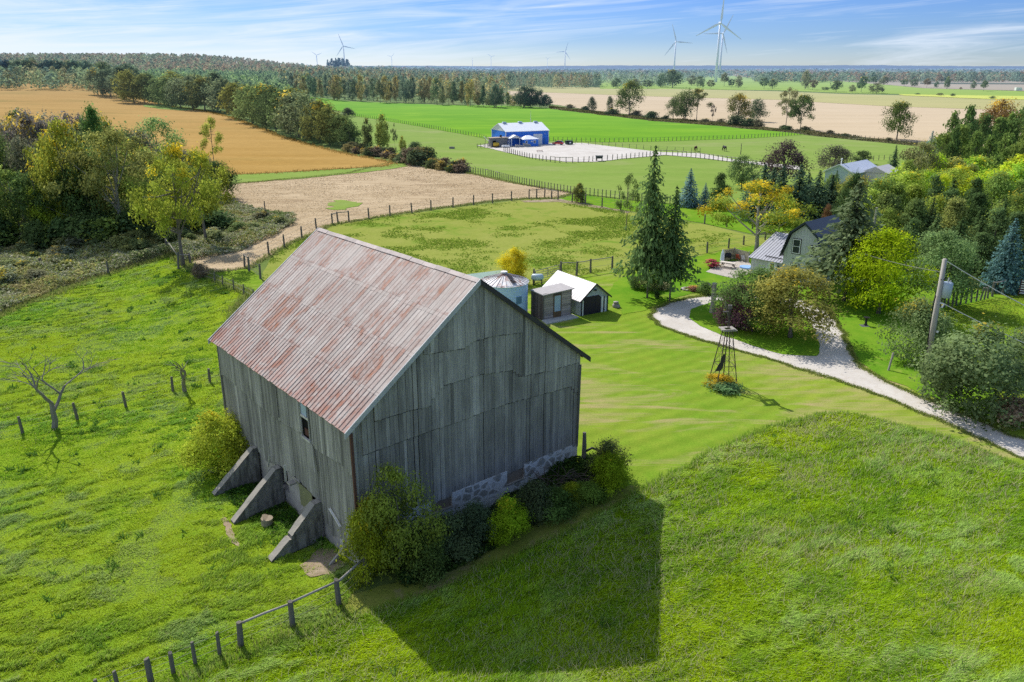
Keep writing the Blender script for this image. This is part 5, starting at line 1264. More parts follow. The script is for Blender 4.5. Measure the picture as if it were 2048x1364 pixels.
fence('row of close leaning split cedar stakes behind the transformer pole', [at(u, v) for u, v in cedar], [1.9, 1.8, 2.0, 1.9, 1.95, 2.0, 1.9, 1.7, 1.6, 1.7, 1.6, 1.7], .11, (), (.4, .8), seed=17, lean=.1)
fence('two thick posts joined by a leaning rail right of the cedar stakes', [at(1984, 594), at(2004, 590)], 1.9, .15, [(0, 1, .95)], (), seed=18, lean=.08)
fence('low wire fence half hidden in brush at the right roadside', [at(2022, 838), at(2045, 812), at(2080, 850)], 1.3, .06, (), (.5, .9), seed=19)
a = at(2036, 592); g = thing('slatted_gate', 'maroon and white slatted gate at the right picture edge', 'gate', a, math.radians(-25))
m = MB()
for k in range(6): m.box(0, 2.6, -.03, .03, .35 + k * .3, .48 + k * .3)
m.build_each('slat', M['white'], g); m = MB(); m.box(0, .08, -.05, .05, 0, 2.1); m.box(2.5, 2.6, -.05, .05, 0, 2.1); m.box(.02, 2.58, .035, .05, .3, 2.0); m.build('frame', plain('maroon_frame', (.10, .03, .035, 1), .7), g)
# posts standing alone
for u, v, t_, r_, lb in ((532, 441, 402, .13, 'tall thin dead pole standing in the scrub by the straw field'), (529, 441, 428, .22, 'short thick stump post at the foot of the thin dead pole'), (83, 538, 516, .25, 'squat grey stump in the scrub near the left edge'), (217, 548, 522, .16, 'grey post in the dry grass at the pasture edge'), (1481, 310, 287, .13, 'lone tall grey post on the horse meadow near the trees')):
    p = at(u, v); m = MB(); ht = zat(p, t_) - p.z; m.tube([(0, 0, -.1), (.04, 0, ht * .6), (0, .05, ht)], [r_, r_ * .9, r_ * .75], 8); o = m.build('pole' if ht > 2 else 'post', M['post']); o.location = p; tag(o, lb, 'post')
p = at(1776, 742); m = MB(); m.tube([(0, 0, -.1), (.35, .25, 1.7)], [.1, .09], 8); o = m.build('marker_post', M['post_pale']); o.location = p; tag(o, 'short pale post leaning on the grass beside the gravel drive', 'post')
p = at(1812, 717); m = MB(); m.beam((0, 0, 0), (0, 0, .6), .22, .1); o = m.build('marker_stone', M['white']); o.location = p; tag(o, 'small white marker at the foot of the roadside lilac', 'marker')
p = at(1731, 652); m = MB(); m.tube([(0, 0, .1), (0, 0, .35), (0, 0, .8), (0, 0, 1.0)], [.22, .12, .12, .35], 10); m.box(-.6, .3, -.5, .3, 0, .08, 0, 6); o = m.build('garden_urn', M['black']); o.location = p; tag(o, 'small black urn in the shade under the yellow green maple', 'urn')
p = at(1232, 615); m = MB(); m.tube([(0, 0, -.1), (0, 0, .3), (.05, 0, .55)], [.42, .45, .25], 9); m.tube([(.1, -.2, .0), (.3, -.25, .35)], [.3, .2], 8); m.box(-.3, .25, -.3, .2, .55, .72)
o = m.build('boulder', plain('grey_fieldstone', (.34, .31, .27, 1), .9, .5, 3, bump=.6), smooth=True); o.location = p; tag(o, 'grey fieldstones stacked on the lawn beside the garage', 'boulder')
# grey trunk stub at the bend of the drive, hydro pole behind the house
p = at(1424, 626); ht = zat(p, 566) - p.z; m = MB(); m.tube([(0, 0, -.1), (.05, 0, ht * .4), (0, 0, ht)], [.36, .29, .26], 10); m.tube([(0, 0, ht * .8), (-.7, 0, ht * 1.0)], [.12, .05], 6)
o = m.build('trunk_stub', M['pale_bark']); o.location = p; tag(o, 'tall grey cut tree trunk standing at the bend of the drive', 'tree trunk')
# transformer pole
p = at(1847, 768); pt = at(1890, 518, zat(p, 518)) if False else None
ztop = zat(p, 518); rx, ry, rz_ = ray(1890, 518); t_ = p.y / ry; tip = Vector((rx * t_, p.y, ztop))
g = thing('utility_pole', 'grey wooden utility pole with a transformer can leaning by the drive', 'utility pole', p); d = tip - p
m = MB(); m.tube([(0, 0, -.3), tuple(d * .5), tuple(d)], [.27, .23, .18], 12); m.build('pole', plain('silvered_pole', (.40, .37, .33, 1), .9, .5, 3, streak=(1, 1, .1), bump=.4), g, smooth=True)
q = d * .765; m = MB(); cx_ = q + Vector((.55, -.1, 0)); m.tube([cx_ + Vector((0, 0, -.65)), cx_ + Vector((0, 0, .6)), cx_ + Vector((0, 0, .68))], [.40, .42, .30], 18); tr = m.build('transformer', plain('pale_grey_can', (.42, .50, .58, 1), .4, .1), g, smooth=True)
m = MB(); m.tube([cx_ + Vector((0, 0, .65)), cx_ + Vector((0, 0, 1.05))], [.07, .05], 8); m.tube([cx_ + Vector((.2, 0, .6)), cx_ + Vector((.2, 0, .85))], [.05, .04], 8); m.build_each('bushing', M['trim_pale'], tr)
m = MB(); m.beam(q + Vector((0, 0, .3)), q + Vector((.3, 0, .3)), .1); m.beam(q + Vector((0, 0, -.3)), q + Vector((.3, 0, -.3)), .1); m.tube([q + Vector((-.15, -.1, .9)), q + Vector((.25, -.1, .95))], .09, 6); m.build_each('bracket', M['trim_dark'], g)
m = MB(); m.tube([d * .72 + Vector((-.3, -.1, 0)), d * .6 + Vector((-.42, -.1, 0)), d * .35 + Vector((-.3, -.1, 0)), d * .1 + Vector((-.26, -.1, 0))], .045, 6); m.build('cable', M['black'], g)
m = MB(); m.tube([d * .665 + Vector((.1, -.15, 0)), d * .665 + Vector((.5, -.2, -.1)), d * .65 + Vector((.3, -.2, -.25))], [.08, .06, .08], 6); m.tube([d * .17 + Vector((.05, -.25, 0)), d * .17 + Vector((.05, -.3, .18))], [.14, .14], 8); m.tube([d * .43 + Vector((.28, -.2, 0)), d * .43 + Vector((.36, -.2, .15))], [.1, .1], 8); m.build_each('insulator', M['white'], g)
def cable(name, a, b_, sag, r, lb, mat='wire'):
    a, b_ = Vector(a), Vector(b_); m = MB(); P = []
    for k in range(13):
        s_ = k / 12; q_ = a.lerp(b_, s_) - a; q_.z -= sag * 4 * s_ * (1 - s_); P.append(q_)
    m.tube(P, r, 5); o = m.build(name, M[mat]); o.location = a; return tag(o, lb, 'cable')
M['pale_wire'] = plain('pale_wire', (.55, .55, .52, 1), .5)
w1 = tip + Vector((.2, 0, -.2)); e1 = at(2200, 660, zat((0, tip.y - 6), 655)); 
def wend(u, v, y):
    rx, ry, rz_ = ray(u, v); t_ = y / ry; return Vector((rx * t_, y, H + rz_ * t_))
cable('power_line', w1, wend(2300, 722, p.y - 6), .5, .035, 'upper pale wire running right from the top of the utility pole', 'pale_wire')
cable('power_line', p + d * .665 + Vector((.3, -.1, 0)), wend(2300, 785, p.y - 5), .4, .035, 'lower pale wire running right from below the transformer', 'pale_wire')
cable('service_wire', p + d * .9, wend(1640, 470, 108), .6, .018, 'thin dark wire dropping from the utility pole toward the house trees', 'wire')
p = at(1738, 520); m = MB(); ht = zat(p, 415) - p.z; m.tube([(0, 0, -.1), (0, 0, ht)], [.24, .17], 8); o = m.build('pole', M['post_pale']); o.location = p; tag(o, 'grey pole rising among the pines behind the farmhouse', 'utility pole')
p = at(1706, 392); m = MB(); ht = zat(p, 365) - p.z; m.tube([(0, 0, 0), (0, 0, ht)], .08, 6); m.tube([(0, -.1, ht), (0, -.2, ht + .1)], [.75, .7], 16); o = m.build('satellite_dish', M['white']); o.location = p; tag(o, 'round white satellite dish among the treetops below the pale bungalow', 'satellite dish')
# ------------------------------------------------------------------ old wind pump tower without its wheel
q_ = lambda a, b_: (1380 + a / 5.68, 560 + b_ / 5.68)
pm = at(*q_(372, 1180)); zpl = zat(pm, 560 + 560 / 5.68) - pm.z; zt_ = zat(pm, 560 + 285 / 5.68) - pm.z
g = thing('windpump_tower', 'old rusty windpump tower without its wheel over a small flower bed', 'windmill tower', pm, math.radians(8))
bh, th_ = .94, .30; zc = [0, zpl * .27, zpl * .62, zpl]
hw = lambda z_: bh + (th_ - bh) * z_ / zpl
iron = plain('rusty_iron', (.075, .06, .05, 1), .8, .6, 4)
for sx, sy in ((-1, -1), (1, -1), (1, 1), (-1, 1)):
    m = MB(); m.beam((sx * bh, sy * bh, 0), (sx * th_, sy * th_, zpl), .065, .065); m.build('leg', iron, g)
for z_ in (.45, zpl * .37, zpl * .68):
    w_ = hw(z_); m = MB(); c4 = [(-w_, -w_, z_), (w_, -w_, z_), (w_, w_, z_), (-w_, w_, z_)]
    for i in range(4): m.beam(c4[i], c4[(i + 1) % 4], .04)
    m.build('cross_bar', iron, g)
m = MB()
for z0, z1 in ((.45, zpl * .37), (zpl * .37, zpl * .68), (zpl * .68, zpl * .98)):
    a_, b_ = hw(z0), hw(z1)
    for s in (-1, 1):
        m.beam((-a_, s * a_, z0), (b_, s * b_, z1), .018); m.beam((a_, s * a_, z0), (-b_, s * b_, z1), .018); m.beam((s * a_, -a_, z0), (s * b_, b_, z1), .018); m.beam((s * a_, a_, z0), (s * b_, -b_, z1), .018)
m.build('brace', iron, g)
m = MB(); m.box(-.62, .62, -.62, -.28, zpl, zpl + .07); m.box(-.62, .62, .28, .62, zpl, zpl + .07); m.box(-.62, -.28, -.28, .28, zpl + .01, zpl + .08); m.box(.28, .62, -.28, .28, zpl + .01, zpl + .08); m.box(-.85, .5, -.62, -.5, zpl + .1, zpl + .16); m.build('platform', M['post_pale'], g)
m = MB(); m.tube([(0, 0, 0), (0, 0, zpl + .1), (0, 0, zt_)], [.05, .05, .1], 8); m.beam((.14, 0, zpl), (.05, 0, zt_ - .3), .05); m.build('mast', iron, g)
m = MB(); m.tube([(0, 0, zt_ - .35), (0, 0, zt_)], [.17, .19], 10); m.box(-.55, .1, -.06, .06, zt_ - .62, zt_ - .54); m.beam((-.45, 0, zt_ + .35), (-.05, 0, zt_ - 1.1), .05); m.beam((-.3, .05, zt_ + .1), (-.55, .05, zt_ - .5), .03); m.beam((-.3, 0, zt_ - 1.5), (.1, 0, zt_ - 1.5), .05); m.build('gear_head', plain('weathered_head', (.14, .125, .12, 1), .8), g)
m = MB(); w_ = hw(zpl * .35); vx = -w_ - .1
m.poly([(vx, -w_, zpl * .36), (vx + .35, -w_ - .02, zpl * .34), (vx + .52, -w_ - .02, zpl * .60), (vx + .30, -w_, zpl * .61)]); m.poly([(vx - .35, -w_ - .03, zpl * .30), (vx + .25, -w_ - .03, zpl * .31), (vx + .3, -w_ - .03, zpl * .47), (vx + .02, -w_ - .03, zpl * .46)])
m.poly([(vx, -w_ + .03, zpl * .36), (vx + .30, -w_ + .03, zpl * .61), (vx + .52, -w_ + .01, zpl * .60), (vx + .35, -w_ + .01, zpl * .34)]); m.build('tail_vane', plain('dark_sheet_vane', (.045, .04, .035, 1), .7), g)
# ------------------------------------------------------------------ patio
def hq(a, b_): return (1400 + a / 10.24, 490 + b_ / 10.24)
pa = [at(*hq(*c)) for c in ((120, 560), (450, 360), (980, 330), (1150, 560), (700, 700))]
m = MB(); m.poly([(p.x, p.y, p.z + .10) for p in pa]); 
for i in range(5):
    a, b_ = pa[i], pa[(i + 1) % 5]; m.poly([(a.x, a.y, a.z - .1), (b_.x, b_.y, b_.z - .1), (b_.x, b_.y, b_.z + .1), (a.x, a.y, a.z + .1)])
tag(m.build('patio', plain('stone_patio', (.45, .40, .35, 1), .9, .5, 2)), kind='structure')
p0, p1, p2 = at(*hq(490, 330)), at(*hq(690, 290)), at(*hq(985, 370))
g = thing('windbreak', 'curved pale woven windbreak panel around the patio', 'windbreak', p0); m = MB(); r_ = random.Random(2)
for a, b_ in ((p0, p1), (p1, p2)):
    for k in range(9):
        z_ = k * .19; m.beam(Vector((a.x, a.y, z_ + a.z)) - p0, Vector((b_.x, b_.y, z_ + b_.z)) - p0, .05, .17, 0, r_.uniform(.7, 1.2))
m.build('panel', plain('woven_wood', (.34, .31, .22, 1), .9, .5, 6), g)
for q in (p0, p1, p2): m = MB(); m.beam(q - p0, q - p0 + Vector((0, 0, 1.75)), .12); m.build('post', M['post_pale'], g)
p = at(*hq(450, 365)); g = thing('patio_umbrella', 'closed white and blue patio umbrella beside the picnic table', 'umbrella', p); zt_ = zat(p, 498.5) - p.z
m = MB(); m.tube([(0, 0, 0), (0, 0, zt_)], .03, 6); m.build('pole', M['trim_dark'], g)
m = MB(); m.tube([(0, 0, zt_ - 1.6), (0, 0, zt_ - 1.3), (0, 0, zt_ - .5), (0, 0, zt_)], [.30, .27, .2, .03], 9); m.build('canopy', plain('white_blue_cloth', (.6, .66, .78, 1), .8, .3, 4, streak=(1, 1, .1)), g)
p = at(*hq(560, 470)); g = thing('picnic_table', 'pale wooden picnic table with benches on the patio', 'picnic table', p, rz_pt := math.radians(-38))
m = MB(); m.box(-1.1, 1.1, -.4, .4, .75, .82); m.build('table_top', plain('pale_picnic_wood', (.62, .55, .48, 1), .8, .3), g)
for s in (-1, 1): m = MB(); m.box(-1.1, 1.1, s * .8 - .15, s * .8 + .15, .43, .49); m.build_each('bench', plain('pale_bench_wood', (.60, .54, .46, 1), .8, .3), g)
for s in (-1, 1): m = MB(); m.beam((s * .8, -.75, 0), (s * .8, .1, .75), .09); m.beam((s * .8, .75, 0), (s * .8, -.1, .75), .09); m.box(s * .8 - .04, s * .8 + .04, -.8, .8, .36, .42); m.build_each('leg', M['post'], g)
for (a, b_), col_, nm, lb, cat, s_ in (((230, 470), (.42, .05, .07), 'flower_pot', 'crimson flowers massed at the left end of the patio', 'flowers', .95), ((290, 430), (.06, .01, .03), 'flower_pot', 'dark purple flowers behind the crimson ones on the patio', 'flowers', .5), ((560, 325), (.02, .02, .03), 'barbecue', 'black covered barbecue in front of the woven windbreak', 'barbecue', .7), ((790, 320), (.40, .08, .04), 'garden_chair', 'orange red chair at the back of the patio', 'chair', .55), ((905, 345), (.5, .5, .52), 'garden_chair', 'pale grey chair at the right of the patio', 'chair', .5), ((950, 480), (.25, .42, .75), 'paddling_pool', 'blue and white paddling pool by the porch wall', 'pool', .9), ((430, 440), (.6, .42, .05), 'toy', 'yellow toy under the picnic table', 'toy', .3)):
    p = at(*hq(a, b_)); mt = plain(nm + '_paint', (*col_, 1), .8, .6, 9, bump=.6)
    if cat in ('flowers',):
        g = thing(nm, lb, cat, p); m = MB(); m.tube([(0, 0, 0), (0, 0, .4)], [.3, .42], 12); m.build('pot', M['trim_dark'], g)
        V_, F_, A, C = crown('dome', 5, 700, .12, 0, 20, .2); me = np_mesh('blooms', V_ * np.array([2.2 * s_, 2.2 * s_, .9 * s_]) + np.array([0, 0, .35]), F_, A); link_mesh('blooms', me, mt, g)
    elif cat == 'barbecue':
        g = thing(nm, lb, cat, p); m = MB(); m.tube([(-.5, 0, .8), (-.4, 0, .85), (.4, 0, .85), (.5, 0, .8)], [.2, .33, .33, .2], 12); m.build('lid', mt, g); m = MB()
        for x_ in (-.4, .4): m.box(x_ - .03, x_ + .03, -.25, -.19, 0, .7); m.box(x_ - .03, x_ + .03, .19, .25, 0, .7)
        m.build_each('leg', M['black'], g)
    elif cat == 'chair':
        g = thing(nm, lb, cat, p, 2.2); m = MB(); m.box(-.3, .3, -.3, .3, .4, .46); m.build('seat', mt, g); m = MB(); m.hexa([(-.3, .26, .46), (.3, .26, .46), (.3, .32, .46), (-.3, .32, .46), (-.3, .4, 1.0), (.3, .4, 1.0), (.3, .46, 1.0), (-.3, .46, 1.0)]); m.build('backrest', mt, g); m = MB()
        for x_ in (-.27, .22):
            for y_ in (-.27, .22): m.box(x_, x_ + .05, y_, y_ + .05, 0, .4)
        m.build_each('leg', mt, g)
    elif cat == 'pool':
        m = MB(); m.tube([(0, 0, 0), (0, 0, .28), (0, 0, .3)], [.9, .95, .8], 20); o = m.build(nm, mt); o.location = p; tag(o, lb, cat)
    else:
        m = MB(); m.tube([(0, 0, 0), (0, 0, .25), (0, 0, .3)], [.25, .28, .15], 10); m.tube([(.2, 0, .1), (.5, 0, .1)], [.12, .12], 8); o = m.build(nm, mt); o.location = p; tag(o, lb, cat)
# ------------------------------------------------------------------ horses grazing (far off)
def horse(p, rz_, col, lb, s=1.0):
    me = bpy.data.meshes.new('horse'); bm = bmesh.new()
    J = dict(p=(-.55, 0, 1.32, .27), m=(0, 0, 1.24, .30), c=(.5, 0, 1.28, .28), n1=(.78, 0, 1.25, .19), n2=(1.05, 0, .82, .13), hd=(1.22, 0, .48, .12), mz=(1.36, 0, .2, .065), r=(-.78, 0, 1.25, .16), t1=(-.9, 0, 1.0, .06), t2=(-.93, 0, .55, .05))
    for sd, y in (('l', .17), ('r', -.17)):
        J['fe' + sd] = (.5, y, .85, .10); J['fk' + sd] = (.53, y, .50, .055); J['ff' + sd] = (.50, y, .12, .04); J['fh' + sd] = (.54, y, .03, .055)
        o_ = .12 if sd == 'l' else -.05
        J['hs' + sd] = (-.6 + o_ * .3, y, .98, .15); J['hk' + sd] = (-.80 + o_, y, .56, .06); J['hf' + sd] = (-.74 + o_, y, .14, .042); J['hh' + sd] = (-.70 + o_, y, .03, .055)
    E_ = [('p', 'm'), ('m', 'c'), ('c', 'n1'), ('n1', 'n2'), ('n2', 'hd'), ('hd', 'mz'), ('p', 'r'), ('r', 't1'), ('t1', 't2')]
    for sd in 'lr': E_ += [('c', 'fe' + sd), ('fe' + sd, 'fk' + sd), ('fk' + sd, 'ff' + sd), ('ff' + sd, 'fh' + sd), ('p', 'hs' + sd), ('hs' + sd, 'hk' + sd), ('hk' + sd, 'hf' + sd), ('hf' + sd, 'hh' + sd)]
    vs = {k: bm.verts.new(v[:3]) for k, v in J.items()}
    for a, b_ in E_: bm.edges.new((vs[a], vs[b_]))
    ks = list(J); bm.to_mesh(me); bm.free()
    o = link_mesh('horse', me, plain('coat_' + lb.split()[0], (*col, 1), .7, .3, 2, sh=False)); sk_ = o.modifiers.new('skin', 'SKIN')
    for i, k in enumerate(ks): me.skin_vertices[0].data[i].radius = (J[k][3], J[k][3]); me.skin_vertices[0].data[i].use_root = (k == 'p')
    sb_ = o.modifiers.new('sub', 'SUBSURF'); sb_.levels = sb_.render_levels = 1
    o.location = p; o.rotation_euler = (0, 0, rz_); o.scale = (s, s, s); tag(o, lb, 'horse')
    m = MB(); m.beam((.62, 0, 1.5), (1.02, 0, .98), .05, .14); m.build('mane', M['black'], o)
horse(at(1391, 303.5), math.radians(60), (.09, .03, .02), 'bay horse grazing on the meadow beyond the gravel drive', 1.25)
horse(at(1448.5, 303), math.radians(100), (.035, .035, .04), 'dark horse with a grey back grazing right of the bay horse', 1.3)
# ------------------------------------------------------------------ wind turbines
def turbine(hub, dist, rpx, angs, lb, vb=None, yaw=0.0):
    u, v = hub; rx, ry, rz_ = ray(u, v); t_ = dist / ry; P = Vector((rx * t_, dist, H + rz_ * t_)); z0 = gz(P.x, P.y) - 2
    R_ = rpx * (dist * CT + (H - P.z) * ST) / F; s_ = R_ / 48.0
    g = thing('wind_turbine', lb, 'wind turbine', (P.x, P.y, z0)); hh = P.z - z0
    m = MB(); m.tube([(0, 2.5 * s_, 0), (0, 2.5 * s_, hh * .5), (0, 2.5 * s_, hh - 1 * s_)], [2.35 * s_ * 1.25, 1.95 * s_, 1.35 * s_], 20); m.build('tower', M['turbine'], g, smooth=True)
    if not angs: return
    m = MB(); m.hexa([(-1.9 * s_, -1 * s_, hh - 1.8 * s_), (1.9 * s_, -1 * s_, hh - 1.8 * s_), (1.6 * s_, 9 * s_, hh - 1.6 * s_), (-1.6 * s_, 9 * s_, hh - 1.6 * s_), (-1.9 * s_, -1 * s_, hh + 2 * s_), (1.9 * s_, -1 * s_, hh + 2 * s_), (1.6 * s_, 9 * s_, hh + 2 * s_), (-1.6 * s_, 9 * s_, hh + 2 * s_)]); m.build('nacelle', M['turbine'], g, bevel=.5 * s_)
    m = MB(); m.tube([(0, -1 * s_, hh), (0, -2.6 * s_, hh), (0, -4 * s_, hh)], [1.9 * s_, 1.6 * s_, .3 * s_], 14); hb = m.build('hub', M['turbine'], g, smooth=True)
    for a in angs:
        a = math.radians(a); d = Vector((math.cos(a), 0, math.sin(a))); q = Vector((-math.sin(a), 0, math.cos(a))); m = MB(); c0 = Vector((0, -2.2 * s_, hh))
        sec = [(0.02, 1.0, 1.0), (.06, 1.1, 1.0), (.2, 2.3, .65), (.45, 1.6, .42), (.75, 1.0, .28), (.97, .55, .14), (1.0, .15, .06)]; pr_ = []
        for f_, w_, tk in sec:
            c = c0 + d * R_ * f_; w_ *= s_ * 1.15; tk *= s_; pr_.append([c + q * w_ * .6, c + Vector((0, -tk, 0)), c - q * w_, c + Vector((0, tk, 0))])
        for A_, B_ in zip(pr_, pr_[1:]):
            for k in range(4): m.poly([A_[k], A_[(k + 1) % 4], B_[(k + 1) % 4], B_[k]])
        m.build('blade', M['turbine'], hb)
def ang3(hub, tips): return [math.degrees(math.atan2(hub[1] - t_[1], t_[0] - hub[0])) for t_ in tips]
def T_(hub, tips, dist, rpx, lb): turbine(hub, dist, rpx, ang3(hub, tips), lb)
T_((1441, 46), [(1444, -12), (1392, 71), (1481, 74)], 1540, 54, 'tallest nearest wind turbine, its top blade cut off by the sky edge')
T_((1446, 67), [(1463, 32), (1407, 68), (1457, 104)], 2150, 39, 'wind turbine lined up just behind the nearest one')
T_((1352, 83), [(1342, 50), (1385, 86), (1330, 110)], 2450, 34, 'wind turbine standing alone left of the tallest one')
T_((686.5, 92), [(678, 69), (710, 97), (672, 111)], 3600, 24.5, 'wind turbine above a clump of dark trees left of centre')
T_((633, 110), [(622, 103), (645, 106), (632, 124)], 6500, 12.5, 'small wind turbine at the far left of the skyline')
T_((783, 113), [(775, 111), (790, 106), (784, 122)], 8000, 9, 'small wind turbine between the centre left one and the bare mast')
turbine((944.7, 115), 8000, 8, [], 'slender far tower on the skyline that shows no blades')
T_((982, 113), [(974, 107.5), (991, 111), (982, 122)], 8000, 9, 'small wind turbine just right of the bare mast')
T_((1095, 118), [(1091, 114), (1101, 113.5), (1095, 125)], 9500, 6.5, 'faintest smallest wind turbine on the skyline')
T_((1130.5, 103), [(1136, 85), (1112.6, 104.5), (1141, 118.5)], 4400, 18.5, 'medium wind turbine above the middle of the picture')
# ------------------------------------------------------------------ trees one by one
G1 = (.085, .14, .03); DK = (.035, .065, .02); PI_ = (.05, .085, .03); YG = (.30, .36, .02); OL = (.13, .15, .035); BL_ = (.075, .12, .105)
# by the house and drive
ptree('spruce', 1294, 597, 290, 122, (.085, .13, .045), .1, 3, 1, 'tallest dark spruce with bare lower trunk on the lawn by the drive', 'spruce_tree', 'spruce')
ptree('spruce', 1339, 603, 372, 112, (.09, .145, .05), .1, 3, 2, 'shorter spruce crowding the right side of the tallest spruce', 'spruce_tree', 'spruce')
ptree('fir', 1377, 414, 337, 56, (.12, .19, .19), 0, 2, 3, 'blue spruce on the verge, largest of the three small conifers', 'blue_spruce', 'spruce')
ptree('fir', 1408, 418, 365, 34, (.12, .19, .19), 0, 2, 4, 'smallest blue spruce in the middle of the three small conifers', 'blue_spruce', 'spruce')
ptree('pine', 1438, 418, 346, 54, (.08, .12, .04), .1, 2, 5, 'dark green conifer right of the smallest blue spruce', 'pine_tree', 'pine')
ptree('sparse', 1252, 462, 348, 52, (.15, .20, .06), 0, 2, 6, 'thin pale young tree behind the left side of the tallest spruce', 'young_tree')
ptree('bush', 1158, 405, 367, 26, (.12, .13, .04), .3, 1, 7, 'round olive bush alone on the green verge at the paddock corner', 'round_bush', 'bush')
ptree('open', 1512, 508, 364, 175, (.15, .19, .03), .62, 3, 8, 'big forked maple turning orange and yellow behind the farmhouse', 'maple_tree', 'maple', bark='pale_bark')
ptree('maple', 1580, 676, 541, 190, (.19, .18, .045), .22, 3, 9, 'broad olive and bronze maple on the island inside the drive', 'maple_tree', 'maple')
ptree('full', 1496, 655, 536, 150, (.11, .17, .05), 0, 3, 10, 'green leafy tree at the left side of the drive island', 'leafy_tree')
ptree('bush', 1473, 660, 572, 74, (.13, .065, .09), 0, 3, 11, 'purple leaved plum below the green tree on the drive island', 'plum_tree', 'plum tree')
ptree('spruce', 1688, 602, 358, 205, (.12, .155, .075), .05, 3, 12, 'huge grey green spruce hiding the right half of the farmhouse', 'spruce_tree', 'spruce')
ptree('maple', 1756, 628, 466, 158, (.27, .35, .012), .15, 3, 13, 'bright yellow green maple right of the huge grey green spruce', 'maple_tree', 'maple')
ptree('maple', 1868, 612, 468, 140, (.13, .19, .07), 0, 3, 14, 'rounded grey green tree behind the top of the transformer pole', 'leafy_tree')
ptree('fir', 2003, 582, 436, 98, (.07, .13, .125), 0, 3, 15, 'blue green spruce with layered boughs at the right edge', 'blue_spruce', 'spruce')
ptree('bush', 1828, 724, 606, 108, (.15, .20, .08), .25, 3, 16, 'leafy lilac bush left of the utility pole', 'lilac_bush', 'bush')
ptree('bush', 1935, 822, 655, 205, (.15, .20, .085), .1, 3, 17, 'largest leafy lilac bush right of the utility pole', 'lilac_bush', 'bush')
ptree('bush', 2040, 770, 665, 110, (.14, .19, .08), .1, 3, 18, 'lilac bush cut off by the right picture edge', 'lilac_bush', 'bush')
ptree('shrub', 2030, 850, 800, 90, (.20, .15, .10), .2, 2, 19, 'low brownish brush at the right roadside', 'brush', 'bush')
ptree('bush', 1863, 690, 640, 44, (.14, .19, .08), .1, 2, 20, 'narrow lilac sucker behind the utility pole', 'lilac_bush', 'bush')
ptree('broad', 1483, 378, 312, 58, (.075, .11, .04), 0, 2, 21, 'round dark green tree left of the purple maple', 'leafy_tree')
ptree('maple', 1566, 372, 285, 84, (.075, .052, .052), 0, 2, 22, 'large purple leaved maple beyond the dark evergreens', 'purple_maple', 'maple')
ptree('maple', 1666, 345, 292, 66, (.075, .07, .05), 0, 2, 23, 'dark maple with purple right side behind the pale bungalow', 'purple_maple', 'maple')
ptree('maple', 1724, 328, 301, 34, (.06, .085, .03), 0, 1, 24, 'small dark round tree above the bungalow roof', 'leafy_tree')
for i, (u, vb, vt, w) in enumerate(((1520, 442, 328, 70), (1556, 446, 331, 62), (1590, 448, 328, 66), (1628, 446, 340, 64), (1500, 430, 350, 50), (1540, 425, 335, 60), (1610, 428, 345, 58), (1655, 440, 350, 60))):
    ptree('spruce', u, vb, vt, w * 1.35, (.065, .105, .06), 0, 2, 30 + i % 3, 'dark spruce in the tight evergreen screen behind the farmhouse', 'spruce_tree', 'spruce', group='evergreen screen behind the farmhouse')
for i, (u, vb, vt, w, c, au) in enumerate(((1490, 455, 425, 16, (.4, .2, .03), .5), (1520, 458, 440, 14, (.45, .3, .04), .5), (1652, 462, 405, 30, (.45, .12, .07), .3), (1450, 452, 430, 26, (.35, .3, .03), .5), (1440, 560, 520, 60, (.13, .2, .06), 0))):
    pass
ptree('bush', 1294, 580, 550, 52, (.13, .15, .06), .2, 2, 41, 'trimmed brown green shrub behind the trunk of the tallest spruce', 'garden_shrub', 'bush')
ptree('bush', 1268, 578, 553, 26, (.08, .12, .04), 0, 2, 42, 'small dark green shrub left of the spruce trunks', 'garden_shrub', 'bush')
ptree('shrub', 1325, 578, 562, 34, (.25, .25, .14), .2, 2, 43, 'pale flowering plants between the two spruce trunks', 'garden_shrub', 'bush')
ptree('shrub', 1313, 598, 584, 12, (.05, .08, .03), 0, 2, 44, 'little dark fern between the two spruce trunks', 'fern', 'plant')
ptree('shrub', 1388, 582, 572, 28, (.18, .09, .07), .2, 2, 45, 'reddish plants in the round stone flower bed', 'garden_shrub', 'plant')
ptree('shrub', 1412, 588, 565, 30, (.09, .14, .04), 0, 2, 47, 'low green shrub at the inner bend of the drive', 'garden_shrub', 'bush')
p = at(1384, 580); m = MB()
for k in range(14):
    a = k / 14 * 2 * PI; m.box(-.16, .16, -.14, .14, 0, .22, 0, random.uniform(.7, 1.3), Matrix.Translation((1.25 * math.cos(a), .8 * math.sin(a), 0)) @ Matrix.Rotation(a, 4, 'Z'))
o = m.build('stone_edging', plain('pale_edging_stone', (.5, .45, .4, 1), .9, .4, 3)); o.location = p; tag(o, 'ring of pale stones edging a small flower bed on the lawn', 'flower bed')
pb = at(1445, 776)
tree('bush', pb + Vector((0, .5, 0)), .95, 2.6, (.34, .26, .03), .3, 2, 48, 'flowering_bush', 'mound of yellow flowers under the windpump tower', 'bush')
tree('shrub', pb + Vector((.1, -.55, 0)), .65, 2.7, (.10, .17, .07), 0, 2, 49, 'hosta_plants', 'dark leafy plants in front of the yellow flowers under the tower', 'plant')
ptree('poplar', 1030, 570, 498, 74, (.42, .36, .02), .3, 3, 50, 'bright yellow young tree behind the grain bin', 'yellow_tree')
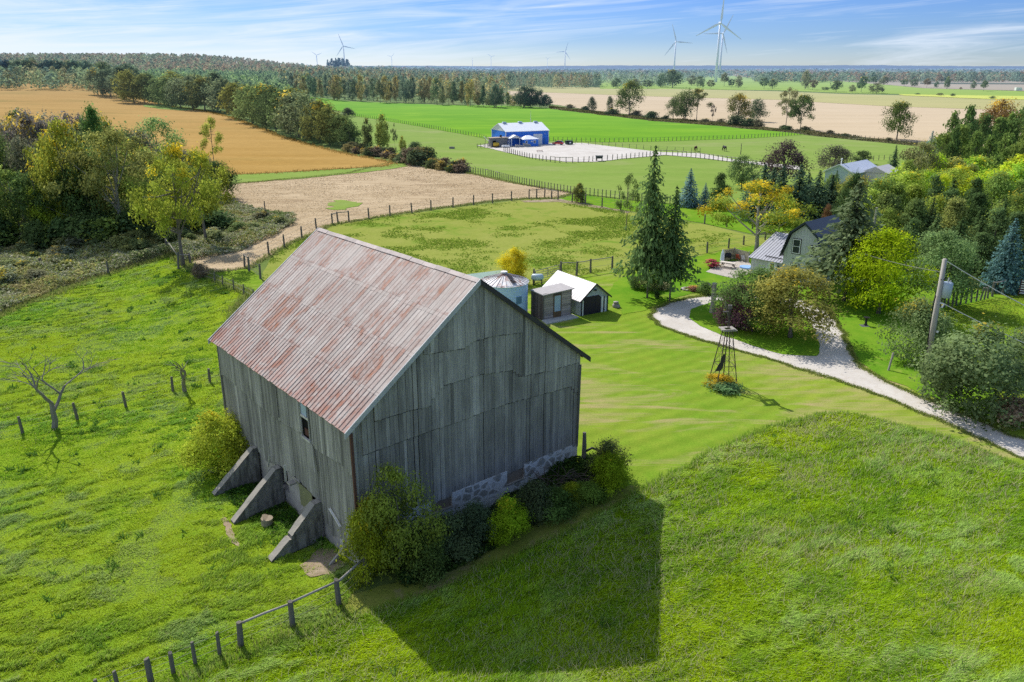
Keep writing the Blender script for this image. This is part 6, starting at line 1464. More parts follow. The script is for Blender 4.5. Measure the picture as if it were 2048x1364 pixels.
# shrubs against the barn
def lb_(x, y): v = barn_M @ Vector((x, y, 0)); return Vector((v.x, v.y, gz(v.x, v.y)))
ptree('bush', 438, 938, 828, 122, (.24, .27, .03), .25, 3, 51, 'yellow green bush against the left barn wall', 'yellow_bush', 'bush')
ptree('full', 800, 1152, 935, 150, (.15, .18, .03), .15, 3, 52, 'tall shaggy green bush at the front barn corner', 'corner_bush', 'bush')
ptree('bush', 748, 1160, 1010, 112, (.24, .27, .02), .3, 3, 53, 'yellowish lower bush spilling around the front barn corner', 'corner_bush', 'bush')
ptree('bush', 850, 1150, 1062, 100, (.10, .14, .035), 0, 3, 54, 'dark low bush right of the tall corner bush', 'barn_shrub', 'bush')
ptree('shrub', 905, 1115, 1035, 95, (.09, .115, .05), 0, 3, 55, 'dark twiggy bush below the first basement opening', 'barn_shrub', 'bush')
ptree('bush', 950, 1092, 1010, 85, (.085, .12, .06), 0, 3, 56, 'blue grey bush in the middle of the gable foundation', 'barn_shrub', 'bush')
ptree('bush', 1017, 1082, 1000, 84, (.20, .28, .015), .1, 3, 57, 'bright green leafy bush in front of the gable foundation', 'barn_shrub', 'bush')
ptree('shrub', 1072, 1040, 965, 70, (.08, .10, .045), 0, 3, 58, 'dark thin bush in front of the second basement opening', 'barn_shrub', 'bush')
ptree('shrub', 1110, 1035, 985, 80, (.08, .13, .03), 0, 3, 59, 'low dark weeds right of the second basement opening', 'weeds', 'bush')
ptree('bush', 1145, 1010, 968, 52, (.22, .26, .02), .2, 3, 60, 'small yellow green bush below the field stones', 'barn_shrub', 'bush')
ptree('shrub', 1182, 1005, 968, 60, (.12, .18, .03), 0, 3, 61, 'low green weeds left of the round bush by the barn corner', 'weeds', 'bush')
ptree('bush', 1220, 985, 912, 84, (.20, .27, .015), .2, 3, 62, 'round bright bush past the far barn corner', 'barn_shrub', 'bush')
ptree('shrub', 1215, 955, 885, 70, (.13, .15, .05), .1, 3, 63, 'greyish elder bush at the far barn corner', 'elder_bush', 'bush')
p = at(1140, 975); m = MB(); r_ = random.Random(6)
for k in range(70):
    a = Vector((r_.uniform(-2.2, 1.8), r_.uniform(-.5, .8), r_.uniform(0, .7))); b_ = a + Vector((r_.uniform(-1.6, 1.6), r_.uniform(-.8, .4), r_.uniform(-.1, 1.0))); m.tube([a, a.lerp(b_, .5) + Vector((0, 0, .2)), b_], [.025, .02, .01], 4, cap=False)
o = m.build('brush_pile', plain('dead_brush', (.15, .11, .09, 1), .95, .6, 8)); o.location = p; tag(o, 'tangle of dead brown branches against the stone foundation', 'brush pile')
p = lb_(.4, -.6)
# bare trees in the left pasture
for u, vb, vt, w, sd, lb, wd_ in ((109, 858, 690, 225, 6, 'leafless grey tree with wide branches in the left pasture', 1.6), (370, 784, 708, 45, 9, 'small leafless sapling on the pasture fence line', .8)):
    p = at(u, vb); ht = zat(p, vt) - p.z; m = bare(sd, 5 if w > 60 else 3, .55 if w > 60 else .35, .022, .30, wd_); o_ = m.build('branches', plain('grey_bare_bark', (.24, .22, .19, 1), .9, .4, 4), None)
    zs = [v.co.z for v in o_.data.vertices]; xs = [abs(v.co.x) for v in o_.data.vertices]; g = thing('bare_tree', lb, 'tree', p); o_.parent = g; g.scale = (wid(p, w) / 2 / max(xs), wid(p, w) / 2 / max(xs), ht / max(zs))
# the two yellow trees at the lane and the wood behind them
ptree('open', 366, 531, 292, 150, (.19, .215, .03), .3, 3, 70, 'tall yellow tree with a long leaning bare trunk at the lane', 'yellow_tree')
ptree('open', 413, 488, 305, 112, (.19, .21, .03), .2, 3, 71, 'second yellow tree just behind the leaning one', 'yellow_tree')
ptree('sparse', 431, 345, 234, 52, (.26, .28, .05), .1, 2, 72, 'thin sparse tree leaning against the orange bean field', 'thin_tree')
ptree('broad', 320, 345, 238, 88, (.14, .21, .07), 0, 2, 73, 'round grey green willow at the top of the left wood', 'willow_tree', 'willow')
ptree('open', 245, 476, 262, 170, (.17, .175, .05), .15, 3, 74, 'tall grey olive tree with two pale trunks in front of the left wood', 'tall_tree', bark='pale_bark')
ptree('poplar', 213, 420, 218, 60, (.11, .19, .05), 0, 2, 75, 'green treetop poking out above the left wood', 'tall_tree')
ptree('vase', 152, 480, 250, 110, (.19, .20, .03), .3, 2, 76, 'yellow topped tree in the middle of the left wood', 'yellow_tree')
ptree('broad', 115, 482, 362, 78, (.22, .28, .03), .1, 3, 77, 'small bright yellow green tree at the edge of the left wood', 'yellow_tree')
rgw = random.Random(21)
wood = [(-60, 492, 300), (0, 488, 322), (45, 486, 345), (85, 484, 330), (165, 480, 335), (200, 478, 320), (290, 470, 350), (335, 455, 345), (385, 440, 330), (300, 440, 300), (-20, 455, 270), (30, 450, 262), (75, 452, 275), (120, 448, 285), (180, 446, 280), (225, 440, 290), (270, 430, 285), (345, 420, 310), (-40, 425, 245), (10, 420, 238), (50, 415, 232), (90, 418, 228), (135, 412, 235), (175, 410, 240), (235, 405, 245), (290, 400, 260), (400, 400, 320), (440, 398, 330), (0, 395, 228), (60, 388, 224), (110, 385, 226), (160, 380, 235), (200, 378, 248), (260, 380, 262), (350, 385, 300), (-80, 380, 240), (380, 372, 305)]
wc = [(.065, .105, .035), (.095, .135, .045), (.13, .18, .045), (.17, .22, .05), (.12, .125, .075), (.085, .13, .05)]
for i, (u, vb, vt) in enumerate(wood):
    back = vb < 425
    if back and u < 210: c = rgw.choice(((.15, .135, .115), (.15, .145, .10), (.14, .14, .08), (.12, .15, .06))); kd = rgw.choice(('sparse', 'vase', 'broad')); lb, gr, nm = 'grey brown thinning tree in the upper left wood', 'thinning trees along the top of the left wood', 'thinning_tree'
    elif vb > 452: c = rgw.choice(wc[:4]); kd = rgw.choice(('broad', 'vase', 'open')); lb, gr, nm = 'dark leafy tree along the front edge of the left wood', 'front row of the left wood', 'wood_tree'
    else: c = rgw.choice(wc); kd = rgw.choice(('broad', 'vase', 'broad', 'poplar')); lb, gr, nm = 'mixed green tree inside the left wood', 'inner trees of the left wood', 'wood_tree'
    ptree(kd, u + rgw.uniform(-6, 6), vb, vt + rgw.uniform(-8, 8), rgw.uniform(78, 105), c, rgw.choice((0, .05, .2, .3)), 2, 80 + i % 4, lb, nm, group=gr, bark='pale_bark' if kd in ('vase', 'open') else None)
for i in range(26):
    u = rgw.uniform(-20, 440); vb = 492 - .13 * max(0, u - 120) + rgw.uniform(-8, 8); kd = 'shrub'
    ptree('shrub', u, vb, vb - rgw.uniform(30, 60), rgw.uniform(45, 80), rgw.choice(wc), .1, 1, 90 + i % 3, 'low shrub filling the foot of the left wood', 'shrub', 'shrub', group='undershrubs at the foot of the left wood')
# scrub bushes
for i in range(60):
    q = rgw.random(); u = -20 + q * 590; vlo = 590 - 0.30 * u if u < 380 else 500 - .25 * (u - 380); vhi = 500 - .09 * u if u < 380 else 440
    vb = rgw.uniform(vhi, max(vhi + 8, vlo)); s_ = rgw.uniform(22, 55) * (.5 + .5 * (vb - 400) / 150)
    if 360 < u < 430 and vb > 500: continue
    ptree('shrub', u, vb, vb - s_ * .55, s_, rgw.choice(((.12, .15, .06), (.16, .18, .08), (.19, .20, .07), (.15, .15, .09), (.20, .22, .14), (.10, .13, .05))), rgw.choice((0, .1, .3)), 1, 95 + i % 3, 'scrubby bush in the weedy strip between pasture and left wood', 'scrub_bush', 'shrub', group='scrub bushes between pasture and wood')
ptree('bush', 402, 556, 528, 34, (.17, .13, .09), .2, 2, 99, 'brown purple bush at the pasture corner by the lane', 'brown_bush', 'bush')
# hedgerow along the orange field
hz = [(196, 190, 138), (222, 194, 142), (246, 200, 145), (268, 206, 150), (290, 207, 156), (318, 210, 160), (338, 214, 165), (362, 217, 166), (386, 219, 155), (410, 221, 162), (435, 223, 152), (455, 226, 168), (478, 238, 170), (505, 247, 178), (528, 253, 180), (552, 262, 188), (575, 268, 190), (598, 275, 195), (615, 280, 200), (640, 285, 212), (660, 290, 220), (682, 293, 235), (700, 296, 250), (214, 176, 132), (262, 184, 130), (300, 192, 148), (348, 200, 152), (398, 208, 158), (448, 215, 164), (500, 230, 176), (545, 240, 182), (590, 252, 188), (630, 262, 205), (655, 268, 214)]
hc = [(.085, .12, .035), (.11, .145, .04), (.14, .15, .035), (.17, .17, .03), (.10, .13, .06), (.13, .155, .07)]
for i, (u, vb, vt) in enumerate(hz):
    ptree(rgw.choice(('full', 'poplar', 'full', 'full')), u, vb, vt - (vb - vt) * .10 + rgw.uniform(-4, 4), (vb - vt) * rgw.uniform(.85, 1.2), rgw.choice(hc), rgw.choice((0, 0, .1, .3)), 1, 110 + i % 4, 'full leafy tree in the long hedgerow beside the orange field', 'hedgerow_tree', group='hedgerow along the orange bean field')
for u, vb, vt, w, kd, c, lb in ((737, 304, 236, 28, 'poplar', (.11, .13, .04), 'left one of the two slender trees at the lower hedgerow'), (767, 306, 228, 36, 'poplar', (.17, .20, .04), 'right taller slender tree at the lower hedgerow'), (790, 300, 246, 12, 'sparse', (.13, .15, .06), 'wispy sapling right of the two slender trees'), (806, 308, 272, 16, 'poplar', (.20, .21, .04), 'small yellowish tree near the lower hedgerow end'), (705, 290, 252, 14, 'poplar', (.06, .09, .03), 'thin dark sapling at the hedgerow edge')):
    ptree(kd, u, vb, vt, w, c, .2, 1, 120, lb, 'slender_tree')
for i in range(34):
    q = i / 33; u = 690 + 235 * q; vb = 300 + 46 * q + rgw.uniform(-4, 4); 
    s_ = rgw.uniform(14, 30) * (1.2 if 820 < u < 862 else .8)
    ptree('shrub', u, vb, vb - s_ * rgw.uniform(.7, 1.1), s_ * 1.3, rgw.choice(((.11, .11, .05), (.09, .12, .045), (.16, .12, .08), (.10, .13, .06), (.19, .16, .06))), .2, 1, 122 + i % 3, 'low thicket bush in the lower hedgerow before the straw field', 'hedge_bush', 'shrub', group='low thicket of the lower hedgerow')
ptree('maple', 832, 318, 284, 34, (.06, .09, .04), 0, 2, 125, 'round dark bush, left of two in the lower hedgerow', 'round_bush', 'bush')
ptree('maple', 853, 322, 296, 28, (.06, .085, .04), 0, 2, 126, 'round dark bush, right of two in the lower hedgerow', 'round_bush', 'bush')
ptree('bush', 696, 234, 216, 26, (.10, .11, .05), 0, 1, 127, 'dark bush at the near left corner of the bright crop', 'bush', 'bush')
# trees between fields
ft = [(1258, 231, 163, 52, 'maple', (.10, .13, .025), .25, 'large rounded oak on the field margin, leftmost big tree'), (1219, 226, 193, 15, 'maple', (.07, .10, .03), 0, 'small tree beside the leftmost oak'), (1346, 239, 194, 32, 'broad', (.16, .18, .07), 0, 'greyish willow in the three tree clump on the field margin'), (1370, 242, 180, 48, 'broad', (.10, .13, .03), .1, 'dark middle tree of the three tree clump'), (1393, 241, 178, 46, 'sparse', (.14, .15, .05), .2, 'airy ragged tree at the right of the three tree clump'), (1425, 244, 208, 12, 'sparse', (.16, .13, .10), 0, 'thin bare tree between the clump and the twin trees'), (1475, 248, 189, 48, 'maple', (.12, .12, .025), .4, 'brownish green left one of the twin field trees'), (1513, 244, 198, 36, 'maple', (.07, .115, .04), 0, 'green right one of the twin field trees'), (1571, 258, 174, 48, 'sparse', (.24, .23, .10), .2, 'tall thin pale tree beside the leaning green one'), (1600, 263, 191, 50, 'vase', (.09, .13, .035), .1, 'green tree on two stems right of the tall pale one'), (1793, 280, 206, 62, 'broad', (.085, .12, .02), .15, 'lone dark oak standing in front of the tan stubble'), (1183, 226, 195, 20, 'maple', (.07, .09, .04), 0, 'small hedge tree at the right end of the middle woods')]
for u, vb, vt, w, kd, c, au, lb in ft: ptree(kd, u, vb, vt, w, tuple(q * .72 for q in c), au, 2, 130 + len(lb) % 3, lb, 'field_tree')
for i, (u, vb, w) in enumerate(((1224, 230, 20), (1272, 233, 18), (1305, 238, 22), (1411, 247, 16), (1442, 248, 16), (1470, 252, 30), (1497, 253, 26), (1516, 254, 22), (1566, 260, 14), (1610, 264, 18), (1575, 262, 16), (1660, 270, 14), (1690, 274, 12), (1775, 284, 14), (1170, 222, 14), (1140, 216, 12), (1330, 240, 14))):
    ptree('shrub', u, vb, vb - w * .65, w * 1.2, rgw.choice(((.08, .10, .04), (.13, .12, .06), (.06, .09, .03))), .1, 1, 140 + i % 3, 'small bush on the weedy margin between crop and stubble', 'margin_bush', 'shrub', group='bushes on the field margin')
fr = [(1345, 176, 139, 44), (1322, 175, 148, 24), (1383, 171, 151, 22), (1400, 176, 152, 20), (1448, 173, 146, 20), (1477, 176, 152, 18), (1462, 176, 158, 14), (1528, 178, 156, 20), (1545, 178, 158, 18), (1610, 179, 141, 18), (1625, 181, 160, 18), (1656, 158, 143, 18), (1672, 184, 161, 24), (1722, 185, 153, 22), (1704, 185, 170, 14), (1753, 187, 166, 28), (1746, 168, 153, 14), (1767, 170, 153, 20), (1808, 173, 159, 14), (1828, 174, 158, 14), (1853, 176, 157, 15), (1872, 176, 163, 10), (1893, 178, 153, 13), (1946, 179, 162, 11), (1967, 183, 161, 16), (1921, 179, 174, 6), (1650, 182, 174, 16), (1563, 158, 146, 12), (1590, 158, 148, 12), (1633, 158, 149, 14), (1520, 157, 147, 12), (1880, 192, 186, 14), (1905, 193, 187, 12), (1985, 198, 192, 12), (1835, 190, 186, 9), (1420, 178, 160, 18), (1270, 177, 158, 22), (1232, 177, 156, 24), (1295, 178, 160, 22)]
for i, (u, vb, vt, w) in enumerate(fr):
    ptree(rgw.choice(('maple', 'broad', 'vase')) if u != 1893 else 'poplar', u, vb, vt, w, rgw.choice(((.08, .11, .04), (.10, .13, .05), (.14, .14, .06), (.16, .12, .06) if i % 5 == 0 else (.08, .12, .05))), rgw.choice((0, .2)), 0, 150 + i % 4, 'small far tree dotted along the distant field lines on the right', 'distant_tree', group='distant trees along the far field lines')
# tree line beyond the orange field
for i in range(20):
    u = -20 + i * 11.5; ptree('full', u, 166.5 + (0 if u < 190 else 2), rgw.uniform(118, 128), rgw.uniform(30, 40), rgw.choice(((.045, .085, .06), (.06, .10, .05), (.09, .12, .04), (.11, .12, .035))) if u > 15 else (.03, .06, .06), .1, 0, 160 + i % 4, 'dark green tree in the straight tree line beyond the orange field', 'tree_line_tree', group='tree line beyond the orange bean field')
# front row of the middle woods
for i in range(42):
    u = 585 + i * 11.6 + rgw.uniform(-3, 3); base = 193 + (u - 585) * .05 if u < 700 else 199 + (u - 700) * .040
    ptree(rgw.choice(('poplar', 'full', 'full', 'pine')), u, base + rgw.uniform(0, 5), base - rgw.uniform(32, 52) + (12 if u > 950 else 0), rgw.uniform(16, 26), rgw.choice(((.09, .13, .055), (.12, .15, .06), (.16, .155, .06), (.20, .165, .06), (.22, .18, .05), (.10, .13, .075))), rgw.choice((0, .1, .2, .35)), 0, 170 + i % 4, 'slim tree in the front row of the middle woods behind the bright crop', 'woodland_tree', group='front row of the middle woods')
for u, vt, w in ((1048, 172, 40), (1064, 176, 36), (1080, 180, 30), (1092, 190, 24), (990, 170, 22)): ptree('broad', u, 216, vt, w, (.06, .09, .045), 0, 1, 175, 'dark grey green tree at the right end of the middle woods', 'woodland_tree', group='dark end clump of the middle woods')
# pine wood on the right
rr_ = random.Random(33)
pw = []
for row, (v0, vt0, us, ue, n_, kinds) in enumerate(((300, 232, 1862, 2080, 8, 'a'), (330, 222, 1880, 2080, 7, 'a'), (352, 262, 1850, 2080, 8, 'a'), (385, 318, 1790, 2080, 9, 'b'), (410, 330, 1800, 2080, 9, 'b'), (436, 345, 1770, 2080, 10, 'b'), (462, 358, 1690, 2080, 10, 'c'), (490, 385, 1720, 2080, 9, 'c'), (515, 405, 1750, 2080, 8, 'c'), (540, 430, 1800, 2080, 7, 'd'), (556, 455, 1880, 2090, 5, 'd'))):
    for k in range(n_):
        u = us + (ue - us) * (k + rr_.uniform(.1, .9)) / n_; x_ = rr_.random()
        vt = vt0 + rr_.uniform(-14, 14)
        if row == 0: vt = 300 - 75 * min(1, (u - 1845) / 110) + rr_.uniform(-8, 8); 
        if kinds == 'a': c, kd, lb, nm, gr, au = rr_.choice(((.075, .115, .03), (.11, .16, .035), (.145, .19, .04))), rr_.choice(('pine', 'pine', 'broad')), 'dark pine on the raised upper right of the wood', 'pine_tree', 'upper pines of the right wood', .15
        elif kinds == 'b' and x_ < .72: c, kd, lb, nm, gr, au = rr_.choice(((.20, .31, .03), (.29, .39, .03), (.15, .25, .035), (.34, .40, .03))), rr_.choice(('broad', 'maple', 'poplar')), 'bright yellow green sunlit tree in the middle of the right wood', 'young_tree', 'sunlit young trees of the right wood', .25
        elif kinds == 'd' or (kinds == 'c' and x_ < .6): c, kd, lb, nm, gr, au = rr_.choice(((.055, .09, .03), (.075, .115, .04), (.095, .13, .045))), rr_.choice(('pine', 'spruce')), 'dark evergreen in the shaded lower part of the right wood', 'pine_tree', 'shaded evergreens of the right wood', .05
        else: c, kd, lb, nm, gr, au = rr_.choice(((.15, .22, .05), (.18, .24, .05), (.24, .30, .05), (.20, .22, .06))), rr_.choice(('pine', 'broad')), 'mid green tree inside the right wood', 'wood_tree', 'mid green trees of the right wood', .2
        ptree(kd, u, v0 + rr_.uniform(-5, 5), vt, rr_.uniform(62, 92) * (.75 if kinds == 'a' else 1) * (v0 / 430) ** .3, c, au, 2 if v0 > 400 else 1, 180 + k % 4, lb, nm, group=gr)
ptree('maple', 1988, 300, 201, 78, (.15, .09, .03), .4, 2, 190, 'rust orange treetop crowning the right wood', 'autumn_tree')
ptree('spruce', 1786, 340, 290, 26, (.06, .10, .05), 0, 1, 191, 'small dark conifer at the meadow corner of the right wood', 'spruce_tree', 'spruce')
ptree('fir', 1855, 330, 262, 44, (.12, .18, .17), 0, 1, 192, 'bluish conifer at the upper left corner of the right wood', 'blue_spruce', 'spruce')
ptree('vase', 1832, 390, 285, 70, (.19, .19, .08), .1, 2, 193, 'grey olive birch with a pale trunk at the top of the right wood', 'birch_tree', 'birch', bark='pale_bark')
for i, (u, vb, vt, w, c, kd) in enumerate(((1655, 420, 350, 50, (.13, .18, .04), 'pine'), (1690, 430, 352, 50, (.20, .20, .04), 'broad'), (1712, 440, 356, 66, (.20, .20, .05), 'broad'), (1745, 440, 360, 64, (.11, .15, .04), 'pine'), (1700, 500, 400, 90, (.08, .11, .04), 'spruce'), (1760, 500, 385, 92, (.09, .12, .035), 'pine'), (1815, 520, 400, 90, (.10, .14, .04), 'pine'), (1700, 395, 352, 30, (.12, .17, .06), 'pine'), (1775, 400, 350, 40, (.10, .13, .05), 'broad'), (1670, 378, 340, 26, (.10, .15, .06), 'spruce'))):
    ptree(kd, u, vb, vt, w, c, .15, 2, 195 + i % 3, 'tree in the mixed screen between farmhouse and bungalow', 'screen_tree', group='mixed screen between farmhouse and bungalow')
ptree('maple', 1650, 470, 412, 22, (.15, .085, .045), .0, 2, 199, 'small salmon red tree beside the huge grey green spruce', 'red_tree')

# ------------------------------------------------------------------ woods nobody could count
def mass(name, label, pts_, hts_, wds, cols, n_leaf, ls, seed, mat='leaf', cat='wood'):
    rg = np.random.default_rng(seed); n = len(pts_); P = np.repeat(pts_, n_leaf, 0); N_ = len(P)
    ht = np.repeat(hts_, n_leaf); wd_ = np.repeat(wds, n_leaf)
    t_ = rg.random(N_) ** .7; e_ = np.sin(np.clip(t_ * .85 + .15, 0, 1) * PI) ** .7; a = rg.random(N_) * 2 * PI; lob = 1 + .25 * np.sin(a * 3 + np.repeat(rg.random(n) * 6, n_leaf) + t_ * 5)
    r_ = .5 * wd_ * e_ * lob * (.55 + .45 * rg.random(N_) ** .5)
    cols = cols * (.68 + .64 * rg.random((n, 1)))
    Q = P + np.stack([np.cos(a) * r_, np.sin(a) * r_, ht * (.06 + .94 * t_)], 1)
    Nn = np.stack([np.cos(a), np.sin(a), .5 + t_], 1) + rg.normal(size=(N_, 3)) * .5
    V_, F_ = leaf_quads(Q, Nn, ls * ht * (.6 + .8 * rg.random(N_)), .8, rg)
    csh = .8 + .4 * rg.random(N_); me = np_mesh(name, V_, F_, dict(shade=csh))
    c = np.repeat(cols, n_leaf, 0) * 2.9 * (.85 + .3 * rg.random((N_, 1))); ca = me.attributes.new('leafcol', 'FLOAT_COLOR', 'FACE'); ca.data.foreach_set('color', np.concatenate([c, np.ones((N_, 1))], 1).astype(np.float32).ravel())
    return tag(link_mesh(name, me, MASSMAT), label, cat, kind='stuff')
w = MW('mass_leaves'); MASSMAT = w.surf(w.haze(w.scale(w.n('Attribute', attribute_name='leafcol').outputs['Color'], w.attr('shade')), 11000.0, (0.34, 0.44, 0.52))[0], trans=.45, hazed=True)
def scatter(px, n, seed, step=25):
    P = wpoly(px, step); rg = np.random.default_rng(seed); xs = [p[0] for p in P]; ys = [p[1] for p in P]; out_ = np.zeros((0, 2))
    while len(out_) < n:
        x = rg.uniform(min(xs), max(xs), n * 3); y = rg.uniform(min(ys), max(ys), n * 3); k = inside(P, x, y); out_ = np.concatenate([out_, np.stack([x[k], y[k]], 1)])
    out_ = out_[:n]; return np.concatenate([out_, h(out_[:, 0], out_[:, 1])[:, None]], 1)
def pal(n, cols, seed, wts=None):
    rg = np.random.default_rng(seed); return np.array(cols)[rg.choice(len(cols), n, p=wts)]
def wood_mass(name, label, px, n, hr, wr_, cols, nl, ls, seed, wts=None):
    P = scatter(px, n, seed); rg = np.random.default_rng(seed + 1); return mass(name, label, P, rg.uniform(*hr, n), rg.uniform(*wr_, n), pal(n, cols, seed, wts), nl, ls, seed)
AUT = [(.10, .125, .05), (.12, .13, .05), (.15, .13, .05), (.17, .12, .05), (.09, .115, .06), (.18, .155, .05), (.07, .10, .05), (.08, .11, .055)]
wood_mass('plantation', 'pale green even young plantation on the rising ground left of centre', [(270, 182), (200, 168), (330, 150), (460, 145), (640, 150), (660, 190), (600, 200), (500, 222), (420, 214), (340, 206)], 2600, (8, 12), (5, 7.5), [(.14, .185, .07), (.11, .15, .065), (.17, .21, .08), (.08, .115, .05)], 120, .12, 1)
wood_mass('middle_woods', 'mixed autumn woods filling the middle distance behind the bright crop', [(570, 188), (560, 170), (600, 158), (760, 152), (1000, 160), (1180, 165), (1210, 176), (1080, 178), (1010, 182), (1010, 205), (880, 205), (700, 199)], 2200, (12, 19), (7, 11), AUT, 110, .10, 2)
wood_mass('middle_woods', 'hazy green woods reaching right of the middle distance', [(560, 170), (600, 148), (1400, 146), (1440, 150), (1330, 176), (1180, 176), (1000, 166), (760, 156)], 2600, (12, 18), (9, 14), [(.09, .11, .07), (.11, .13, .07), (.08, .10, .07), (.14, .13, .07), (.12, .15, .08)], 60, .13, 3)
n = 4200; rg = np.random.default_rng(5); x = rg.uniform(-1500, -230, n); y = rg.uniform(1150, 1750, n); k = (x / y > -.95) & (x / y < -.20); x, y = x[k], y[k]; n = len(x)
mass('ridge_forest', 'autumn coloured forest along the ridge at the upper left skyline', np.stack([x, y, h(x, y)], 1), rg.uniform(13, 18, n), rg.uniform(11, 16, n), pal(n, [(.10, .115, .05), (.12, .11, .05), (.165, .105, .045), (.14, .09, .04), (.085, .105, .05), (.12, .125, .045)], 6), 46, .16, 7)
n = 1500; x = rg.uniform(-700, -250, n); y = rg.uniform(650, 1100, n); k = (x / y < -.45) & (x / y > -.9); x, y = x[k], y[k]; n = len(x)
mass('slope_forest', 'mixed forest on the slope behind the straight tree line', np.stack([x, y, h(x, y)], 1), rg.uniform(12, 17, n), rg.uniform(9, 13, n), pal(n, [(.07, .105, .055), (.09, .12, .05), (.12, .115, .045), (.06, .09, .055), (.11, .14, .06)], 8), 70, .13, 9)
n = 3200; y = rg.uniform(2000, 6500, n); x = y * rg.uniform(-.32, .66, n)
mass('far_woods', 'thin dark bands of woods along the far skyline', np.stack([x, y, h(x, y)], 1), rg.uniform(12, 19, n), rg.uniform(30, 60, n), pal(n, [(.07, .10, .07), (.09, .11, .07), (.15, .10, .06), (.10, .11, .07)], 10), 40, .35, 11)
n = 900; y = rg.uniform(1500, 1900, n); x = y * rg.uniform(.29, .68, n)
mass('far_woods', 'strip of woods edging the distant fields on the right', np.stack([x, y, h(x, y)], 1), rg.uniform(12, 18, n), rg.uniform(12, 20, n), pal(n, [(.06, .09, .05), (.09, .11, .05), (.17, .11, .05), (.10, .12, .06)], 12), 60, .18, 13)
n = 60; x = rg.uniform(-640, -560, n) ; y = rg.uniform(2500, 2700, n); k = np.array([at(u, 140)[0] for u in (1,)])
x = np.linspace(0, 1, n) * 60 - 548; y = rg.uniform(2450, 2600, n)
mass('spruce_clump', 'dark clump of conifers on the skyline under the centre left wind turbine', np.stack([x, y, h(x, y)], 1), 18 + 20 * np.sin(np.linspace(.25, 2.9, n)) + rg.uniform(-5, 5, n), rg.uniform(8, 13, n), pal(n, [(.03, .05, .04)], 14), 70, .12, 15)
# farm buildings far away on the right skyline
for i, (u, v, w_, hh) in enumerate(((1420, 146, 10, 3), (1443, 148, 9, 3), (1490, 148, 8, 2.5), (1310, 146, 6, 2.5), (1378, 148, 7, 2.5))):
    p = at(u, v + 3); m = MB(); s_ = wid(p, 1); m.prism([(-w_ / 2 * s_, 0), (w_ / 2 * s_, 0), (w_ / 2 * s_, hh * s_ * .6), (0, hh * s_), (-w_ / 2 * s_, hh * s_ * .6)], 0, 8); o = m.build('farm_building', plain('far_white_wall%d' % i, (.6, .63, .66, 1), .7, hazed=True)); o.location = p
    tag(o, 'tiny white farm building on the hazy skyline near the turbines', 'building', 'tiny white buildings on the skyline')
p = at(2036, 183); m = MB(); m.prism([(-1.8, .3), (1.8, .3), (1.8, 1.1), (1.2, 1.9), (-1.8, 2.0)], -.9, .9); o = m.build('delivery_van', M['white']); o.location = p + Vector((0, 0, .6)); o.scale = (2, 2, 2); tag(o, 'tiny white van on the distant lane at the right', 'van')
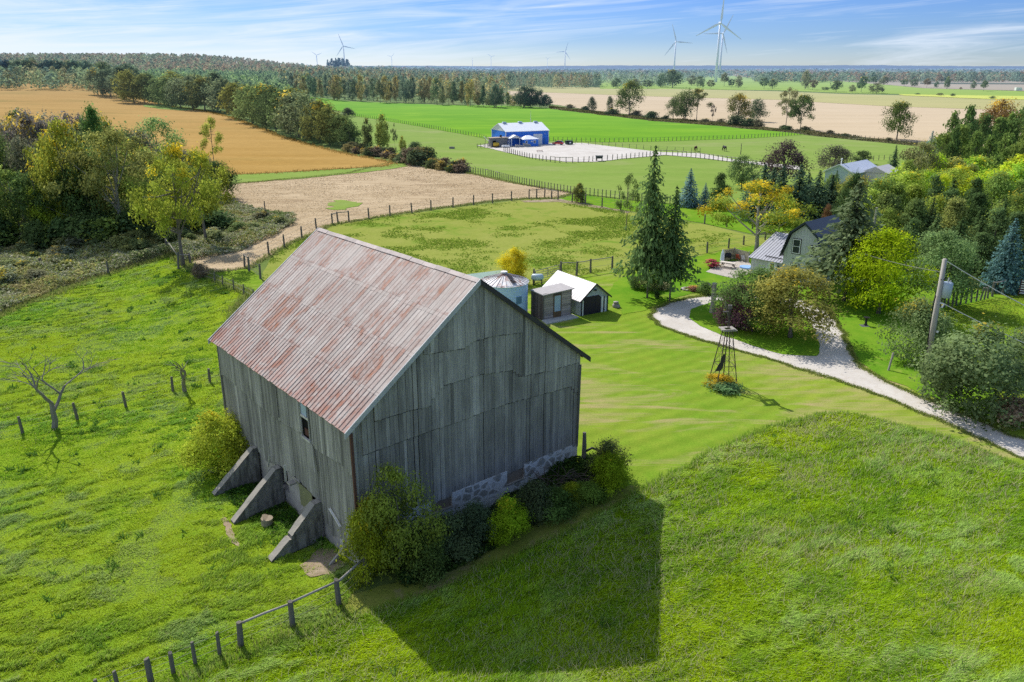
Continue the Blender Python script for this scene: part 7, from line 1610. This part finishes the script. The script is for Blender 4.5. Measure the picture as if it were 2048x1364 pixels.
# ------------------------------------------------------------------ grass that nobody could count
def grass_mat(name, trans=.45):
    w = MW(name); c = w.n('Attribute', attribute_name='leafcol').outputs['Color']
    d = w.n('BsdfDiffuse', {'Color': c}); t_ = w.n('BsdfTranslucent', {'Color': c})
    nm = w.n('NewGeometry').outputs['Normal']
    mx = w.n('MixShader', {0: trans, 1: d.outputs[0], 2: t_.outputs[0]}); w.t.links.new(mx.outputs[0], w.out.inputs[0]); return w.m
GM = grass_mat('grass_blades')
def blades(name, label, P, n, seed, hfun, cfun, wd0=.035, lean=.6, wind=(.8, -.35), xr=None, minw=.0009, cat='grass', bend=True):
    rg = np.random.default_rng(seed); xs = [p[0] for p in P]; ys = [p[1] for p in P]; X = np.zeros(0); Y = np.zeros(0)
    ylo, yhi = max(min(ys), 26), max(ys)
    while len(X) < n:
        # even per square metre near by, thinning with distance
        y = ylo + (yhi - ylo) * rg.random(n * 2) ** 1.35; hw = y * .72 + 6; x = rg.uniform(-1, 1, n * 2) * hw; k = inside(P, x, y); 
        k &= ~inside(EXCL[0], x, y); jx, jy = x + rg.normal(size=len(x)) * .22, y + rg.normal(size=len(x)) * .22
        for q in EXCL[1:]: k &= ~(inside(q, jx, jy) & (rg.random(len(x)) < .88))
        X = np.concatenate([X, x[k]]); Y = np.concatenate([Y, y[k]])
        if k.sum() == 0: break
    X, Y = X[:n], Y[:n]; n = len(X)
    Hh = hfun(X, Y, rg) ; wl = np.maximum(wd0, minw * Y) * (.7 + .6 * rg.random(n))
    wn = fbm(X * .35, Y * .35, 3); wa = (fbm(X * .12 + 40, Y * .12, 2) - .5) * 2.5
    wx, wy = wind; ca, sa = np.cos(wa), np.sin(wa); ldx = wx * ca - wy * sa + rg.normal(size=n) * .45; ldy = wx * sa + wy * ca + rg.normal(size=n) * .45
    Ln = Hh * 1.25 * lean * (.4 + 1.2 * wn); a = rg.random(n) * 2 * PI; bx, by = np.cos(a) * wl * .5, np.sin(a) * wl * .5; Z0 = h(X, Y) - .01
    b0 = np.stack([X - bx, Y - by, Z0], 1); b1 = np.stack([X + bx, Y + by, Z0], 1)
    mz = Z0 + Hh * .62; m0 = np.stack([X - bx * .8 + ldx * Ln * .35, Y - by * .8 + ldy * Ln * .35, mz], 1); m1 = np.stack([X + bx * .8 + ldx * Ln * .35, Y + by * .8 + ldy * Ln * .35, mz], 1)
    tp = np.stack([X + ldx * Ln, Y + ldy * Ln, Z0 + Hh * (1 - .25 * wn)], 1)
    V_ = np.stack([b0, b1, m1, m0, tp], 1).reshape(-1, 3); i = np.arange(n) * 5
    F1 = np.stack([i, i + 1, i + 2], 1); F2 = np.stack([i, i + 2, i + 3], 1); F3 = np.stack([i + 3, i + 2, i + 4], 1)
    me = np_mesh(name, V_, np.concatenate([F1, F2, F3]), smooth=True)
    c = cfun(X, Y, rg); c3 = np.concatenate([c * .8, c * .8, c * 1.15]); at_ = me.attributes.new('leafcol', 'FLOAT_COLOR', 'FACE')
    at_.data.foreach_set('color', np.concatenate([c3, np.ones((len(c3), 1))], 1).astype(np.float32).ravel())
    return tag(link_mesh(name, me, GM), label, cat, kind='stuff')
def lerp3(a, b_, t_): return np.array(a) * (1 - t_[:, None]) + np.array(b_) * t_[:, None]
_bp = [tuple((barn_M @ Vector((x, y, 0)))[:2]) for x, y in ((.05, .05), (BW, .05), (BW, BL), (.05, BL))]
EXCL = [_bp, ZONES['bare_patch'], ZONES['worn_path']]
def streak(X, Y, fa, fb, o, oct_=4):
    return fbm((X * .85 + Y * .53) * fa + o, (-X * .53 + Y * .85) * fb + o * 1.7, oct_)
# tall hay at the right and in front
def hay_h(X, Y, rg):
    n1 = fbm(X * .22, Y * .22, 3); n2 = streak(X, Y, .9, 1.9, 5, 5); return .10 + .27 * np.clip(n2 * 2.4 - .75, 0, 1) * (.4 + .8 * n1) + .12 * rg.random(len(X))
def hay_c(X, Y, rg):
    n = len(X); a = np.clip((fbm(X * .12 + 9, Y * .12, 3) - .25) / .5, 0, 1) * .6 + .4 * rg.random(n); b_ = sstep((streak(X, Y, .9, 1.9, 5, 5) - .44) / .2) * sstep((fbm(X * .15 + 70, Y * .15 + 3, 3) - .38) / .25); d = sstep((streak(X, Y, .3, .8, 30) - .48) / .2)
    c = lerp3((.30, .50, .018), (.48, .60, .02), a); s_ = np.array((.50, .66, .25)); c = c * (1 - .55 * b_[:, None]) + s_ * .55 * b_[:, None]  # tall lumps paler, their sunlit tops painted into the blade colour
    c = c * (1 - .45 * d[:, None]) + np.array((.16, .36, .04)) * .40 * d[:, None]; r_ = rg.random(n); c[r_ > .93] = (.48, .50, .24); return c * (.7 + .6 * rg.random((n, 1)))
HP = ZONES['hay_field']
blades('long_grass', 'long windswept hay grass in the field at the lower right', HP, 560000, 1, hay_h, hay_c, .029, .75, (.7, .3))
# pasture at the left
def pas_h(X, Y, rg):
    t_ = sstep((streak(X, Y, .8, 1.7, 8) - .40) / .26) * (.25 + .75 * sstep((fbm(X * .13 + 2, Y * .13 + 6, 2) - .3) / .3)); return .06 + .18 * t_ * (.5 + rg.random(len(X))) + .05 * rg.random(len(X))
def pas_c(X, Y, rg):
    n = len(X); t_ = sstep((streak(X, Y, .8, 1.7, 8) - .40) / .26) * sstep((fbm(X * .13 + 2, Y * .13 + 6, 2) - .3) / .3); a = sstep((fbm(X * .1 + 22, Y * .1, 3) - .4) / .2)
    c = lerp3((.26, .45, .025), (.42, .52, .03), a); c = c * (1 - .4 * t_[:, None]) + np.array((.32, .54, .14)) * .4 * t_[:, None]
    b_ = sstep((fbm(X * .4 + 11, Y * .4 + 33, 3) - .55) / .1); c = c * (1 - .5 * b_[:, None]) + np.array((.38, .48, .22)) * .5 * b_[:, None]
    r_ = rg.random(n); c[r_ > .95] = (.46, .45, .20); return c * (.72 + .56 * rg.random((n, 1)))
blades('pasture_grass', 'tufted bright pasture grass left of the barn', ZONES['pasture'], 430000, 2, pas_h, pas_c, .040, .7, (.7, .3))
# short rough in the paddock and verges: scattered taller tufts only where the turf is rank
def tuft_h(X, Y, rg): return .06 + .14 * rg.random(len(X)) 
def tuft_c(X, Y, rg): return lerp3((.20, .33, .04), (.30, .38, .055), rg.random(len(X))) * (.7 + .6 * rg.random((len(X), 1)))
def clumps(name, label, zone, n, seed, thr, hf, cf, sc=.16, off=(0, 0), jit=.22, **kw):
    """tufts kept only where a slow noise is high"""
    P = ZONES[zone]; EX = list(EXCL)
    rg = np.random.default_rng(seed); xs = [p[0] for p in P]; ys = [p[1] for p in P]; Xo = np.zeros(0); Yo = np.zeros(0); it = 0
    while len(Xo) < n and it < 40:
        it += 1; x = rg.uniform(max(min(xs), -.7 * max(ys)), max(xs), n * 2); y = rg.uniform(min(ys), max(ys), n * 2); k = inside(P, x, y) & (fbm(x * sc + off[0], y * sc + off[1], 4) + (rg.random(len(x)) - .5) * jit > thr) & (np.abs(x) < y * .72)
        Xo = np.concatenate([Xo, x[k]]); Yo = np.concatenate([Yo, y[k]])
    Xo, Yo = Xo[:n], Yo[:n]; n = len(Xo)
    hh = hf(Xo, Yo, rg); ww = np.maximum(.03, .0009 * Yo) * (1 + rg.random(n)) * (.5 if name == 'seed_heads' else 1); a = rg.random(n) * 2 * PI; Z0 = h(Xo, Yo)
    lx, ly = rg.normal(size=n) * hh * .6, rg.normal(size=n) * hh * .6
    V_ = np.stack([np.stack([Xo - np.cos(a) * ww, Yo - np.sin(a) * ww, Z0], 1), np.stack([Xo + np.cos(a) * ww, Yo + np.sin(a) * ww, Z0], 1), np.stack([Xo + lx, Yo + ly, Z0 + hh], 1)], 1).reshape(-1, 3)
    me = np_mesh(name, V_, np.arange(n * 3).reshape(n, 3)); c = cf(Xo, Yo, rg); at_ = me.attributes.new('leafcol', 'FLOAT_COLOR', 'FACE'); at_.data.foreach_set('color', np.concatenate([c, np.ones((n, 1))], 1).astype(np.float32).ravel())
    return tag(link_mesh(name, me, GM), label, 'grass', kind='stuff')
clumps('rank_grass', 'rank green tufts scattered over the paddock turf', 'paddock_ground', 40000, 4, .57, tuft_h, tuft_c, .16, (3, 1))
clumps('verge_tufts', 'rough tufts in the side meadow behind the lilacs', 'side_meadow', 40000, 6, .42, tuft_h, lambda X, Y, r: lerp3((.12, .25, .02), (.34, .36, .08), r.random(len(X))) * (.7 + .6 * r.random((len(X), 1))), .3)
clumps('straw_litter', 'loose mown straw strewn over the cut field', 'mown_field', 70000, 7, .40, lambda X, Y, r: .03 + .12 * r.random(len(X)), lambda X, Y, r: lerp3((.36, .26, .15), (.66, .54, .36), r.random(len(X))), .25)
# weeds and undergrowth of the scrub strip
def undergrowth(name, label, zone, n, seed, hmax, cols, ls=.34, sc=.14):
    P = ZONES[zone]; rg = np.random.default_rng(seed); xs = [p[0] for p in P]; ys = [p[1] for p in P]; X = np.zeros(0); Y = np.zeros(0)
    while len(X) < n:
        x = rg.uniform(max(min(xs), -150), max(xs), n * 2); y = rg.uniform(min(ys), max(ys), n * 2); k = inside(P, x, y) & (np.abs(x) < y * .72); X = np.concatenate([X, x[k]]); Y = np.concatenate([Y, y[k]])
    X, Y = X[:n], Y[:n]; n1 = fbm(X * sc, Y * sc, 4); n2 = fbm(X * .6, Y * .6, 3); top = hmax * np.clip(n1 * 1.6 - .35, .06, 1) * (.5 + n2); Z = h(X, Y) + top * rg.random(n) ** .5
    Nn = rg.normal(size=(n, 3)) * .6 + np.array([0, 0, 1.0]); V_, F_ = leaf_quads(np.stack([X, Y, Z], 1), Nn, ls * (.5 + rg.random(n)), .55, rg); me = np_mesh(name, V_, F_)
    q = fbm(X * .11 + 31, Y * .11 + 5, 3); q2 = fbm(X * .4 + 3, Y * .4 + 50, 3); idx = np.clip(((q * .6 + q2 * .4 - .28) / .44 * len(cols)).astype(int) + rg.integers(-1, 2, n), 0, len(cols) - 1); c = np.array(cols)[idx] * (.6 + .8 * rg.random((n, 1)))
    a = me.attributes.new('leafcol', 'FLOAT_COLOR', 'FACE'); a.data.foreach_set('color', np.concatenate([c, np.ones((n, 1))], 1).astype(np.float32).ravel()); return tag(link_mesh(name, me, GM), label, 'undergrowth', kind='stuff')
undergrowth('undergrowth', 'tangled weeds and goldenrod in the strip below the left wood', 'scrub_land', 170000, 8, 1.5, [(.17, .24, .08), (.26, .31, .12), (.34, .35, .20), (.48, .47, .34), (.28, .35, .13), (.40, .40, .13), (.42, .38, .18)])
undergrowth('margin_weeds', 'dry weeds along the margin between the crop and the stubble', 'field_margin', 24000, 9, 1.6, [(.12, .13, .06), (.18, .16, .08), (.10, .12, .05), (.22, .19, .10)], .8, .05)
# foot of the gable: dense dark weeds
fp = [tuple((barn_M @ Vector((x, y, 0)))[:2]) for x, y in ((1.5, -.1), (BW + 1.5, -.1), (BW + 2.2, -1.8), (12, -3.2), (6, -3.6), (1.0, -3.0))]; ZONES['gable_foot'] = fp
undergrowth('barn_weeds', 'dark weeds growing along the foot of the barn gable', 'gable_foot', 24000, 10, 1.1, [(.05, .10, .03), (.08, .14, .03), (.12, .19, .03), (.07, .10, .05)], .20, .5)
sp_ = [tuple((barn_M @ Vector((x, y, 0)))[:2]) for x, y in ((-.1, 4), (-.1, BL + 1), (-1.6, BL + 1), (-2.8, 13), (-2.6, 8), (-1.2, 4.4))]; ZONES['wall_foot'] = sp_
undergrowth('barn_weeds', 'green weeds between the concrete buttresses', 'wall_foot', 9000, 11, .5, [(.07, .17, .03), (.10, .24, .02), (.06, .12, .03)], .16, .5)

wc_ = lambda X, Y, r: lerp3((.09, .20, .03), (.20, .34, .06), r.random(len(X))); wh_ = lambda X, Y, r: .25 + .35 * r.random(len(X))
clumps('field_weeds', 'darker leafy weeds dotted through the hay field', 'hay_field', 5000, 21, .78, wh_, wc_, 1.1, (7, 3), .05)
clumps('field_weeds', 'darker leafy weeds dotted through the left pasture', 'pasture', 6000, 22, .76, lambda X, Y, r: .15 + .25 * r.random(len(X)), wc_, .9, (2, 9), .05)
clumps('seed_heads', 'pale dry seed heads standing in the hay field', 'hay_field', 16000, 23, .5, lambda X, Y, r: .35 + .3 * r.random(len(X)), lambda X, Y, r: lerp3((.45, .42, .20), (.60, .58, .32), r.random(len(X))), .25, (1, 5), .4)

# grass creeping into the gravel along both edges of the drive
def edge_tufts(name, label, zone, n, seed, spread, hf, cf):
    P = np.array(ZONES[zone]); Q = np.roll(P, -1, 0); L = np.hypot(*(Q - P).T); rg = np.random.default_rng(seed); i = rg.choice(len(P), n, p=L / L.sum()); t_ = rg.random(n)[:, None]
    C = P[i] * (1 - t_) + Q[i] * t_ + rg.normal(size=(n, 2)) * spread * (.3 + fbm(P[i, 0] * .5, P[i, 1] * .5)[:, None] * 1.4)
    X, Y = C[:, 0], C[:, 1]; k = (np.abs(X) < Y * .75) & (Y > 26); X, Y = X[k], Y[k]; n = len(X); hh = hf(n, rg); ww = np.maximum(.03, .0008 * Y); a = rg.random(n) * 2 * PI; Z0 = h(X, Y)
    V_ = np.stack([np.stack([X - np.cos(a) * ww, Y - np.sin(a) * ww, Z0], 1), np.stack([X + np.cos(a) * ww, Y + np.sin(a) * ww, Z0], 1), np.stack([X + rg.normal(size=n) * .05, Y + rg.normal(size=n) * .05, Z0 + hh], 1)], 1).reshape(-1, 3)
    me = np_mesh(name, V_, np.arange(n * 3).reshape(n, 3)); at_ = me.attributes.new('leafcol', 'FLOAT_COLOR', 'FACE'); at_.data.foreach_set('color', np.concatenate([cf(n, rg), np.ones((n, 1))], 1).astype(np.float32).ravel())
    return tag(link_mesh(name, me, GM), label, 'grass', kind='stuff')
gcol = lambda n, r: lerp3((.16, .27, .03), (.34, .34, .12), r.random(n)) * (.7 + .6 * r.random((n, 1)))
edge_tufts('drive_edge_grass', 'ragged grass creeping over the edges of the gravel drive', 'gravel_drive', 26000, 31, .16, lambda n, r: .10 + .10 * r.random(n), gcol)
edge_tufts('hay_edge_grass', 'taller grass fringe along the edge of the hay field', 'hay_field', 22000, 32, .22, lambda n, r: .15 + .30 * r.random(n), lambda n, r: lerp3((.20, .38, .03), (.44, .54, .10), r.random(n)))
edge_tufts('straw_edge_grass', 'rough grass along the edge of the mown straw field', 'mown_field', 16000, 33, .45, lambda n, r: .15 + .25 * r.random(n), lambda n, r: lerp3((.16, .24, .05), (.36, .34, .14), r.random(n)))
edge_tufts('bean_edge_plants', 'ragged edge of the ripe bean crop', 'bean_field', 20000, 34, 1.0, lambda n, r: .4 + .4 * r.random(n), lambda n, r: lerp3((.30, .19, .05), (.46, .34, .12), r.random(n)))
edge_tufts('pasture_edge_weeds', 'rank weeds along the upper edge of the pasture', 'pasture', 22000, 35, .5, lambda n, r: .15 + .35 * r.random(n), lambda n, r: lerp3((.16, .25, .05), (.38, .38, .12), r.random(n)))
